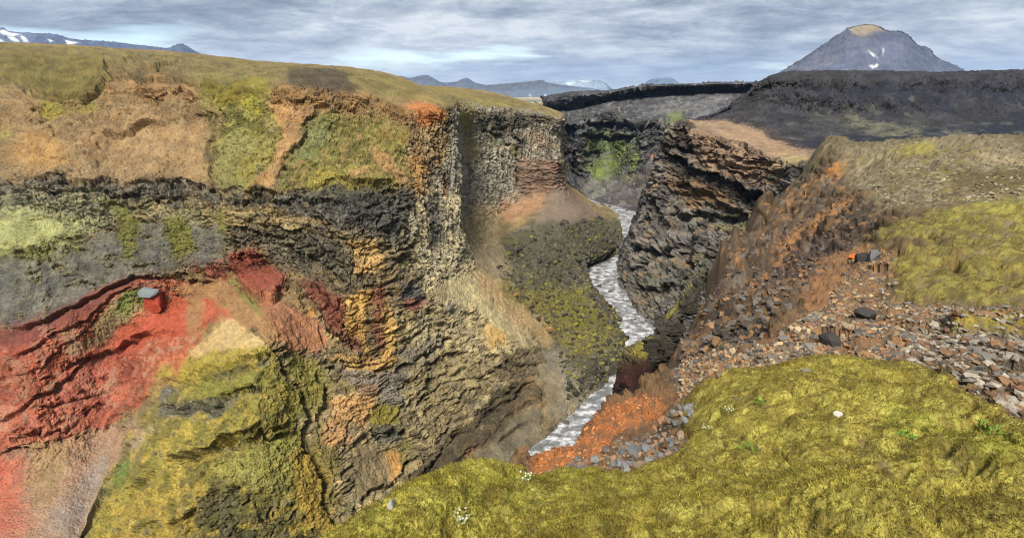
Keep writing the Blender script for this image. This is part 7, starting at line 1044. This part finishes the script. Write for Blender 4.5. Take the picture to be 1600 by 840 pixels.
# ---------------------------------------------------------------- plain to the horizon
m, t, b = new_mat('plain_soil')
tc = t.nodes.new('ShaderNodeTexCoord')
rp = t.nodes.new('ShaderNodeValToRGB'); t.links.new(tex_noise(t, tc.outputs['Object'], 0.0009, 6, 0.6), rp.inputs[0])
rp.color_ramp.elements[0].position = 0.4; rp.color_ramp.elements[0].color = (0.10, 0.10, 0.06, 1)
rp.color_ramp.elements[1].position = 0.6; rp.color_ramp.elements[1].color = (0.30, 0.25, 0.15, 1)
t.links.new(rp.outputs[0], b.inputs['Base Color'])
me = bpy.data.meshes.new('ground')
me.from_pydata([(-23000, -3000, -124), (23000, -3000, -124), (23000, 22000, -124), (-23000, 22000, -124)], [], [(0, 1, 2, 3)])
me.materials.append(m)
tag(link(bpy.data.objects.new('ground', me)), 'pale flat outwash plain reaching to the blue mountains', 'plain', kind='structure')

# ---------------------------------------------------------------- near ridge
th, rr = near_axes(690, 680)
PN = near_base(NEAR_HEIGHTS, th, rr)
R3 = np.linalg.norm(PN, axis=-1)
QN = PN * (np.log1p(R3 / 1.2) / (R3 + 1e-9))[..., None] * 110.0        # colour patches grow with distance
near = Sheet(PN, np.degrees(th), np.log(rr), 1.0, 600, 0.8, QN)
near.step[:] = 0.3
near.fill('rock', (110, 90, 70), (78, 68, 60), 'blot')
near.paint([(27, 3.6), (120, 3.6), (120, 5.2), (27, 5.2)], 'scree', (112, 100, 78), (92, 84, 68), 'fine')
for (style, poly, c1, c2, var, soft, wp, dens, lift) in NEAR_REGIONS: near.paint(poly, style, c1, c2, var, soft, wp, dens, lift)
cellpx = R3 / 560.0                                                    # the size of one grid step, metres
step_len = blur(np.maximum(np.linalg.norm(np.gradient(PN, axis=0), axis=-1), np.linalg.norm(np.gradient(PN, axis=1), axis=-1)), 2)
def fade(size): return np.clip((size / (0.55 * step_len + 0.45 * cellpx) - 2.0) / 3.0, 0, 1).astype(np.float32)
def nn(size, oct=1, seed=0): return fbm(PN / size, oct, 0.5, seed=seed)
wm = blur(near.w['moss'], 7); wr = blur(near.w['rock'], 3); ws = blur(near.w['scree'], 2)
D = 0.5 * nn(9.0, 2, 601) * sstep(6, 20, R3)
# cushions: swelling domes with creases between them
for size, a, sd in ((0.95, 0.07, 610), (0.42, 0.022, 611), (0.19, 0.018, 612), (0.085, 0.018, 613), (0.04, 0.016, 614), (0.022, 0.009, 609)):
    c = ridged(PN / size * np.array((1, 1, 0.6)) + 0.5 * nn(size * 1.3, 2, sd + 60)[..., None], 1, seed=sd)
    D += wm * fade(size) * (0.30 + 0.70 * sstep(11, 4, R3)) * a * (0.5 * np.sqrt(np.clip(c, 0, 1)) + 0.5 * c - 0.5) * 1.5
cr = ridged(PN / 0.5 + 0.5 * nn(0.6, 2, 690)[..., None], 1, seed=691)
D -= wm * fade(0.2) * 0.07 * np.exp(-(cr / 0.10) ** 2) * sstep(-0.2, 0.3, nn(1.3, 2, 692))      # seams between cushions
D += wm * (0.15 * nn(0.9, 2, 615) + 0.05 * nn(0.33, 2, 616)) * fade(0.3)
D *= 0.35 + 0.9 * sstep(-0.4, 0.5, nn(1.1, 2, 619))                   # calm and lumpy stretches
pit = sstep(0.30, 0.55, nn(0.30, 2, 618))                              # hollows between the cushions
D += wm * (0.06 - 0.16 * pit * sstep(12, 4, R3))
D += wm * 0.0018 * R3 * sstep(5, 12, R3) * (2.2 * ridged(QN / np.array((9.0, 5.0, 5.0)), 2, 0.6, seed=617) - 0.8)
for size, a, sd in ((2.8, 0.24, 621), (1.1, 0.18, 622), (0.45, 0.11, 623), (0.18, 0.06, 624)):
    f = cells(PN / size, sd)[0]
    D += wr * fade(size) * a * f * (0.2 + 0.8 * sstep(0.3, 0.8, np.abs(near.N[..., 2]))) * sstep(1.5, 14, R3 / size ** 0.5)
lev = 0.18 + 0.82 * sstep(0.45, 0.85, np.abs(near.N[..., 2]))
D += lev * fade(0.055 * R3) * (wr + 0.35 * ws) * R3 * (0.008 * cells(QN / 3.4, 627)[0] + 0.013 * (ridged(QN / 7.0, 3, 0.55, seed=628) - 0.42))
D += wr * 0.5 * lev * fade(2.0) * sstep(8, 30, R3) * (ridged(PN / 3.0, 4, 0.6, seed=626) - 0.45)
for size, a, sd in ((0.7, 0.08, 631), (0.18, 0.035, 632), (0.06, 0.014, 633)):
    f = cells(PN / size, sd)[0]
    D += ws * fade(size) * a * f
near.D += D.astype(np.float32)
near.grain(0.24); near.finish()
mat_near = terrain_mat('ridge_soil', 60.0, 0.03, 0.35)
o = grid_object('ground', near.X, near.col * PIGMENT, mat_near, ((wr[:-1, :-1] > 0.4) | (np.abs(near.N[:-1, :-1, 2]) < 0.6)).ravel())
tag(o, 'near ridge of yellow moss, orange soil and broken rock dropping into the gorge', 'ridge', kind='structure')

# ================================================================ water
m, t, b = new_mat('glacial_water')
tc = t.nodes.new('ShaderNodeTexCoord')
mp = t.nodes.new('ShaderNodeMapping'); mp.inputs['Rotation'].default_value = (0, 0, math.radians(20)); mp.inputs['Scale'].default_value = (0.55, 0.75, 1)
t.links.new(tc.outputs['Object'], mp.inputs[0])
n1 = tex_noise(t, mp.outputs[0], 0.42, 8, 0.7)
rp = t.nodes.new('ShaderNodeValToRGB'); t.links.new(n1, rp.inputs[0])
rp.color_ramp.elements[0].position = 0.42; rp.color_ramp.elements[0].color = (0.09, 0.09, 0.088, 1)
rp.color_ramp.elements[1].position = 0.62; rp.color_ramp.elements[1].color = (0.46, 0.46, 0.47, 1)
k = rp.color_ramp.elements.new(0.5); k.color = (0.17, 0.17, 0.17, 1)
t.links.new(rp.outputs[0], b.inputs['Base Color']); b.inputs['Roughness'].default_value = 0.5; b.inputs['Specular IOR Level'].default_value = 0.3
bp = t.nodes.new('ShaderNodeBump'); bp.inputs['Distance'].default_value = 1.2; bp.inputs['Strength'].default_value = 0.9
t.links.new(n1, bp.inputs['Height']); t.links.new(bp.outputs[0], b.inputs['Normal'])
CW = loft(np.array(RIVER), knots([6, 40, 6]), knots([24] * (len(RIVER) - 1)))
CW[..., 2] = -121.0 + 0.3 * ridged(CW / np.array((6.0, 9.0, 1.0)), 3, 0.6, seed=71)
o = grid_object('river', CW, np.ones(CW.shape, np.float32) * 0.4, m)
tag(o, 'grey-white glacial river rushing along the canyon floor', 'river', kind='structure')

# ================================================================ loose rocks
def ico(sub):
    bm = bmesh.new(); bmesh.ops.create_icosphere(bm, subdivisions=sub, radius=1.0)
    v = np.array([x.co[:] for x in bm.verts]); f = [[x.index for x in fc.verts] for fc in bm.faces]
    bm.free(); return v, f
ICO1, ICO2 = ico(1), ico(2)
def rock_shape(seed, base=ICO1, flat=(1, 1, 1), cuts=9, depth=(0.45, 0.85)):
    """an angular stone: a ball cut by planes, then stretched"""
    r = np.random.RandomState(seed); v = base[0].copy()
    for _ in range(cuts):
        d = r.normal(size=3); d /= np.linalg.norm(d); c = r.uniform(*depth)
        v = v - np.maximum(v @ d - c, 0)[:, None] * d
    v = v * (1 + 0.06 * r.normal(size=(len(v), 1)))
    s = np.array(flat) * (1 + 0.25 * r.uniform(-1, 1, 3))
    v = v * s / np.abs(v * s).max()
    return v, base[1]
def rock_mesh(name, seed, mat, **kw):
    v, f = rock_shape(seed, **kw)
    me = bpy.data.meshes.new(name); me.from_pydata(v.tolist(), [], f); me.materials.append(mat); me.shade_flat(); return me

def rock_mat(name, c1, c2, scale, moss=None, bump=0.05):
    m, t, b = new_mat(name)
    tc = t.nodes.new('ShaderNodeTexCoord'); oi = t.nodes.new('ShaderNodeObjectInfo')
    n1 = tex_noise(t, tc.outputs['Object'], scale, 6, 0.7)
    ad = t.nodes.new('ShaderNodeMath'); ad.operation = 'MULTIPLY_ADD'; ad.inputs[1].default_value = 0.7; t.links.new(oi.outputs['Random'], ad.inputs[0]); 
    sb = t.nodes.new('ShaderNodeMath'); sb.operation = 'ADD'; sb.inputs[1].default_value = -0.35; t.links.new(n1, sb.inputs[0]); t.links.new(sb.outputs[0], ad.inputs[2])
    mx = t.nodes.new('ShaderNodeMix'); mx.data_type = 'RGBA'
    mx.inputs['A'].default_value = (*(lin(c1) * PIGMENT), 1); mx.inputs['B'].default_value = (*(lin(c2) * PIGMENT), 1)
    t.links.new(ad.outputs[0], mx.inputs['Factor'])
    out = mx.outputs['Result']
    if moss:   # growth on the upper side
        ge = t.nodes.new('ShaderNodeNewGeometry'); sp = t.nodes.new('ShaderNodeSeparateXYZ'); t.links.new(ge.outputs['Normal'], sp.inputs[0])
        n2 = tex_noise(t, tc.outputs['Object'], scale * 1.5, 4, 0.6)
        a2 = t.nodes.new('ShaderNodeMath'); a2.operation = 'MULTIPLY'; t.links.new(sp.outputs[2], a2.inputs[0]); t.links.new(n2, a2.inputs[1])
        mr = t.nodes.new('ShaderNodeMapRange'); mr.inputs['From Min'].default_value = 0.30; mr.inputs['From Max'].default_value = 0.42; t.links.new(a2.outputs[0], mr.inputs[0])
        m2 = t.nodes.new('ShaderNodeMix'); m2.data_type = 'RGBA'; t.links.new(mr.outputs[0], m2.inputs['Factor'])
        t.links.new(out, m2.inputs['A']); m2.inputs['B'].default_value = (*(lin(moss) * PIGMENT), 1); out = m2.outputs['Result']
    t.links.new(out, b.inputs['Base Color'])
    bp = t.nodes.new('ShaderNodeBump'); bp.inputs['Distance'].default_value = bump; bp.inputs['Strength'].default_value = 0.7
    t.links.new(n1, bp.inputs['Height']); t.links.new(bp.outputs[0], b.inputs['Normal'])
    return m

def pick(sheet, area, n, r, warp=0.6):
    """n grid points inside an outline, spread evenly over the sheet's grid"""
    M, sl = sheet.mask(area, 1, warp)
    jj, ii = np.where(M > 0.5)
    k = r.choice(len(jj), min(n, len(jj)), replace=False)
    return jj[k] + sl[0].start, ii[k] + sl[1].start
def place(name, me, loc, size, r, label, cat, group, tilt=0.5):
    o = bpy.data.objects.new(name, me); o.location = loc
    o.rotation_euler = (r.uniform(-tilt, tilt), r.uniform(-tilt, tilt), r.uniform(0, 6.28)); o.scale = (size, size, size)
    link(o); return tag(o, label, cat, group)
COLOUR = {'boulder_dark': 'dark', 'boulder_mossy': 'mossy', 'slate': 'grey', 'brown_stone': 'brown', 'blue_grey_stone': 'blue-grey'}
def single_out(objs, noun, rows, cols):
    """labels by size, colour and place: terciles of size, of distance (rows, near to far) and from left to right (cols)"""
    if not objs: return
    sz = np.array([o.scale[0] for o in objs]); d = np.array([o.location.length for o in objs]); a = np.array([math.atan2(o.location.x, o.location.y) for o in objs])
    rk = lambda v: (np.argsort(np.argsort(v)) * 3 // len(v)).astype(int)
    s3, d3, a3 = rk(sz), rk(d), rk(a)
    for i, o in enumerate(objs):
        c = COLOUR[o.data.materials[0].name]
        o['label'] = '%s %s %s %s, %s' % (('small', 'medium-sized', 'large')[s3[i]], c, noun, rows[d3[i]], cols[a3[i]])
    order = np.argsort(-sz)
    objs[order[0]]['label'] = 'largest %s %s of all, %s' % (COLOUR[objs[order[0]].data.materials[0].name], noun, rows[d3[order[0]]])
    for v, w in ((np.argmin(a), 'leftmost'), (np.argmax(a), 'rightmost'), (np.argmin(d), 'nearest'), (np.argmax(d), 'farthest')):
        if v != order[0]: objs[v]['label'] = '%s %s %s %s' % (w, COLOUR[objs[v].data.materials[0].name], noun, rows[d3[v]])
def heap(name, shapes, locs, sizes, cols, mat, r, tilt=0.6):
    """a mass of small stones as one mesh"""
    V, Fs, C, base = [], [], [], 0
    for k in range(len(locs)):
        v, f = shapes[r.randint(len(shapes))]
        a = r.uniform(0, 6.28); ca, sa = math.cos(a), math.sin(a); b_, c_ = r.uniform(-tilt, tilt, 2)
        Rm = np.array(((ca, -sa, 0), (sa, ca, 0), (0, 0, 1))) @ np.array(((1, 0, b_), (0, 1, c_), (-b_, -c_, 1)))
        V.append((v * sizes[k]) @ Rm.T + locs[k]); Fs.append(np.asarray(f) + base); C.append(np.repeat(cols[k][None], len(v), 0)); base += len(v)
    me = bpy.data.meshes.new(name); V = np.concatenate(V).astype(np.float32); Fs = np.concatenate(Fs).astype(np.int32); n = len(Fs)
    me.vertices.add(len(V)); me.vertices.foreach_set('co', V.ravel())
    me.loops.add(n * 3); me.loops.foreach_set('vertex_index', Fs.ravel()); me.polygons.add(n); me.polygons.foreach_set('loop_start', np.arange(n, dtype=np.int32) * 3)
    me.update(calc_edges=True)
    ca = me.color_attributes.new('Col', 'FLOAT_COLOR', 'POINT'); rgba = np.ones((len(V), 4), np.float32); rgba[:, :3] = np.concatenate(C); ca.data.foreach_set('color', rgba.ravel())
    me.materials.append(mat); me.shade_flat()
    return link(bpy.data.objects.new(name, me))
def palette(cols, n, r):
    c = lin(np.array(cols))[r.randint(len(cols), size=n)] * r.uniform(0.65, 1.3, (n, 1))
    return (c * PIGMENT).astype(np.float32)

r = np.random.RandomState(21)
m_dark = rock_mat('boulder_dark', (46, 46, 44), (96, 92, 84), 1.2)
m_moss = rock_mat('boulder_mossy', (62, 58, 50), (112, 100, 76), 1.2, moss=(122, 116, 44))
m_tan = rock_mat('boulder_tan', (120, 92, 62), (170, 130, 88), 1.2)
dark_me = [rock_mesh('boulder', 30 + i, m_dark, flat=(1, 0.85, 0.7)) for i in range(7)]
moss_me = [rock_mesh('boulder', 50 + i, m_moss, flat=(1, 0.85, 0.7)) for i in range(6)]
tan_me = [rock_mesh('boulder', 70 + i, m_tan, flat=(1, 0.8, 0.65)) for i in range(5)]
def field(area, n, meshes, lo, hi, noun, rows, group, sink=0.25):
    jj, ii = pick(west, area, n, r); objs = []
    for j, i in zip(jj, ii):
        s = lo * (hi / lo) ** (r.uniform() ** 2.6) * r.uniform(0.8, 1.15)
        p = west.X[j, i] + np.array((0, 0, s * 0.6 * (0.5 - sink)))
        objs.append(place('boulder', meshes[r.randint(len(meshes))], p, s, r, noun, 'boulder', group))
    single_out(objs, noun, rows, ('wall side', 'middle of the heap', 'river side'))
field(BOULDERS_DARK_AREA, 130, dark_me, 1.1, 4.2, 'bare boulder', ('low on the grey talus', 'halfway up the grey talus', 'high on the grey talus'), 'dark boulders on the upper talus')
field(BOULDERS_MOSS_AREA, 100, moss_me, 0.8, 3.0, 'talus boulder', ('at the near end of the olive talus', 'mid olive talus', 'at the far end of the olive talus'), 'mossy boulders on the lower talus')
field(BANK_AREA, 90, dark_me, 0.8, 2.8, 'bank boulder', ('by the near rapids', 'by the middle bend of the river', 'by the far bend of the river'), 'boulders lining the river bank')
jj, ii = pick(west, BOULDERS_AREA, 4200, r)
sz = 0.35 * (1.7 / 0.35) ** (r.uniform(size=len(jj)) ** 2)
m_heap = terrain_mat('talus_stone', 1.5, 0.1)
o = heap('talus_rubble', [rock_shape(90 + i, flat=(1, .85, .7), cuts=7) for i in range(6)], west.X[jj, ii], sz,
         palette([(58, 56, 50), (84, 80, 68), (100, 94, 74), (110, 104, 56), (70, 66, 58)], len(jj), r), m_heap, r)
tag(o, 'dark and mossy rubble covering the talus between wall and river', 'rubble', kind='stuff')

objs = []
for k in range(34):      # boulders standing in the water
    j = r.randint(CW.shape[0] // 5, CW.shape[0] - 4); i = r.randint(8, 44); s = 0.8 * (2.6 / 0.8) ** (r.uniform() ** 2)
    objs.append(place('boulder', dark_me[r.randint(len(dark_me))], CW[j, i] + np.array((0, 0, 0.15 * s)), s, r, 'river boulder', 'boulder', 'boulders standing in the river'))
single_out(objs, 'river boulder', ('in the near rapids', 'in the middle reach of the water', 'in the far reach of the water'), ('wall side', 'midstream', 'headland side'))
# ---------------------------------------------------------------- stones on the near ridge
m_slate = rock_mat('slate', (92, 88, 88), (150, 142, 134), 9.0, bump=0.01)
m_brown = rock_mat('brown_stone', (88, 68, 54), (150, 116, 88), 9.0, bump=0.01)
m_blue = rock_mat('blue_grey_stone', (84, 84, 88), (142, 140, 142), 9.0, bump=0.01)
m_black = rock_mat('black_stone', (44, 42, 44), (74, 70, 70), 7.0, bump=0.01)
plate_me = [rock_mesh('stone_plate', 110 + i, m_slate, flat=(1, 0.7, 0.16), cuts=10) for i in range(7)] + [rock_mesh('stone_plate', 120 + i, m_brown, flat=(1, 0.65, 0.18), cuts=10) for i in range(3)]
stone_me = [rock_mesh('stone', 130 + i, m_slate, flat=(1, 0.8, 0.6)) for i in range(4)] + [rock_mesh('stone', 140 + i, m_brown, flat=(1, 0.8, 0.55)) for i in range(4)]
blue_me = [rock_mesh('stone', 150 + i, m_blue, flat=(1, 0.8, 0.65)) for i in range(5)]
def strew(area, n, name, meshes, lo, hi, noun, rows, cols, group, tilt=0.4, lift=0.0):
    jj, ii = pick(near, area, n, r, 0.4); objs = []
    for j, i in zip(jj, ii):
        s = lo * (hi / lo) ** (r.uniform() ** 1.8)
        nrm = near.N[j, i]
        objs.append(place(name, meshes[r.randint(len(meshes))], near.X[j, i] + nrm * s * lift, s, r, noun, 'stone', group, tilt))
    single_out(objs, noun, rows, cols)
strew(PLATES_AREA, 110, 'stone_plate', plate_me, 0.035, 0.125, 'flat slab', ('beside the moss carpet', 'mid gravel', 'below the far moss bank'), ('left', 'centre', 'right'), 'flat slabs on the gravel', 0.3, 0.05)
strew(STONES_AREA, 110, 'stone', stone_me, 0.03, 0.11, 'angular stone', ('low on the reddish gravel', 'halfway up the reddish gravel', 'high on the reddish gravel'), ('gorge side', 'middle', 'moss side'), 'stones on the reddish gravel')
strew(SHELF_AREA, 70, 'stone', blue_me, 0.035, 0.10, 'chipped stone', ('against the moss edge', 'below the orange soil', 'beside the orange soil'), ('left', 'centre', 'right'), 'blue-grey stones by the orange soil')

# ---------------------------------------------------------------- stones and boulders that stand out
def near_at(uv):
    j = int(np.argmin(np.abs(near.vs - uv[1]))); i = int(np.argmin(np.abs(near.us - uv[0]))); return near.X[j, i], near.N[j, i]
def west_at(uv):
    p = west.index([uv])[0]; j, i = int(round(p[1])), int(round(p[0])); return west.X[j, i], west.N[j, i]
m_pale = rock_mat('pale_stone', (150, 146, 140), (196, 192, 186), 9.0, bump=0.01)
m_rust = rock_mat('rust_stone', (168, 92, 52), (196, 118, 70), 9.0, bump=0.01)
for k, (mat, size, flat, lb) in enumerate((
        (m_black, 0.15, (1, .8, .7), 'rounded black stone resting at the upper edge of the moss carpet'),
        (m_black, 0.16, (1, .7, .6), 'angular black stone alone in the middle of the reddish gravel'),
        (m_black, 0.24, (1, .8, .7), 'black stone beside the blue-grey one at the tip of the far moss bank'),
        (m_blue, 0.22, (.8, .8, 1), 'upright blue-grey stone at the tip of the far moss bank'),
        (m_rust, 0.14, (1, .8, .7), 'small orange stone beside the black one at the far moss bank'),
        (m_pale, 0.03, (1, .6, .4), 'tiny pale stone lying in a hollow of the moss carpet'),
        (m_pale, 0.035, (1, .6, .5), 'whitish stone poking out at the gorge edge of the moss'),
        (m_slate, 0.05, (1, .7, .3), 'small grey stone half sunk in the upper moss carpet'))):
    q, nrm = near_at(SPOT_AREA[k])
    place('stone', rock_mesh('stone', 200 + k, mat, base=ICO2, flat=flat, cuts=12), q + nrm * size * 0.3, size, r, lb, 'stone', None, 0.2)
m_red = rock_mat('red_scoria', (128, 52, 42), (166, 74, 56), 0.5, bump=0.6)
m_cap = rock_mat('blue_grey_lava', (104, 112, 122), (142, 148, 154), 0.5, bump=0.6)
q, nrm = west_at(REDROCK_AREA[0])
root = bpy.data.objects.new('boulder', None); root.location = q + nrm * 1.0; link(root)
tag(root, 'big red boulder with a blue-grey cap standing in the arch of red beds', 'boulder')
def lump(name, seed, mat, loc, size, flat):
    v, f = rock_shape(seed, base=ICO2, flat=flat, cuts=9, depth=(0.45, 0.75))
    v = v * (1 + 0.10 * fbm(v[None] * 2.0 + seed, 3, seed=seed)[0][:, None])
    me = bpy.data.meshes.new(name); me.from_pydata((v * size).tolist(), [], f); me.materials.append(mat); me.shade_flat()
    o = link(bpy.data.objects.new(name, me)); o.parent = root; o.location = loc; return o
body = lump('body', 233, m_red, (0.6, 0.6, 0.0), 5.6, (.85, .75, 1.1))
cap = lump('cap', 238, m_cap, (-0.4, 0.5, 4.6), 3.9, (1.0, .85, .75)); cap['label'] = 'blue-grey cap rock'
for k, lb in enumerate(('tan angular boulder in the middle of the olive talus', 'tan boulder high on the olive talus below the pale scree')):
    q, nrm = west_at(TANROCK_AREA[k])
    place('boulder', rock_mesh('boulder', 245 + k, m_tan, base=ICO2, flat=(1, .8, .7), cuts=12), q + np.array((0, 0, 0.8)), 2.8 - 0.6 * k, r, lb, 'boulder', None, 0.4)

m_gravel = terrain_mat('gravel_stone', 30.0, 0.01)
V = []
for area, n, pal, lo, hi in (
        (PLATES_AREA, 3000, [(128, 120, 112), (150, 142, 132), (96, 84, 76), (120, 92, 72)], 0.012, 0.06),
        (STONES_AREA, 6500, [(112, 104, 98), (136, 116, 96), (146, 112, 84), (92, 88, 88), (160, 142, 116)], 0.010, 0.06),
        (SHELF_AREA, 900, [(112, 112, 116), (96, 90, 88), (130, 112, 96), (140, 104, 78)], 0.015, 0.07),
        (ORANGE_AREA, 1500, [(184, 112, 66), (164, 100, 62), (184, 128, 86), (140, 104, 80)], 0.006, 0.03),
        (SLOPE_AREA, 4500, [(78, 70, 64), (104, 88, 74), (130, 100, 74), (92, 88, 86), (60, 56, 54)], 0.02, 0.13),
        (FLATS_AREA, 900, [(130, 122, 104), (100, 94, 84), (150, 140, 118)], 0.04, 0.14)):
    jj, ii = pick(near, area, n, r, 0.4)
    V.append((near.X[jj, ii], lo * (hi / lo) ** (r.uniform(size=len(jj)) ** 1.6), palette(pal, len(jj), r)))
o = heap('gravel', [rock_shape(160 + i, flat=(1, .8, .4), cuts=6) for i in range(6)], np.concatenate([a for a, _, _ in V]), np.concatenate([a for _, a, _ in V]), np.concatenate([a for _, _, a in V]), m_gravel, r)
tag(o, 'loose gravel and small stones strewn over the near ridge', 'gravel', kind='stuff')

# ---------------------------------------------------------------- moss pile: short shoots over the cushions
jj, ii = np.where((wm > 0.55) & (R3 < 18) & (np.abs(np.degrees(th)[None, :] - 9) < 46) & (R3 > 1.1))
k = r.choice(len(jj), min(190000, len(jj)), replace=False); jj, ii = jj[k], ii[k]
p = near.X[jj, ii] + r.normal(size=(len(k), 3)) * cellpx[jj, ii][:, None] * 0.5; nr = near.N[jj, ii]
h = (0.008 + 1.25 * cellpx[jj, ii]) * r.uniform(0.5, 1.4, len(k)); wdt = 0.0012 + 0.32 * cellpx[jj, ii]
V, C = [], []
smooth_col = np.stack([box(near.col[..., c], 4) for c in range(3)], -1)
base_c = smooth_col[jj, ii] * PIGMENT * np.clip(1.08 + 0.42 * r.normal(size=(len(k), 1)), 0.4, 2.3) * np.array((1.0, 1.0, 0.9))
for q in range(1):
    d = nr + 0.9 * r.normal(size=nr.shape); d /= np.linalg.norm(d, axis=1, keepdims=True)
    s = np.cross(d, r.normal(size=nr.shape)); s /= np.linalg.norm(s, axis=1, keepdims=True) + 1e-9
    V.append(np.stack((p - s * wdt[:, None], p + s * wdt[:, None], p + d * h[:, None]), 1)); C.append(np.repeat(base_c[:, None], 3, 1))
V = np.concatenate(V).reshape(-1, 3).astype(np.float32); C = np.concatenate(C).reshape(-1, 3)
me = bpy.data.meshes.new('moss'); n = len(V) // 3
me.vertices.add(len(V)); me.vertices.foreach_set('co', V.ravel()); me.loops.add(n * 3); me.loops.foreach_set('vertex_index', np.arange(n * 3, dtype=np.int32))
me.polygons.add(n); me.polygons.foreach_set('loop_start', np.arange(n, dtype=np.int32) * 3); me.update(calc_edges=True)
ca = me.color_attributes.new('Col', 'FLOAT_COLOR', 'POINT'); rgba = np.ones((len(V), 4), np.float32); rgba[:, :3] = C; ca.data.foreach_set('color', rgba.ravel())
m = bpy.data.materials.new('moss_shoots'); m.use_nodes = True; t = m.node_tree; t.nodes.clear()
at = t.nodes.new('ShaderNodeAttribute'); at.attribute_name = 'Col'
df, tl, ms, mo = t.nodes.new('ShaderNodeBsdfDiffuse'), t.nodes.new('ShaderNodeBsdfTranslucent'), t.nodes.new('ShaderNodeMixShader'), t.nodes.new('ShaderNodeOutputMaterial')
t.links.new(at.outputs['Color'], df.inputs[0]); t.links.new(at.outputs['Color'], tl.inputs[0]); ms.inputs[0].default_value = 0.5
t.links.new(df.outputs[0], ms.inputs[1]); t.links.new(tl.outputs[0], ms.inputs[2]); t.links.new(ms.outputs[0], mo.inputs[0])
me.materials.append(m)
tag(link(bpy.data.objects.new('moss', me)), 'short yellow-green moss pile carpeting the near ridge', 'moss', kind='stuff')

# ---------------------------------------------------------------- small plants in the moss
def plain_mat(name, c, rough=0.8):
    m, t, b = new_mat(name); tc = t.nodes.new('ShaderNodeTexCoord'); n1 = tex_noise(t, tc.outputs['Object'], 40.0, 3, 0.6)
    mx = t.nodes.new('ShaderNodeMix'); mx.data_type = 'RGBA'; mx.inputs['A'].default_value = (*(lin(c) * PIGMENT * 0.7), 1); mx.inputs['B'].default_value = (*(lin(c) * PIGMENT * 1.2), 1)
    t.links.new(n1, mx.inputs['Factor']); t.links.new(mx.outputs['Result'], b.inputs['Base Color']); b.inputs['Roughness'].default_value = rough
    return m
m_leaf, m_grey_leaf, m_petal = plain_mat('leaf', (92, 128, 50)), plain_mat('grey_leaf', (150, 164, 130)), plain_mat('petal', (226, 224, 214))
def leaf_mesh(name, mat, length, width, rr_):
    """a pointed leaf folded along its midrib"""
    v = [(0, 0, 0), (width * .5, length * .35, .12 * length), (width * .35, length * .7, .16 * length), (0, length, .10 * length), (-width * .35, length * .7, .16 * length), (-width * .5, length * .35, .12 * length), (0, length * .5, .06 * length)]
    me = bpy.data.meshes.new(name); me.from_pydata(v, [], [(0, 1, 6), (1, 2, 6), (2, 3, 6), (3, 4, 6), (4, 5, 6), (5, 0, 6)]); me.materials.append(mat); return me
def petal_mesh(size):
    v, f = [(0, 0, 0)], []
    for k in range(10):
        a = k * math.pi / 5; q = size * (1.0 if k % 2 else 0.55); v.append((q * math.cos(a), q * math.sin(a), 0.25 * size))
    me = bpy.data.meshes.new('flower'); me.from_pydata(v, [], [(0, 1 + k, 1 + (k + 1) % 10) for k in range(10)]); me.materials.append(m_petal); return me
leafA, leafB, flw = leaf_mesh('leaf', m_leaf, 0.030, 0.014, r), leaf_mesh('leaf', m_grey_leaf, 0.022, 0.012, r), petal_mesh(0.0075)
def plant(uv, lab, lm, nl, nf, spread, scale):
    q, nrm = near_at(uv)
    root = link(bpy.data.objects.new('plant', None)); root.location = q + nrm * 0.012; root.scale = (scale,) * 3
    tag(root, lab, 'plant', 'small plants in the moss')
    for k in range(nl):
        o = link(bpy.data.objects.new('leaf', lm)); o.parent = root; a = r.uniform(0, 6.28); d = spread * math.sqrt(r.uniform())
        o.location = (d * math.cos(a), d * math.sin(a), r.uniform(-0.005, 0.015)); o.rotation_euler = (r.uniform(0.2, 1.0), 0, r.uniform(0, 6.28)); s = r.uniform(0.6, 1.2); o.scale = (s, s, s)
    for k in range(nf):
        o = link(bpy.data.objects.new('flower', flw)); o.parent = root; a = r.uniform(0, 6.28); d = spread * math.sqrt(r.uniform())
        o.location = (d * math.cos(a), d * math.sin(a), r.uniform(0.015, 0.04)); o.rotation_euler = (r.uniform(-0.5, 0.5), r.uniform(-0.5, 0.5), 0)
for uv, lab in zip(FLOWER_AREA, ('white-flowered plant at the lip of the moss below the orange soil', 'grey-leaved white-flowered plant at the bottom edge of the moss', 'white-flowered plant on the upper moss beside the dark stones', 'white-flowered plant in the moss hollow next to the stony shelf')):
    plant(uv, lab, leafB, 16, 8, 0.045, 0.9)
for uv, lab in zip(SPRIG_AREA, ('bright green leafy sprig in a dark dip of the moss', 'tiny green sprig near the upper left edge of the moss carpet', 'green leafy sprig beside the bare patch in the moss', 'green sprig on the right-hand slope of the moss carpet')):
    plant(uv, lab, leafA, 26, 0, 0.06, 0.9)

# ================================================================ haze
def haze_box(lo, hi):
    v = [(x, y, z) for x in (lo[0], hi[0]) for y in (lo[1], hi[1]) for z in (lo[2], hi[2])]
    f = [(0, 1, 3, 2), (4, 6, 7, 5), (0, 4, 5, 1), (2, 3, 7, 6), (0, 2, 6, 4), (1, 5, 7, 3)]
    me = bpy.data.meshes.new('haze'); me.from_pydata(v, [], f)
    m = bpy.data.materials.new('haze'); m.use_nodes = True; t = m.node_tree; t.nodes.clear()
    o_ = t.nodes.new('ShaderNodeOutputMaterial'); pv = t.nodes.new('ShaderNodeVolumePrincipled')
    pv.inputs['Color'].default_value = (0.36, 0.60, 1.0, 1); pv.inputs['Density'].default_value = 2.8e-5; pv.inputs['Anisotropy'].default_value = 0.2
    t.links.new(pv.outputs[0], o_.inputs['Volume']); me.materials.append(m)
    return link(bpy.data.objects.new('haze', me))
tag(haze_box((-24000, -3500, -130), (24000, 23000, 900)), 'thin blue summer haze over the far country', 'haze', kind='stuff')
